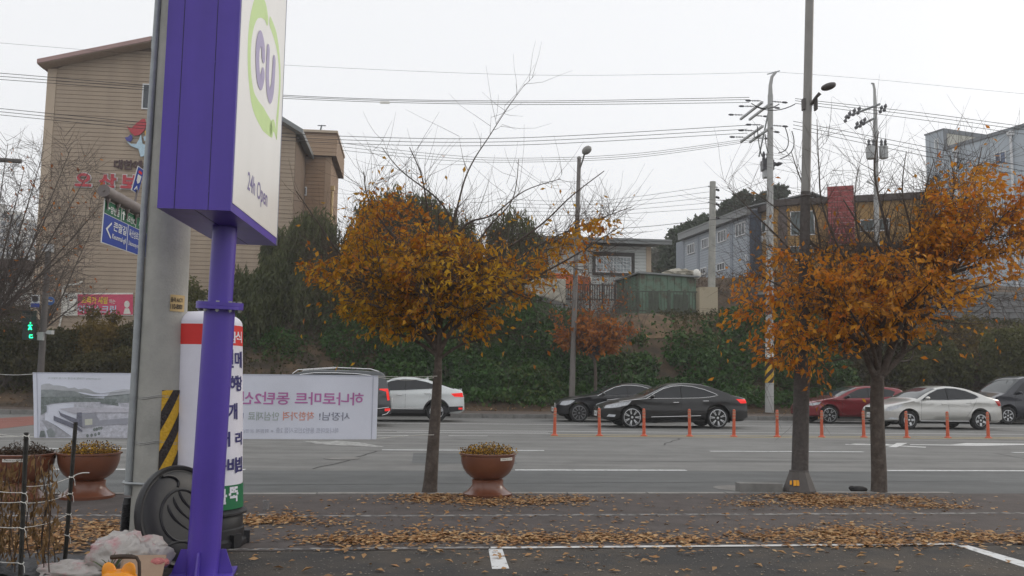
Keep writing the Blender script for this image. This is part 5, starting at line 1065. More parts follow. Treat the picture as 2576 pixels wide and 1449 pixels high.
# --- green steel shed
cF=at(1610,700,48); cR=at(1749,705,49.0); cL=at(1547,720,52.5); z1=at(1610,686,48).z; z0=at(1610,805,48).z
gs=T('steel_shed','rust streaked green steel shed behind the olive railing','shed',(cF.x,cF.y,z0)); Fg=Fac(cF,cR); Fl=Fac(cL,cF)
b=MB(); bk=cL+(cR-cF); b.prism([Vector((p.x,p.y,z0-.5)) for p in (cL,cF,cR,bk)],(0,0,z1-z0+.45)); wl=P('wall',b,M['greenmetal'],gs)
for FF,n in ((Fg,8),(Fl,7)):
    for i in range(n+1): b=MB(); u=FF.w*i/n; FF.slab(b,u-.025,z0-.4,u+.025,z1-.1,-.01,.04); P('rib',b,M['greenmetal'],wl)
b=MB(); o=Vector((0,0,z1)); up_=Vector((0,0,.09)); b.prism([p2+o for p2 in (Vector((cL.x-.15,cL.y-.1,-.05)),Vector((cF.x-.12,cF.y-.2,-.05)),Vector((cR.x+.2,cR.y-.2,-.12)),Vector((bk.x+.2,bk.y,-.1)))],up_); P('roof',b,M['roofgrey'],gs)
u0,zz=Fg.px(1625,745); b=MB(); Fg.slab(b,.5,z0+.1,1.1,z1-1.0,.02,.05); Fg.slab(b,2.0,z0,2.9,z1-1.1,.03,.06); P('door',b,M['olivemetal'],gs)
jt=lumpy(at(1712,690,49.5),1.0,.7,.27,30,.5,7,21); o=P('tarpaulin_heap',jt,M['tarp'],None,True); tag(o,'crumpled white tarpaulin heaped on the roof of the green shed','tarpaulin')
b=MB(); q=at(1752,690,49); b.ball(q,.24,.24,.3,10); o=P('plastic_drum',b,M['label'],None,True); tag(o,'pale round drum on the right end of the green shed roof','drum')
# --- concrete base block and its pole
Fb=Fac(at(1760,770,46),at(1806,770,46)); z1,z0=at(1783,722,46).z,at(1783,815,46).z
b=MB(); Fb.slab(b,0,z0-.6,Fb.w,z1,-.9,0); o=P('concrete_block',b,M['block']); tag(o,'tall stained concrete block at the top of the ivy bank','concrete block')
def pole(name,label,x0,y0,x1,y1,Y,rad0,rad1,m=None,cat='utility pole'):
    a=at(x0,y0,Y); c=at(x1,y1,Y); t=T(name,label,cat,tuple(a)); b=MB(); b.tube([a,a+(c-a)*.5,c],[rad0,(rad0+rad1)/2,rad1],14); P('shaft',b,m or M['conc'],t,True); return t,a,c
t3,a3,c3=pole('utility_pole','shorter concrete utility pole standing behind the stained concrete block',1790,735,1793,457,47.2,.20,.16)
b=MB()
for y,w_ in ((470,.35),(510,.35),(545,.35)): p=at(1793,y,47.2); b.obox(p,Vector((.28,.1,0)),Vector((0,.02,0)),Vector((0,0,.035)))
P('bracket',b,M['galv'],t3)
for y in (478,497,515,548):
    p=at(1806,y,47.0); b=MB(); b.lathe([(.03,-.12),(.08,-.08),(.05,-.03),(.08,.02),(.03,.09)],8,p,(1,.1,-.35)); P('insulator',b,M['ink'],t3)
# --- retaining wall of split blocks at the right
Fw=Fac(at(1905,760,50.5),at(2640,780,48.5)); z1=at(2500,742,48.9).z; z0=at(2500,862,48.9).z
rw=T('retaining_wall','grey split block retaining wall at right behind the orange tree','wall',tuple(Fw.p(Fw.w/2,z0,0))); b=MB(); Fw.slab(b,0,z0-2,Fw.w,z1-.05,-.6,-.03); P('backing',b,M['wallback'],rw)
bw_,bh=.60,.33; mb=MB(); e,n_=Fw.e,Fw.n; hw=bw_/2-.012; hh=bh/2-.011
V=[e*x+n_*d+Vector((0,0,z)) for x,d,z in ((-hw,0,-hh),(hw,0,-hh),(hw,0,hh),(-hw,0,hh),(-hw,.05,-hh),(0,.13,-hh),(hw,.05,-hh),(hw,.05,hh),(0,.13,hh),(-hw,.05,hh))]
mb.v=[tuple(v) for v in V]; mb.f=[(4,5,8,9),(5,6,7,8),(0,4,9,3),(6,1,2,7),(9,8,7,2,3),(0,1,6,5,4)]; mb.m=[0]*6; sh=mesh_of('block',mb,M['wallblock']); cnt=0; rr_=int((z1-z0)/bh)+1
vis0=Fw.px(2290,800)[0]
for r in range(rr_):
    u=(r%2)*.3+.3
    while u<Fw.w-.3:
        if u>vis0 or r>=rr_-2:
            if cnt<297: o=bpy.data.objects.new('block',sh); link(o); o.parent=rw; o.location=Fw.p(u,z1-bh*(r+.5),random.uniform(-.02,.02))-Vector(ROOT[rw]); cnt+=1
        u+=bw_
b=MB(); Fw.slab(b,0,z1,Fw.w,z1+.14,-.5,.12); P('coping',b,M['kerb_d'],rw)
# --- blue grey sided long building
cN=at(1886,600,64.4); cF_=at(1722,620,76); F4=Fac(cF_,cN); zt=at(1886,528,64.4).z
bl=T('long_building','long blue grey siding building with a row of white framed windows','building',tuple(F4.p(F4.w/2,8,0)))
b=MB(); b.prism([F4.p(0,6),F4.p(F4.w,6),F4.p(F4.w,6,-9),F4.p(0,6,-9)],(0,0,zt-6)); wl=P('wall',b,M['blueg_d'],bl); boards(F4,wl,7.5,zt-.45,.21,lambda z:(0,F4.w),M['blueg'])
b=MB(); b.prism([F4.p(-.4,zt-.42,.45),F4.p(F4.w+.3,zt-.42,.45),F4.p(F4.w+.3,zt+.05,.45),F4.p(-.4,zt+.05,.45)],-F4.n*.4); b.prism([F4.p(-.4,zt+.06,.5),F4.p(F4.w+.3,zt+.06,.5),F4.p(F4.w+.3,zt+1.5,-5),F4.p(-.4,zt+1.5,-5)],Vector((0,0,.1))); b.prism([F4.p(-.4,zt+1.5,-5),F4.p(F4.w+.3,zt+1.5,-5),F4.p(F4.w+.3,zt+.06,-9.5),F4.p(-.4,zt+.06,-9.5)],Vector((0,0,.1))); P('roof',b,M['roofgrey'],bl)
b=MB(); b.prism([F4.p(F4.w,zt,0),F4.p(F4.w,zt+1.35,-5),F4.p(F4.w,zt,-9)],F4.e*-.2); P('gable',b,M['blueg'],bl)
z6=lambda x,y:((2700+x*.3882)*.62891,(700+y*.3882)*.62891)
for x in (8,240,585,765): u=F4.px(z6(x,600)[0],600)[0]; b=MB(); F4.slab(b,max(0,u-.22),6.5,min(F4.w,u+.22),zt-.43,.0,.07); P('pilaster',b,M['blueg_p'],bl)
for x0,y0,x1,y1 in ((135,708,208,812),(285,652,352,755),(447,572,538,690),(632,492,732,628),(440,905,520,985),(270,955,330,1030),(735,820,755,890)):
    a,c=z6(x0,y0),z6(x1,y1); pwin(F4,bl,a[0],a[1],c[0],c[1],bars=2 if x1-x0>40 else 0,d=.05,m=M['pane'])
# --- ochre building with red panel
c1=at(1957,600,62); c2=at(2350,600,58.6); c0=at(1893,600,66.2); F5=Fac(c1,c2); F5s=Fac(c0,c1); zt=F5.px(1957,516)[1]
oc=T('ochre_building','low ochre building with a brown roof edge and a tall red panel','building',tuple(F5.p(F5.w/2,8,0)))
b=MB(); b.prism([Vector((p.x,p.y,6)) for p in (c0,c1,c2,c2+(c0-c1)*2.2,c0+(c0-c1)*1.2)],(0,0,zt-6)); P('wall',b,M['ochre'],oc)
b=MB(); b.prism([F5.p(-.2,zt-.1,.35),F5.p(F5.w+.4,zt-.1,.35),F5.p(F5.w+.4,zt+.33,.35),F5.p(-.2,zt+.33,.35)],-F5.n*8); b.prism([F5s.p(-.3,zt-.1,.3),F5s.p(F5s.w,zt-.1,.3),F5s.p(F5s.w,zt+.32,.3),F5s.p(-.3,zt+.32,.3)],-F5s.n*3); P('roof',b,M['brownroof'],oc)
def z6w(FF,par,x0,y0,x1,y1,**k): a,c=z6(x0,y0),z6(x1,y1); return pwin(FF,par,a[0],a[1],c[0],c[1],**k)
M['pane_g']=mat('greenish pane',(.06,.085,.085),.08,var=.15,scale=.8,spec=.6)
z6w(F5,oc,1188,372,1440,622,bars=1,m=M['pane_g'],fw=.06); z6w(F5,oc,1905,455,2210,580,bars=1,m=M['pane_g'],fw=.06); z6w(F5,oc,1185,730,1430,880,bars=1,m=M['pane_g'],fw=.06); z6w(F5s,oc,900,470,945,595,bars=0,m=M['pane_g']); z6w(F5s,oc,815,805,842,875,bars=1); z6w(F5s,oc,866,788,892,858,bars=1)
for x in (1112,): u=F5.px(z6(x,500)[0],540)[0]; b=MB(); F5.slab(b,u-.28,6.5,u+.28,zt-.12,0,.12); P('column',b,M['browncol'],oc)
b=MB(); u=F5s.px(z6(808,600)[0],580)[0]; F5s.slab(b,max(0.02,u-.15),6.5,u+.25,zt-.12,-.1,.1); P('column',b,M['brownroof'],oc)  # dark slab standing in for the shaded gap beside the long building
b=MB(); u,z=F5.px(z6(1068,520)[0],z6(1068,420)[1]); b.tube([F5.p(u,z,.1),F5.p(u,z-3.2,.1)],.06,6); P('downpipe',b,M['browncol'],oc)
u,z=F5s.px(z6(898,660)[0],z6(898,660)[1]); b=MB(); b.lathe([(.26,0),(.26,.06)],18,F5s.p(u,z,.02),F5s.n); b.text('shop',F5s.p(u+.35,z-.2,.06),F5s.e,Vector((0,0,1)),h_=.42); P('wall_sign',b,M['frame_w'],oc)
u0,z0=F5.px(2085,618); u1,z1=F5.px(2147,470); b=MB(); F5.slab(b,u0,z0,u1,z1,-.5,.55); rp=P('sign_tower',b,M['frame_w'],oc)
n=11
for i in range(n):
    for s0,s1 in (((0,1),) if i not in (2,) else ((0,.42),(.42,1))): b=MB(); h_=(z1-z0)/n; F5.slab(b,u0+(u1-u0)*s0+.012,z0+h_*i+.013,u0+(u1-u0)*s1-.012,z0+h_*(i+1)-.013,.55,.59); P('red_panel',b,M['redpanel'],rp)
b=MB(); F5.slab(b,u0-.01,z0,u0+.01,z1,-.5,.56); P('red_panel',b,M['redpanel'],rp)
a=F5.px(2150,634); c=F5.px(2345,613); b=MB(); F5.slab(b,a[0],a[1],c[0]+.4,c[1],.02,1.6); P('canopy',b,M['brownroof'],oc)
b=MB(); F5.slab(b,a[0]+.3,8.2,F5.w-.2,a[1]-.05,-.02,.04); P('shopfront',b,M['pane_g'],oc)
for i in range(5): b=MB(); u=a[0]+.6+i*1.15; F5.slab(b,u-.04,8.2,u+.04,a[1]-.05,.0,.09); P('shopfront_mullion',b,M['frame_w'],oc)
# parked white van roofs are hidden by the tree; blue tarpaulin by the wall
# --- tall pale blue building
A=at(2337,600,93); B=at(2700,600,78); F6=Fac(A,B); uT,zT1=F6.px(2376,379); z2=F6.px(2337,338)[1]; zr=zT1
tb_=T('tall_building','tall pale blue panelled building at the right edge','building',tuple(F6.p(F6.w/2,8,0)))
b=MB(); b.prism([F6.p(0,6),F6.p(F6.w,6),F6.p(F6.w,6,-14),F6.p(0,6,-14)],(0,0,zr-6)); wl=P('wall',b,M['bluetall'],tb_)
b=MB(); F6.slab(b,uT,zr,F6.w,zr+.35,-14.2,.15); P('roof_edge',b,M['greytrim'],tb_)
k=at(2492,335,0.1); b=MB(); b.prism([F6.p(0,zr),F6.p(uT,zr),F6.p(uT,zr,-9),F6.p(0,zr,-9)],(0,0,z2-zr)); st=P('stair_tower',b,M['bluetall_l'],tb_)
FT=Fac(F6.p(uT,0,0),F6.p(uT,0,-9)); FT.n=F6.e.copy(); b=MB(); FT.slab(b,.35,zr+.1,8.9,z2-.35,0,.04); P('cream_panel',b,M['cream'],st); b=MB(); FT.slab(b,-.05,zr,.34,z2-.02,-.02,.06); FT.slab(b,-.05,z2-.34,9,z2+.02,-.02,.08); P('tower_trim',b,M['greytrim'],st)
b=MB(); F6.slab(b,-.1,z2,uT+.05,z2+.15,-9,.08); P('tower_cap',b,M['greytrim'],st)
w5=lambda x,y:((3600+x*.414)*.62891,(400+y*.414)*.62891)
for x0,y0,x1,y1,mm in ((918,500,1028,628,M['pane_b']),(690,640,800,695,M['pane_b']),(440,1025,472,1070,M['pane']),(515,1008,548,1050,M['pane']),(440,720,470,765,M['pane']),(915,1140,1022,1190,M['pane_b']),(335,375,375,470,M['pane_l'])):
    a,c=w5(x0,y0),w5(x1,y1); pwin(F6,tb_,a[0],a[1],c[0],c[1],bars=1 if x1-x0>60 else 0,m=mm,fw=.09)
for x,y0 in ((1083,340),(552,505)): a=w5(x,y0); u,z=F6.px(*a); b=MB(); b.tube([F6.p(u,8,.2),F6.p(u,z,.2)],.13,8); b.box(F6.p(u,z+.15,.2),(.5,.5,.4)); P('downpipe',b,M['frame_w'],tb_)
b=MB()
for i in range(1,7): z=zr-2.6*i; F6.slab(b,0,z-.02,F6.w,z+.02,0,.015)
P('panel_joint',b,M['greytrim'],wl)
# --- far apartment towers at the left edge
def tower(x0,x1,y0,Y,floors,cols,label,depth=14):
    FF=Fac(at(x0,600,Y),at(x1,600,Y*1.02)); z1=at((x0+x1)/2,y0,Y).z; t=T('apartment_tower',label,'building',tuple(FF.p(FF.w/2,0,0))); b=MB(); FF.slab(b,0,-1,FF.w,z1,-depth,0); FF.slab(b,FF.w*.3,z1,FF.w*.6,z1+3,-depth*.7,-depth*.3); P('wall',b,M['aptwall'],t)
    mb=MB(); wu=FF.w/cols*.6; mb.obox((0,0,0),FF.e*wu/2,FF.n*.08,Vector((0,0,.75))); sh=mesh_of('window',mb,M['aptwin'])
    for i in range(floors):
        for j in range(cols): o=bpy.data.objects.new('window',sh); link(o); o.parent=t; o.location=FF.p(FF.w*(j+.5)/cols,z1-2.2-2.9*i,.04)-Vector(ROOT[t])
tower(-60,52,524,330,11,6,'cream apartment tower far off at the left edge, the nearer one'); tower(46,90,548,420,11,4,'farther cream apartment tower peeping out beside the beige building'); tower(-20,60,692,240,3,6,'low white apartment block under the far towers at the left edge',10)
Fh=Fac(at(-60,670,62),at(80,670,62)); hb=T('brown_house','low building with a dark brown roof at the left edge behind bare trees','house',tuple(Fh.p(2,3,0))); b=MB(); Fh.slab(b,0,1,Fh.w-.3,at(0,680,62).z,-6,0); P('wall',b,M['aptwall'],hb); b=MB(); Fh.slab(b,-.5,at(0,680,62).z,Fh.w,at(0,655,62).z,-7,.8); P('roof',b,mat('dark brown roof',(.10,.07,.065),.8),hb)
# ------------------------------------------------------------------ POLES, LAMPS, WIRES
M['lampgrey']=mat('taupe lamp post paint',(.26,.25,.235),.55,metal=.2,var=.12,scale=4); M['lampdark']=mat('dark grey lamp post paint',(.10,.09,.085),.6,var=.15,scale=6)
M['wrap']=mat('studded anti poster sheet',(.085,.075,.070),.75,var=.25,scale=20,bump=1.0,bscale=26); M['wire']=mat('black cable',(.03,.03,.032),.6); M['insul']=mat('grey brown insulator',(.10,.10,.11),.4)
M['concfar']=mat('pale pole concrete',(.40,.40,.39),.85,var=.12,scale=1.5); M['can']=mat('transformer grey',(.45,.46,.46),.5,var=.06); M['sticker']=mat('orange reflective sticker',(.80,.36,.01),.4,var=.06)
# near street lamp with tapered foot
lb=G(2011,1238,.1); lt_=at(2038,-60,lb.y); sl_=T('street_lamp','tall grey street lamp with dark studded wrap and flared foot beside the right tree','street lamp',tuple(lb)); ax=(lt_-lb).normalized(); Ll=(lt_-lb).length
def lr(h): return float(np.interp(h,[0,.3,1.52,1.60,2.6,3.4,6.5],[.104,.100,.093,.067,.061,.059,.055]))
zt_=(at(2024,482,lb.y).z-.1)
hh_=[.2,.8,1.5,1.52,1.6,2.2,zt_]; b=MB(); b.tube([lb+ax*h for h in hh_],[lr(h)+.004 for h in hh_],24); P('wrap',b,M['wrap'],sl_,True)
b=MB(); b.tube([lb+ax*(zt_-.05),lb+ax*Ll,lb+ax*(Ll+1.2)],[lr(zt_),lr(Ll),lr(Ll+1.2)],24); P('shaft',b,M['lampgrey'],sl_,True)
b=MB(); n_=10
def ring(r,h): return [lb+Vector((math.cos(2*math.pi*k/n_)*r,math.sin(2*math.pi*k/n_)*r,h)) for k in range(n_)]
b.grid([ring(.215,0),ring(.212,.03),ring(.125,.255),ring(.125,.275),ring(.10,.28)],0,True); P('foot',b,M['lampdark'],sl_)
b=MB()
for x0,x1,y0,y1 in ((1996,2004,1208,1222),(2005,2011,1208,1222),(1987,1992,1209,1219)):
    Pn=lb+Vector((-.02,-.17,.13)); Nn=Vector((-.15,-1,.42)).normalized(); q=[hit(x,y,Pn,Nn) for x,y in ((x0,y1),(x1,y1),(x1,y0),(x0,y0))]; b.prism(q,Nn*-.012)
P('reflective_sticker',b,M['sticker'],sl_)
for x in (2021,2052): b=MB(); p=at(x,263,lb.y-.01); b.box(p,(.025,.09,.15)); P('banner_bracket',b,M['lampdark'],sl_)
b=MB(); q=[at(2042,262,lb.y-.05),at(2050,248,lb.y-.12),at(2063,234,lb.y-.16)]; b.tube(q,[.022,.018,.024],10); P('lamp_arm',b,M['lampdark'],sl_,True)
hc=at(2084,217,lb.y-.17); e=(at(2104,212,lb.y-.17)-at(2064,224,lb.y-.17)).normalized(); f3=Vector((0,1,0)); g3=e.cross(f3); b=MB()
rows=[]
for i in range(11):
    a=-1+2*i/10; rad=math.sqrt(max(0,1-a*a)); rows.append([hc+e*(a*.106)+f3*(math.cos(t)*.075*rad)+g3*(math.sin(t)*.052*rad*(1 if math.sin(t)<0 else .8)) for t in np.linspace(0,2*math.pi,16,endpoint=False)])
b.grid(rows,0,True); P('lamp_head',b,M['lampdark'],sl_,True)
b=MB(); ring_=[lb+ax*(zt_*f)+Vector((math.cos(a),math.sin(a),0))*(lr(zt_*f)+.007) for f in (.985,) for a in np.linspace(0,6.28,20)]; b.tube(ring_,.012,5,False); P('strap',b,M['lampdark'],sl_)
M['lampdark2']=mat('brown grey lamp paint',(.16,.145,.135),.55,var=.1)
# far street lamp
fb=at(1438,1002,38); ft=at(1457,402,38); fl_=T('street_lamp','slender grey street lamp on the far pavement behind the middle tree','street lamp',tuple(fb))
b=MB(); b.tube([fb-Vector((0,0,.3)),fb+(ft-fb)*.3,ft],[.13,.115,.085],12); P('shaft',b,M['lampdark2'],fl_,True)
b=MB(); b.ball(ft+Vector((0,0,.07)),.10); P('finial',b,M['lampgrey'],fl_,True)
b=MB(); h0=at(1471,384,37.2); b.tube([at(1459,424,38),at(1466,403,37.7),h0],[.035,.035,.04],8); P('lamp_arm',b,M['lampgrey'],fl_,True)
b=MB(); hc=at(1476,378,37.0); e=Vector((.75,-.25,.55)).normalized(); f3=e.cross(Vector((0,1,0))).normalized(); g3=e.cross(f3); rows=[]
for i in range(9):
    a=-1+2*i/8; rad=math.sqrt(max(0,1-a*a)); rows.append([hc+e*(a*.24)+f3*(math.cos(t)*.17*rad)+g3*(math.sin(t)*.20*rad) for t in np.linspace(0,2*math.pi,14,endpoint=False)])
b.grid(rows,0,True); P('lamp_head',b,M['lampgrey'],fl_,True)
# main utility pole on the far pavement
TW=37.9; ub=at(1935,1014,38.2); ut=at(1938,238,38.2); u2=T('utility_pole','main utility pole with cross arms and a yellow and black sleeve on the far pavement','utility pole',tuple(ub)); axu=(ut-ub).normalized()
b=MB(); b.tube([ub-Vector((0,0,.4)),ub+(ut-ub)*.5,ut],[.185,.155,.115],16); P('shaft',b,M['concfar'],u2,True)
def uz(y): return (at(1936,y,38.2)-ub).length
ru=lambda h:.185-.0052*h
b=MB(); h0,h1=uz(963),uz(903); cylpatch(b,ub,axu,ru,dg(-180),dg(0),h0,h1,0,12,2,.012)
z=h0-.8
while z<h1+.3:
    lo=[];hi=[]
    for i in range(15): a=dg(-180)+dg(180)*i/14; s_=(a+math.pi)*.2; lo.append((a,min(h1,max(h0,z+s_)))); hi.append((a,min(h1,max(h0,z+.2+s_))))
    b.grid([[oncyl(ub,axu,ru(h)+.018,a,h) for a,h in lo],[oncyl(ub,axu,ru(h)+.018,a,h) for a,h in hi]],1); z+=.42
P('warning_sleeve',b,[M['warn_y'],M['warn_k']],u2)
b=MB(); cylpatch(b,ub,axu,ru,dg(-170),dg(-10),uz(900),uz(865),0,10,1,.012); P('notice_sheet',b,M['label'],u2)
b=MB(); b.tube([ut,at(1938,215,38.2),at(1942,193,38.2),at(1952,181,38.2)],[.10,.08,.07,.06],10); P('pole_top',b,M['concfar'],u2,True); b=MB(); b.tube([at(1930,187,38.2),at(1952,181,38.2),at(1962,178,38.2)],.025,5); P('pole_top_bracket',b,M['galv'],u2)
su=ub.dot(RU)
def ZL(y): return at(1937,y,38.2).z
LV=[(ZL(262),(36.5,37.3,38.6)),(ZL(322),(36.5,37.4,38.5))]
for zc_,ts in LV:
    for ds in (-.18,.25): b=MB(); b.obox(RD(su+ds,37.75,zc_),RU*.045,RN*1.3,Vector((0,0,.045))); P('cross_arm',b,M['can'],u2)
    for tt in ts:
        for sg_ in (-1,1):
            b=MB(); o=RD(su+.03+sg_*.25,tt,zc_+.07); prof=[(.015,0)]
            for i in range(5): prof+=[(.015,.08+.07*i),(.045,.10+.07*i),(.015,.12+.07*i)]
            prof+=[(.012,.44),(.045,.50),(.05,.64),(.015,.72)]; b.lathe(prof,8,o,RU*sg_+Vector((0,0,-.03))); P('insulator',b,M['insul'],u2)
b=MB(); b.tube([RD(su+.3,36.9,LV[0][0]-.2),RD(su+.15,37.75,ZL(380))],.035,6); P('brace',b,M['galv'],u2)
b=MB(); p=RD(su+.35,37.3,ZL(408)); b.box(p,(.5,.45,.45)); 
for k in range(3): b.lathe([(.05,0),(.09,.1),(.05,.2),(.08,.3),(.03,.45)],8,p+Vector((-.15+.15*k,0,.2)),(.1*k,0,1))
for k in range(2): b.lathe([(.05,0),(.10,.1),(.05,.2),(.08,.3),(.03,.45)],8,p+Vector((.2,-.1+.2*k,.05)),(1,0,.1))
P('switch_gear',b,M['insul'],u2); b=MB(); b.box(RD(su+.35,37.3,ZL(428)),(.36,.36,.4)); P('switch_box',b,M['can'],u2)
b=MB()
for k,(x0,y0,x1,y1,xm,ym) in enumerate(((1905,318,1918,395,1908,375),(1925,338,1934,385,1926,375),(1900,330,1912,340,1890,355),(1975,320,1958,385,1998,380),(1992,330,1962,400,2012,385),(1890,260,1960,262,1925,285),(1900,268,2000,262,1950,290))):
    A,C_,B_=at(x0,y0,37.6),at(xm,ym,37.4),at(x1,y1,37.6); b.tube([A*(1-t)**2+C_*2*t*(1-t)+B_*t*t for t in np.linspace(0,1,9)],.022,5)
P('jumper_cable',b,M['wire'],u2)
b=MB()
for i in range(9): p=at(1937+9*(1 if i%2 else -1),560+38*i,38.1); b.obox(p,Vector((.12,0,0)),Vector((0,.012,0)),Vector((0,0,.012)))
P('climbing_peg',b,M['galv'],u2)
# second utility pole farther back
Y2=54; t2,a2_,c2_=pole('utility_pole','pale utility pole with two grey transformer cans behind the ochre building',2206,640,2202,300,Y2,.17,.13,M['concfar'])
b=MB(); b.tube([c2_,at(2201,255,Y2),at(2200,225,Y2),at(2197,210,Y2),at(2192,210,Y2)],[.12,.10,.08,.07,.06],10); P('pole_top',b,M['concfar'],t2,True)
for xa,ya,xb,yb in ((2213,262,2126,295),(2202,296,2152,322)): b=MB(); A,B_=at(xa,ya,Y2-1),at(xb,yb,Y2+2.5); b.tube([A,B_],.07,6); P('cross_arm',b,M['galv'],t2)
for x,y in ((2128,299),(2136,290),(2155,316),(2165,312),(2174,306),(2148,283),(2160,279),(2226,272),(2216,276)): b=MB(); b.lathe([(.04,-.25),(.12,-.15),(.05,0),(.12,.12),(.04,.28)],8,at(x,y,Y2),(.3,0,1)); P('insulator',b,M['insul'],t2)
for x0,x1,y0,y1 in ((2179,2205,369,400),(2212,2234,369,399)):
    p=at((x0+x1)/2,(y0+y1)/2,Y2-.3); r=(x1-x0)/2/FPX*Y2; h=(y1-y0)/FPX*Y2; b=MB(); b.lathe([(r*.9,-h/2),(r,-h/2+.05),(r,h/2-.05),(r*1.05,h/2-.04),(r*1.05,h/2),(r*.4,h/2+.08)],18,p); tc_=P('transformer',b,M['can'],t2,True)
    for k in (-1,1): b=MB(); b.lathe([(.06,0),(.11,.1),(.06,.2),(.1,.3),(.03,.45)],8,p+Vector((k*r*.45,0,h/2+.04))); P('bushing',b,M['insul'],tc_)
b=MB(); b.tube([at(2205,468,Y2),at(2190,461,Y2-.5),at(2183,457,Y2-.8)],[.04,.05,.09],8); P('lamp_arm',b,M['can'],t2)
# overhead wires: three spans per level in the vertical planes of the insulators
def spline(pts,n=10):
    out=[]
    for i in range(len(pts)-1):
        p0,p1,p2,p3=pts[max(i-1,0)],pts[i],pts[i+1],pts[min(i+2,len(pts)-1)]
        for k in range(n): t=k/n; out.append(.5*((2*p1)+(p2-p0)*t+(2*p0-5*p1+4*p2-p3)*t*t+(3*p1-p0-3*p2+p3)*t**3))
    return out+[pts[-1]]
def wire_(pxs,tt,r,label):
    b=MB(); b.tube(spline([inroad(x,y,tt) for x,y in pxs]),r,5,False); o=P('overhead_wire',b,M['wire']); tag(o,label,'wire','overhead wires along the far pavement'); return o
NM=('top','middle','bottom')
for k,tt in enumerate((36.5,37.3,38.6)):
    d=(0,8,16)[k]; e=(0,3.5,8)[k]; z0=[(-300,160+d),(0,184+d),(722,240+e),(1300,254+e*1.1),(1885,245+e*1.6)]
    wire_(z0,tt,.013,NM[k]+' black wire of the upper bundle running left from the main utility pole')
    wire_([(2000,248+e*1.5),(2327,285+e*2.2),(2576,318+e*2.4),(2900,355+e*2.4)],tt,.013,NM[k]+' black wire of the upper bundle running right from the main utility pole')
    d2=(0,8,16)[k]; e2=(0,9,18)[k]
    wire_([(-300,240+d2),(0,273+d2),(500,320+e2*.9),(870,343+e2),(1300,347+e2*1.0),(1880,315+e2*1.1)],tt,.013,NM[k]+' black wire of the lower bundle running left from the main utility pole')
    wire_([(1995,305+e2),(2327,369+e2*1.3),(2576,418+e2*1.4),(2900,475+e2*1.4)],tt,.013,NM[k]+' black wire of the lower bundle running right from the main utility pole')
wire_([(-200,92),(0,108),(400,140),(722,164),(1300,188),(1700,187),(1952,181)],37.9,.006,'single thin topmost wire running left from the top of the main utility pole')
wire_([(1952,181),(2200,200),(2576,236),(2900,262)],37.9,.006,'single thin topmost wire running right from the top of the main utility pole')
for k in range(3): wire_([(860,360+9*k),(1100,388+7*k),(1300,398+5*k),(1600,386+5*k),(1930,342+4*k)],39.5+.4*k,.010,NM[k]+' of three thin faint cables sagging behind the middle tree')
for k in range(5): wire_([(1250,500+10*k),(1500,505+9*k),(1790,468+14*k)],47+.1*k,.010,('top','second','third','fourth','lowest')[k]+' of five thin cables reaching the short concrete pole from the left')
for k in range(3): wire_([(1806,500+20*k),(1900,535+18*k),(1990,560+22*k)],47+.1*k,.009,NM[k]+' of three thin cables leaving the short concrete pole to the right')
wire_([(1250,590),(1600,572),(1800,552),(2000,545)],44,.014,'single cable passing in front of the white house roof line')
b=MB(); p=inroad(968,258,38.4); b.box(p,(.42,.03,.10)); o=P('wire_marker',b,M['label']); tag(o,'small white marker plate hanging on the upper wires','marker')
# pedestrian signal and its post across the road at the left
M['green_on']=mat('lit green signal',(.02,.5,.2),.4,emit=(.02,1.0,.42),es=2.6); M['sigbox']=mat('dark green signal box',(.012,.028,.024),.5)
sp0=at(101,960,33); sp1=at(122,626,33); ps=T('signal_post','dark post across the road carrying signs beside the beige building','post',tuple(sp0)); b=MB(); b.tube([sp0-Vector((0,0,.8)),sp1],[.125,.095],12); P('shaft',b,M['lampdark'],ps,True)
b=MB(); b.box(at(121,624,33),(.36,.3,.28),.3); P('junction_box',b,M['can'],ps)
def sgn(x0,y0,x1,y1,Y,name,m,d=.03): b=MB(); a,c=at(x0,y1,Y),at(x1,y0,Y); b.box((a+c)/2,(c.x-a.x,d,c.z-a.z)); return P(name,b,m,ps)
s_=sgn(77,742,100,773,32.8,'sign_panel',M['sg_w']); sgn(78,763,99,773,32.77,'sign_band',M['sg_b'])
b=MB(); p=at(88.5,752,32.76); b.lathe([(.125,-.01),(.125,.01),(.10,.012),(.10,-.01)],20,p,(0,-1,0)); P('sign_ring',b,M['greytrim'],ps)
b=MB(); p=at(126,757,33.3); b.lathe([(.16,-.02),(.16,.02)],20,p,(0,-1,0)); P('round_sign',b,mat('blue round sign',(.06,.16,.42),.5),ps); b=MB(); b.box(p+Vector((0,-.03,0)),(.22,.01,.08)); P('sign_mark',b,M['sg_w'],ps)
b=MB(); b.tube([at(88,840,33),at(130,836,33)],.05,6); b.box(at(127,836,32.9),(.18,.2,.14)); b.box(at(104,846,32.9),(.2,.2,.3)); P('bracket_arm',b,M['can'],ps)
tl_=T('pedestrian_signal','pedestrian signal with a lit green walking figure at the left edge','traffic light',tuple(at(74,856,32.7)))
for y0,y1 in ((782,813),(815,855)): b=MB(); a,c=at(60,y1,32.7),at(88,y0,32.7); b.box((a+c)/2,(c.x-a.x,.28,c.z-a.z)); P('signal_box',b,M['sigbox'],tl_)
b=MB(); a,c=at(62,829,32.5),at(86,826,32.5); 
for y in (783,816): p=at(74,y,32.5); b.box(p,(.42,.34,.03))
P('visor',b,M['sigbox'],tl_)
b=MB(); p=at(76,820,32.54); k=32.5/FPX
b.lathe([(.028,0),(.028,.01)],10,p+Vector((0,0,.115)),(0,-1,0))
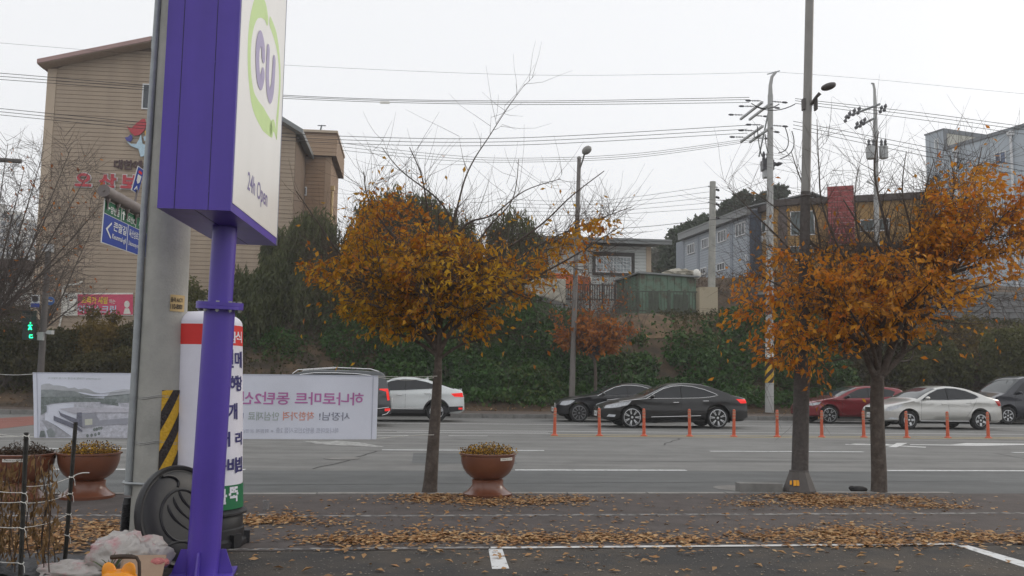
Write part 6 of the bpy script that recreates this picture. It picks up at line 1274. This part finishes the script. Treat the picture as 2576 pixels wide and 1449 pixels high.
for pts in (((0,.08),(0,-.03)),((0,.07),(-.07,.0)),((0,.07),(.07,.02)),((0,-.03),(-.055,-.14)),((0,-.03),(.06,-.14))): b.tube([p+Vector((x,-.004,z)) for x,z in pts],.021,6)
P('green_figure',b,M['green_on'],tl_)
b=MB(); p=at(78,846,32.54)
for q0,q1 in (((-.05,.05),(.05,.05)),((-.05,.05),(-.05,-.05)),((-.05,-.05),(.06,-.05)),((.06,-.05),(.06,-.02))): b.tube([p+Vector((q0[0],-.004,q0[1])),p+Vector((q1[0],-.004,q1[1]))],.017,5)
P('green_count',b,M['green_on'],tl_)
b=MB(); b.tube([at(-60,398,30),at(53,406,30)],.08,8); o=P('traffic_signal_mast',b,M['lampdark']); tag(o,'grey signal mast arm reaching in from the left edge before the bare tree','mast arm')
# ------------------------------------------------------------------ VEGETATION
M['bark']=mat('dark cherry bark',(.075,.060,.050),.9,scale=14,col2=(.14,.115,.098),band=(.4,.7),bump=.7,bscale=45,detail=8); M['bark2']=mat('grey bark',(.10,.085,.072),.9,var=.25,scale=8,bump=.5); M['barkfar']=mat('brown twig bark',(.10,.080,.068),.9,var=.2)
M['lf_mid']=leafmat('autumn leaves, golden brown',[(.22,.14,.024),(.33,.10,.020),(.50,.19,.022),(.62,.31,.026),(.38,.21,.026),(.70,.42,.036),(.50,.15,.022)],.52,.55,.75)
M['lf_right']=leafmat('autumn leaves, orange',[(.36,.095,.020),(.58,.185,.022),(.68,.27,.028),(.46,.20,.028),(.74,.36,.036),(.60,.175,.022),(.34,.18,.03)],.50,.55,1.0)
M['lf_small']=leafmat('autumn leaves, rust',[(.22,.06,.018),(.36,.11,.020),(.44,.16,.022),(.32,.10,.022)],.35,.6,.7)
M['ivy']=leafmat('dark ivy leaves',[(.026,.034,.012),(.018,.050,.010),(.034,.092,.014),(.055,.125,.020),(.026,.070,.012),(.090,.135,.026),(.065,.055,.020)],.22,.45,.42)
M['willow']=leafmat('willow leaves',[(.055,.070,.022),(.085,.10,.034),(.11,.12,.046),(.070,.080,.026),(.14,.14,.065)],.35,.5,.35)
M['shrub']=leafmat('olive shrub leaves',[(.040,.045,.018),(.065,.065,.024),(.095,.080,.026),(.05,.05,.022)],.3,.6,.4)
M['shrub_y']=leafmat('yellowing shrub leaves',[(.08,.065,.018),(.15,.11,.028),(.21,.14,.032),(.10,.08,.026)],.35,.6,.4)
M['shrub_g']=leafmat('yellow green shrub leaves',[(.055,.065,.020),(.09,.10,.030),(.12,.12,.034),(.07,.07,.026),(.13,.09,.035)],.35,.6,.35)
M['pine']=leafmat('pine needles',[(.030,.045,.022),(.045,.065,.032),(.060,.080,.042)],.15,.6,.4); M['round']=leafmat('evergreen leaves',[(.035,.055,.026),(.055,.080,.036),(.045,.065,.030)],.2,.6,.3)
def grow_tree(t,base_z,limbs,seed,leaf_ok,leaf_mat,nmax,lsize,bark,side_len=(.35,.95),tw=(.18,.5),step=.10,upb=.45,twig_r=.0028,named=300,bare_len=1.0,per=.032,rep=3,bare_rep=1,zone=lambda p:True,bare_skip=.6,bare_p=.45):
    """limbs: list of (points, r0, r1). Side branches and twigs are grown on them; leaves hang from the twigs where leaf_ok allows."""
    R_=random.Random(seed); wood=MB(); att=[]
    def rv(): 
        v=Vector((R_.gauss(0,1),R_.gauss(0,1),R_.gauss(0,1))); return v.normalized()
    def shoot(p,d,L,r,n=5,up=.12):
        pts=[p]; d=d.normalized()
        for i in range(n): d=(d+rv()*.16+Vector((0,0,up))).normalized(); pts.append(pts[-1]+d*(L/n))
        return pts
    for li,(pts,r0,r1) in enumerate(limbs):
        q=spline(pts,6); wood.tube(q,[r0+(r1-r0)*(i/(len(q)-1))**.8 for i in range(len(q))],9)
        if li==0: continue
        tot=sum((q[i+1]-q[i]).length for i in range(len(q)-1)); acc=0; nxt=.25*tot if tot<1.2 else .30
        for i in range(len(q)-1):
            seg=(q[i+1]-q[i]); acc+=seg.length; f=acc/tot
            while acc>nxt:
                nxt+=step*R_.uniform(.6,1.4); d=seg.normalized(); s=rv(); s=(s-d*s.dot(d)).normalized()
                if not zone(q[i]) and R_.random()<bare_skip: continue
                L=R_.uniform(*side_len)*(1-(.45 if zone(q[i]) else .72)*f); br=shoot(q[i],d*.55+s*.85+Vector((0,0,upb*R_.uniform(-.5,1))),L,0)
                rr=max(.0035,(r0+(r1-r0)*f)*.42); rr=min(rr,.016); wood.tube(br,[rr*(1-.75*k/5) for k in range(6)],5,False)
                for j in range(1,6):
                    for _ in range(rep if zone(br[j]) else (bare_rep if R_.random()<bare_p else 0)):
                        dj=(br[j]-br[j-1]).normalized(); s2=rv(); s2=(s2-dj*s2.dot(dj)).normalized(); tl=R_.uniform(*tw)
                        top_=not leaf_ok(br[j],R_)
                        if top_: tl*=bare_len
                        tg=shoot(br[j],dj*.6+s2*.8,tl,0,3,.10 if top_ else -.02); wood.tube(tg,[twig_r,twig_r*.8,twig_r*.6,twig_r*.4],3,False)
                        m_=int(tl/per)
                        for k in range(m_):
                            g=(k+R_.random())/m_*3; a=min(2,int(g)); p=tg[a]+(tg[a+1]-tg[a])*(g-a)
                            if leaf_ok(p,R_): att.append((p,(tg[a+1]-tg[a]).normalized()))
    P('trunk',wood,bark,t,'all')
    R_.shuffle(att); att=att[:nmax]
    if att:
        Pn=np.array([tuple(a[0]) for a in att]); D=np.array([tuple(a[1]) for a in att]); n=len(Pn)
        A=D*.55+rng.normal(size=(n,3))*.45; A[:,2]-=.62; A=unit(A); B=frames(A); L=lsize*rng.uniform(.65,1.25,n); Wd=L*rng.uniform(.42,.55,n)
        order=np.argsort(np.linalg.norm(Pn-np.array([0,0,CAM_H]),axis=1)+rng.uniform(0,.6,n)); nm=order[:named]; rest=order[named:]
        v=gen_leaves(Pn[rest],A[rest],B[rest],L[rest],Wd[rest]); sub=np.array(ROOT[t])
        o=bpy.data.objects.new('foliage',quads_mesh('foliage',v-sub,leaf_mat)); link(o); o.parent=t; o['kind']='stuff'
        if named:
            shs=[quads_mesh('leaf',gen_leaves(np.zeros((1,3)),np.array([[1.,0,0]]),np.array([[0,1.,0]]),np.array([1.]),np.array([.48]),rng.uniform(.1,.35)),leaf_mat) for _ in range(3)]
            for j,i in enumerate(nm):
                o=bpy.data.objects.new('leaf',shs[j%3]); link(o); o.parent=t; a,b_=Vector(A[i]),Vector(B[i]); c=a.cross(b_); s=L[i]; p=Pn[i]-sub
                o.matrix_basis=Matrix(((a.x*s,b_.x*s,c.x*s,p[0]),(a.y*s,b_.y*s,c.y*s,p[1]),(a.z*s,b_.z*s,c.z*s,p[2]),(0,0,0,1)))
    print('tree leaves',len(att))
def limb(pxs,Y0,dy,r0,r1):
    n=len(pxs)-1; return ([at(x,y,Y0+dy*(i/n)**1.2) for i,(x,y) in enumerate(pxs)],r0,r1)
# middle tree
tb0=G(1080,1239,.1); YL=tb0.y
lt=T('autumn_tree','middle street tree with golden brown autumn leaves, its trunk tied to the banner','tree',tuple(tb0))
limbs=[limb([(1080,1241),(1084,1195),(1091,1100),(1098,1000),(1101,930)],YL,0,.100,.052),limb([(1101,935),(1104,860),(1108,780),(1114,700),(1126,625)],YL,-.05,.050,.024),
 limb([(1104,850),(1095,760),(1066,680),(1015,615),(970,571),(926,500),(915,432)],YL,.3,.030,.006),limb([(1126,625),(1140,560),(1152,515),(1170,449),(1195,397),(1226,350),(1274,276),(1321,211)],YL,.2,.019,.0025),
 limb([(1108,780),(1140,720),(1200,672),(1278,623),(1365,562),(1438,493),(1520,430)],YL,-.3,.026,.005),limb([(1100,800),(1070,760),(1030,731),(961,697),(866,649),(800,560),(745,480)],YL,-.4,.030,.005),
 limb([(1101,905),(1130,840),(1190,790),(1270,740),(1360,690),(1450,640),(1560,570)],YL,-.5,.034,.005),limb([(1101,880),(1060,835),(1000,790),(930,765),(860,755)],YL,-.6,.026,.006),
 limb([(1110,760),(1120,690),(1090,600),(1075,520),(1060,440),(1030,370)],YL,-.6,.026,.005),limb([(1115,700),(1180,640),(1230,570),(1290,500),(1305,400)],YL,.7,.022,.004),
 limb([(1104,850),(1150,790),(1230,720),(1320,640),(1420,585),(1590,520)],YL,.9,.030,.005),limb([(1100,860),(1050,790),(960,720),(880,650),(790,640)],YL,1.0,.028,.005),
 limb([(1103,840),(1120,780),(1160,740),(1190,720),(1220,700)],YL,-1.3,.026,.006),limb([(1103,830),(1085,770),(1060,720),(1040,660)],YL,-1.2,.026,.006),limb([(1106,800),(1130,720),(1170,640),(1190,560)],YL,1.5,.026,.005),limb([(1106,790),(1080,700),(1010,640),(960,560)],YL,1.4,.026,.005),
 limb([(1100,870),(1040,800),(945,725),(860,690),(775,672)],YL,-.2,.028,.006),limb([(1101,895),(1040,855),(960,830),(885,800),(838,778)],YL,.2,.026,.006),limb([(1101,905),(1160,868),(1220,852),(1275,835)],YL,.3,.024,.006),limb([(1101,890),(1060,840),(990,800),(900,740),(800,650)],YL,.5,.026,.006),
 limb([(1130,610),(1180,560),(1240,540),(1320,480),(1410,450)],YL,.3,.018,.004),limb([(1140,560),(1100,500),(1010,430),(960,370)],YL,.1,.016,.004)]
def pxof(p):
    d=p-CO; f=d.dot(FW); return 1288+FPX*d.dot(RT)/f,724.5-FPX*d.dot(UP)/f
Ltop=[(740,640),(790,650),(850,640),(880,560),(905,480),(960,460),(1010,455),(1060,520),(1120,560),(1200,590),(1300,620),(1400,590),(1470,550),(1540,550),(1600,590)]
Lbot=[(740,680),(790,720),(840,710),(850,790),(900,840),(1000,860),(1080,850),(1150,865),(1230,870),(1270,790),(1340,750),(1420,690),(1500,625),(1560,590),(1600,592)]
def inzone(p,top):
    x,y=pxof(p); return top[0][0]<x<top[-1][0] and y>np.interp(x,[q[0] for q in top],[q[1] for q in top])-15
def inprof(p,top,bot,R_,fade=60):
    x,y=pxof(p)
    if x<top[0][0] or x>top[-1][0]: return R_.random()<.01
    t_=np.interp(x,[q[0] for q in top],[q[1] for q in top]); b_=np.interp(x,[q[0] for q in bot],[q[1] for q in bot])
    n=22*N_.noise(Vector((x*.02,y*.02,p.y*.8)))
    gp=N_.noise(Vector((p.x*1.9,p.y*1.9,p.z*3.4)))
    if y<t_+n: return R_.random()<(.035*max(0,1-(t_-y)/210))
    if y>b_+n: return R_.random()<.03
    if gp<.0: return R_.random()<.13
    return R_.random()<min(1,.45+(y-t_)/fade*.6)
grow_tree(lt,.1,limbs,11,lambda p,R_:inprof(p,Ltop,Lbot,R_),M['lf_mid'],10500,.078,M['bark'],bare_len=1.7,per=.018,zone=lambda p:inzone(p,Ltop))
# right tree
rb0=G(2211,1239,.1); YR=rb0.y
rt=T('autumn_tree','right street tree with bright orange autumn leaves, standing right of the street lamp','tree',tuple(rb0))
limbs=[limb([(2211,1243),(2211,1190),(2208,1100),(2206,1010),(2208,945)],YR,0,.104,.080),limb([(2206,960),(2185,915),(2170,880),(2122,815),(2048,735),(1980,726),(1905,690)],YR,-.4,.052,.006),
 limb([(2208,950),(2211,850),(2216,785),(2235,720),(2222,640),(2165,570),(2120,500)],YR,.3,.050,.008),limb([(2212,950),(2245,870),(2254,820),(2256,760),(2254,700),(2240,620),(2221,540),(2200,430),(2210,330)],YR,-.1,.060,.006),
 limb([(2254,830),(2280,790),(2315,764),(2342,737),(2395,686),(2449,620),(2529,539),(2600,470)],YR,-.2,.048,.006),limb([(2218,945),(2262,900),(2275,874),(2285,793),(2310,720),(2337,646),(2400,560),(2450,450),(2470,370)],YR,.6,.048,.006),
 limb([(2122,815),(2070,780),(2010,790),(1950,770),(1880,770)],YR,.3,.024,.005),limb([(2170,880),(2120,860),(2060,850),(1990,870),(1930,880)],YR,-.5,.028,.006),
 limb([(2122,815),(2110,730),(2080,650),(2020,590),(1960,530),(1880,470)],YR,.7,.028,.005),limb([(2216,785),(2180,700),(2120,640),(2070,520),(2060,420),(2055,300)],YR,-.3,.028,.004),
 limb([(2254,700),(2300,640),(2310,560),(2330,470),(2350,400)],YR,.2,.026,.004),limb([(2395,686),(2450,670),(2510,640),(2580,620),(2640,600)],YR,-.5,.026,.005),limb([(2285,793),(2340,790),(2400,740),(2480,720),(2560,690)],YR,-.8,.026,.005),
 limb([(2211,850),(2230,800),(2290,760),(2350,700)],YR,-1.3,.032,.006),limb([(2208,930),(2190,860),(2150,800),(2120,750)],YR,-1.3,.032,.006),limb([(2211,850),(2190,760),(2150,690),(2090,640)],YR,1.3,.030,.006),limb([(2254,760),(2290,690),(2360,640),(2430,560)],YR,1.4,.030,.006),
 limb([(2208,940),(2170,860),(2110,760),(2070,650),(2050,540),(2010,440),(1990,380)],YR,.1,.034,.004),limb([(2254,760),(2280,680),(2290,580),(2270,480),(2280,380)],YR,-.4,.030,.004),limb([(2216,785),(2190,690),(2160,600),(2150,500),(2160,420)],YR,.5,.026,.004),limb([(2315,764),(2360,660),(2380,560),(2400,470),(2390,390)],YR,.2,.028,.004),limb([(2122,815),(2060,720),(1980,620),(1900,540),(1830,470)],YR,-.2,.026,.004),
 limb([(2170,885),(2130,900),(2080,910),(2020,925)],YR,-.2,.020,.005),limb([(2250,900),(2290,880),(2320,860),(2350,850)],YR,-.3,.020,.005)]
Rtop=[(1800,790),(1850,700),(1900,660),(1960,620),(2020,640),(2080,620),(2140,640),(2200,630),(2260,620),(2300,560),(2330,470),(2390,440),(2450,400),(2520,410),(2600,420),(2700,430)]
Rbot=[(1800,800),(1850,850),(1900,905),(1960,920),(2020,960),(2090,950),(2150,900),(2200,860),(2260,840),(2330,860),(2380,800),(2430,760),(2500,720),(2560,700),(2600,680),(2700,660)]
grow_tree(rt,.1,limbs,23,lambda p,R_:inprof(p,Rtop,Rbot,R_,90),M['lf_right'],13500,.086,M['bark'],bare_len=1.7,side_len=(.4,1.15),per=.018,zone=lambda p:inzone(p,Rtop),bare_skip=.15,bare_p=.7,bare_rep=1)
# small rust coloured tree on the far pavement
YS=38.4; sb=at(1497,1003,YS); stt=T('small_autumn_tree','small rust orange tree on the far pavement right of the far lamp post','tree',tuple(sb))
limbs=[limb([(1497,1008),(1498,950),(1496,900)],YS,0,.085,.06)]+[limb([(1497,905),(1490+dx*.3,870),(1490+dx*.7,820),(1490+dx,y)],YS,dy,.05,.012) for dx,y,dy in ((-110,760),(-60,790),(-90,840),(-20,740),(20,770),(60,760),(90,790),(100,840),(0,830),(40,820)) for dy in (random.uniform(-1.2,1.2),)] if False else [limb([(1497,1008),(1498,950),(1496,900)],YS,0,.085,.06)]+[limb([(1497,905),(1490+dx*.3,872),(1490+dx*.7,(872+y)/2),(1490+dx,y)],YS,random.uniform(-1.1,1.1),.05,.012) for dx,y in ((-115,775),(-60,780),(-90,845),(-25,735),(15,770),(60,745),(95,790),(105,845),(0,830),(45,815),(-50,850),(60,860))]
Stop=[(1360,810),(1400,790),(1450,775),(1500,780),(1560,805),(1610,830)]; Sbot=[(1360,830),(1400,860),(1440,880),(1500,912),(1550,890),(1610,850)]
grow_tree(stt,0,limbs,5,lambda p,R_:inprof(p,Stop,Sbot,R_,40),M['lf_small'],2800,.20,M['barkfar'],side_len=(.5,1.3),tw=(.3,.8),step=.22,twig_r=.008,named=0,per=.06,rep=2)
# bare trees at the left
for (bx,tops,Yb,lab,sd) in ((-70,((-20,560),(60,430),(110,380),(180,370),(230,420),(250,520),(150,480),(60,600),(215,600),(20,360),(130,640)),27,'bare winter tree leaning in from the left edge before the beige building',31),(100,((20,700),(60,650),(120,690),(180,640),(240,560),(230,740),(150,760),(40,790)),36,'small bare tree before the left corner of the beige building',37)):
    p0=at(bx,960,Yb); bt=T('bare_tree',lab,'tree',tuple(p0)); limbs=[limb([(bx,1000),(bx+5,900),(bx+8,820)],Yb,0,.14,.09)]
    for x,y in tops: limbs.append(limb([(bx+8,830),(bx+8+(x-bx)*.3,760 if y<700 else 800),(bx+(x-bx)*.7,(y+740)/2 if y<700 else (y+790)/2),(x,y)],Yb,random.uniform(-1.2,1.2),.05,.008))
    grow_tree(bt,0,limbs,sd,lambda p,R_:R_.random()<.006,M['lf_small'],260,.16,M['barkfar'],side_len=(.6,1.6),tw=(.4,1.0),step=.22,twig_r=.007,named=0,per=.06,rep=2,upb=.6)
def blob_points(blobs,n,shell=.55):
    """points filling lumpy balls, denser towards their skins; blobs: (centre, rx, ry, rz)"""
    vol=np.array([a*b_*c for _,a,b_,c in blobs])**.75; cnt=(vol/vol.sum()*n).astype(int)+1; out=[]
    for (c,a,b_,cz),k in zip(blobs,cnt):
        d=unit(rng.normal(size=(k,3))); r=rng.uniform(shell,1,k)**.7; f=np.array([1+.30*N_.noise(Vector(x*2.3)+Vector(c)) for x in d]); out.append(np.array(c)+d*(r*f)[:,None]*np.array([a,b_,cz]))
    return np.concatenate(out)
def shrub(name,label,cat,blobs_px,Y,m,n,size,droop=.3,group=None,asp=.5,trunk=None,shell=.5,bark=None,willow=False):
    """blobs_px: (x, y, rx, ry, dY) in the picture, built at distance Y+dY as balls"""
    bl=[]
    for x,y,rx,ry,dY in blobs_px:
        c=at(x,y,Y+dY); k=(Y+dY)/FPX; bl.append((tuple(c),rx*k,(rx+ry)*.5*k,ry*k))
    cx=sum(b_[0][0] for b_ in bl)/len(bl); cy=sum(b_[0][1] for b_ in bl)/len(bl); gz=bank(Vector((cx,cy,0)).dot(RU),Vector((cx,cy,0)).dot(RN)) if Y>36 else 0
    t=T(name,label,cat,(cx,cy,gz),0,group); b=MB(); zc_=np.mean([b_[0][2] for b_ in bl]); 
    for c,a,_,cz in bl: b.tube([Vector((cx+random.uniform(-.2,.2),cy,gz-.3)),Vector(((cx+c[0])/2,(cy+c[1])/2,gz+(c[2]-gz)*.45)),Vector(c),Vector(c)+Vector((random.uniform(-.3,.3)*a,0,cz*.7))],[.12,.08,.05,.02],6)
    P('trunk',b,bark or M['barkfar'],t,'all'); pts=blob_points(bl,n,shell)
    if willow:
        st=[]; 
        for p in pts[rng.permutation(len(pts))[:n//14]]:
            L=rng.uniform(.8,2.4); w=rng.normal()*.12; w2=rng.normal()*.12
            for k in range(14): f=k/14; st.append((p[0]+w*f+rng.normal()*.03,p[1]+w2*f,p[2]-L*f))
        pts=np.array(st)
    scatter_leaves('crown',pts,size,m,t,droop=1.4 if willow else droop,asp=.22 if willow else asp); return t
W_='dark drooping willows on the bank'
shrub('willow_tree','dark willow behind the purple pole, leftmost of the bank willows','tree',[(650,800,90,130,0),(600,740,60,90,1),(690,720,70,90,1)],43,M['willow'],26000,.34,group=W_,willow=True)
shrub('willow_tree','tall willow reaching up before the tan annex','tree',[(790,590,70,80,0),(740,690,80,90,0),(820,720,90,110,-1),(700,620,45,60,2)],44,M['willow'],30000,.34,group=W_,willow=True)
shrub('willow_tree','tallest willow, grey green top rising behind the middle tree','tree',[(980,540,90,80,1),(930,640,90,100,0),(1060,560,70,90,1),(1000,740,100,120,-1)],46,M['willow'],34000,.36,group=W_,willow=True)
shrub('willow_tree','willow just right of the middle tree trunk top','tree',[(1130,600,80,90,1),(1160,720,90,120,0),(1200,830,80,100,-2)],45,M['willow'],24000,.34,group=W_,willow=True)
shrub('willow_tree','pale topped willow left of the white house','tree',[(1290,580,75,70,2),(1270,690,80,90,1),(1330,650,50,70,2)],48,M['willow'],17000,.34,group=W_,willow=True)
I_='dark climbing shrubs under the willows'
for lab,bl,n in (('dark ivy covered shrub behind the white banner',[(880,860,90,90,0),(840,800,60,80,1),(900,950,80,50,-1)],9000),('dark shrub left of the white coupe roof',[(720,900,90,80,0),(660,940,70,50,-.5)],7000),('dark shrub mass behind the middle tree trunk',[(1040,900,90,90,0),(1110,940,80,60,-.5)],8000),('dark ivy hung shrub below the off white tarpaulin',[(1320,860,85,110,1),(1270,920,70,80,0),(1380,830,60,70,2)],10000),('dark shrub between willow trunks left of the tarpaulin',[(1200,930,80,70,0),(1160,880,60,80,1)],7000),('low dark shrub added for a bank shadow behind the white coupe tail',[(1230,970,60,45,-2),(1330,965,70,50,-2),(1160,975,50,40,-2)],9000),('dark shrub behind the air column',[(560,860,80,110,0),(600,940,80,60,0)],7000)):  # low shrub behind the coupe is added to darken a shadowed bank
    shrub('bank_shrub',lab,'shrub',bl,41.5,M['ivy'],n,.20,group=I_)
# ivy over the bank
iv=[]
for i in range(95000):
    s=rng.uniform(-1.5,21); t_=37.7+rng.uniform(0,1)**.9*7.1; z=bank(s,t_); hgt=1.0 if t_<42.5 else max(0,1-(t_-42.5)/2.0)
    q_=pxof(RD(s,t_,z)) if 7<s<21 else (0,0)
    if 1530<q_[0]<1765 and 780<q_[1]<860+14*math.sin(q_[0]*.05) and rng.uniform()<.93: continue
    if rng.uniform()<hgt*(.55+1.3*N_.noise(Vector((s*.9,t_*.9,4)))): iv.append(tuple(RD(s,t_-rng.uniform(0,.5),z+rng.uniform(0,.35)+.22*N_.noise(Vector((s*1.7,t_*1.7,0))))))
scatter_leaves('ivy_cover',np.array(iv),.19,M['ivy'],None,droop=.3,asp=.75)
iv=np.array([tuple(RD(s,t_,bank(s,t_)+.1+rng.uniform(0,.4))) for s,t_ in zip(rng.uniform(17.0,21,4000),rng.uniform(43.0,46.5,4000))]); scatter_leaves('ivy_cover',iv,.2,M['ivy'],None,droop=.3,asp=.75)
rows=[[RD(s,t_,bank(s,t_)+.05) for s in np.arange(8,17.5,.5)] for t_ in np.arange(42.2,46.6,.4)]; b=MB(); b.grid(rows); S('clay_slope',b,M['clay'],True)
# dead stems and weeds standing out of the ivy
b=MB()
for i in range(150):
    s,t_=rng.uniform(0,22),rng.uniform(38.3,44); p=RD(s,t_,bank(s,t_)); q=p+Vector((rng.normal()*.35,-rng.uniform(.1,.5),rng.uniform(.5,1.3))); b.tube([p,(p+q)/2+Vector((rng.normal()*.1,0,.1)),q],[.012,.009,.005],4)
o=P('dead_stems',b,M['barkfar']); o['kind']='stuff'
# shrubs at the right below the wall, at the left below the church
S_='mixed shrubs below the retaining wall'
for lab,bl,Y,m,n in (('green shrub right of the striped pole sleeve',[(2010,900,70,60,0),(2080,940,70,50,-.5),(1990,950,50,40,-.5)],42,'ivy',9000),('yellow green shrub right of the right tree trunk',[(2330,890,70,60,0),(2290,930,60,50,-.5),(2390,930,60,50,0)],43,'shrub_g',10000),('olive shrub behind the silver sedan roof',[(2200,900,80,60,0),(2150,940,60,50,0)],43,'shrub',8000),('reddish bare brush under the wall',[(2440,850,50,60,1),(2470,920,55,50,0)],44,'shrub_y',3000),('yellow green shrub at the right edge below the wall',[(2540,870,70,50,0),(2600,930,80,60,0),(2520,930,50,50,0)],42,'shrub_g',10000)):
    shrub('bank_shrub',lab,'shrub',bl,Y,M[m],n,.20,group=S_)
S2='hedge shrubs below the beige building'
for lab,bl,Y,m,n in (('dark hedge shrub at the left edge behind the signal',[(20,820,70,60,0),(60,900,80,60,0),(-40,880,60,70,0)],37,'shrub',12000),('olive hedge shrub right of the signal post',[(170,880,70,50,0),(140,930,60,40,-.5)],37,'shrub',9000),('yellowing hedge shrub under the pink wall banner',[(245,845,60,40,0),(290,860,50,40,0),(220,880,50,40,-.5)],37.5,'shrub_y',7000),('dark hedge shrub below the yellowing one',[(250,925,80,40,-1),(320,920,60,45,-1)],37,'shrub',9000),('dark hedge shrub left of the concrete pole',[(340,860,50,55,0),(390,900,70,60,0)],37.5,'shrub',9000),('olive shrub between the concrete pole and the air column',[(470,860,60,90,0),(480,760,40,60,1)],39,'shrub_g',9000)):
    shrub('hedge_shrub',lab,'shrub',bl,Y,M[m],n,.15,group=S2)
shrub('sapling','small brown leaved sapling before the pink wall banner','tree',[(235,790,30,24,0),(285,800,24,22,0)],38.5,M['shrub_y'],420,.16,shell=.1)
# low ground cover over the rest of the bank
gc=[]
for i in range(30000):
    s=rng.choice([rng.uniform(-32,-1),rng.uniform(13,34)]); t_=38.0+rng.uniform(0,1)*9; gc.append(tuple(RD(s,t_,bank(s,t_)+rng.uniform(0,.3))))
scatter_leaves('ground_cover',np.array(gc),.17,M['shrub'],None,droop=.2,asp=.6)
# brown dry brush along the top of the bank
gc=[]
for i in range(14000):
    s,t_=rng.uniform(9,30),rng.uniform(49,60); gc.append(tuple(RD(s,t_,bank(s,t_)+rng.uniform(0,.5))))
scatter_leaves('dry_brush',np.array(gc),.22,leafmat('dry brush',[(.07,.045,.028),(.12,.08,.05),(.16,.11,.06)],.2),None,droop=-.5,asp=.25)
# bare brush in front of the railings
bb=T('bare_bush','bare reddish bush in front of the dark railing and green shed','bush',tuple(at(1500,830,45.5)))
limbs=[limb([(x0,835),(x0+(x1-x0)*.4,790),(x1,y1)],45.5,random.uniform(-.8,.3),.035,.008) for x0,x1,y1 in ((1440,1400,700),(1450,1470,690),(1490,1480,640),(1500,1540,660),(1510,1580,720),(1530,1600,760),(1480,1440,740))]
grow_tree(bb,0,limbs,41,lambda p,R_:R_.random()<.05,M['lf_small'],500,.16,M['barkfar'],side_len=(.5,1.2),tw=(.3,.7),step=.2,twig_r=.007,named=0,per=.06,rep=2)
# evergreens behind the buildings
shrub('round_tree','tall rounded dark evergreen behind the left end of the long blue grey building','tree',[(1730,620,50,60,0),(1760,580,35,35,0),(1700,640,35,45,0),(1755,650,45,50,0),(1690,680,40,40,0)],92,M['round'],14000,.55,bark=M['bark2'])
shrub('pine_tree','broad pine above the roof of the long blue grey building','tree',[(1850,520,40,22,0),(1870,500,26,18,0),(1815,545,26,14,0),(1885,530,24,16,0),(1780,550,16,10,0),(1838,560,40,16,0)],96,M['pine'],9000,.5,bark=M['bark2'],shell=.2)
shrub('pine_tree','pine whose crown shows behind the main utility pole','tree',[(1940,500,34,20,0),(1960,480,22,14,0),(1915,515,20,12,0),(1975,515,20,14,0)],96,M['pine'],6000,.5,bark=M['bark2'],shell=.2)
shrub('pale_tree','faint pale tree between the white house and the rounded evergreen','tree',[(1660,640,25,25,0),(1680,625,20,15,0),(1640,660,30,25,0)],120,leafmat('pale far leaves',[(.10,.11,.07),(.13,.13,.09)],.3),3000,.6,bark=M['bark2'],shell=.2)
# ------------------------------------------------------------------ misty air
b=MB(); b.box((0,240,19.5),(1500,700,42.9)); hz_=bpy.data.objects.new('haze',mesh_of('haze',b,bpy.data.materials.new('haze'))); link(hz_); hz_['kind']='stuff'
hm=hz_.data.materials[0]; hm.use_nodes=True; t=hm.node_tree; t.nodes.remove(t.nodes['Principled BSDF']); pv=t.nodes.new('ShaderNodeVolumePrincipled'); pv.inputs['Color'].default_value=(.97,.98,1,1); pv.inputs['Density'].default_value=.0011; pv.inputs['Anisotropy'].default_value=.2
t.links.new(pv.outputs[0],t.nodes['Material Output'].inputs['Volume'])
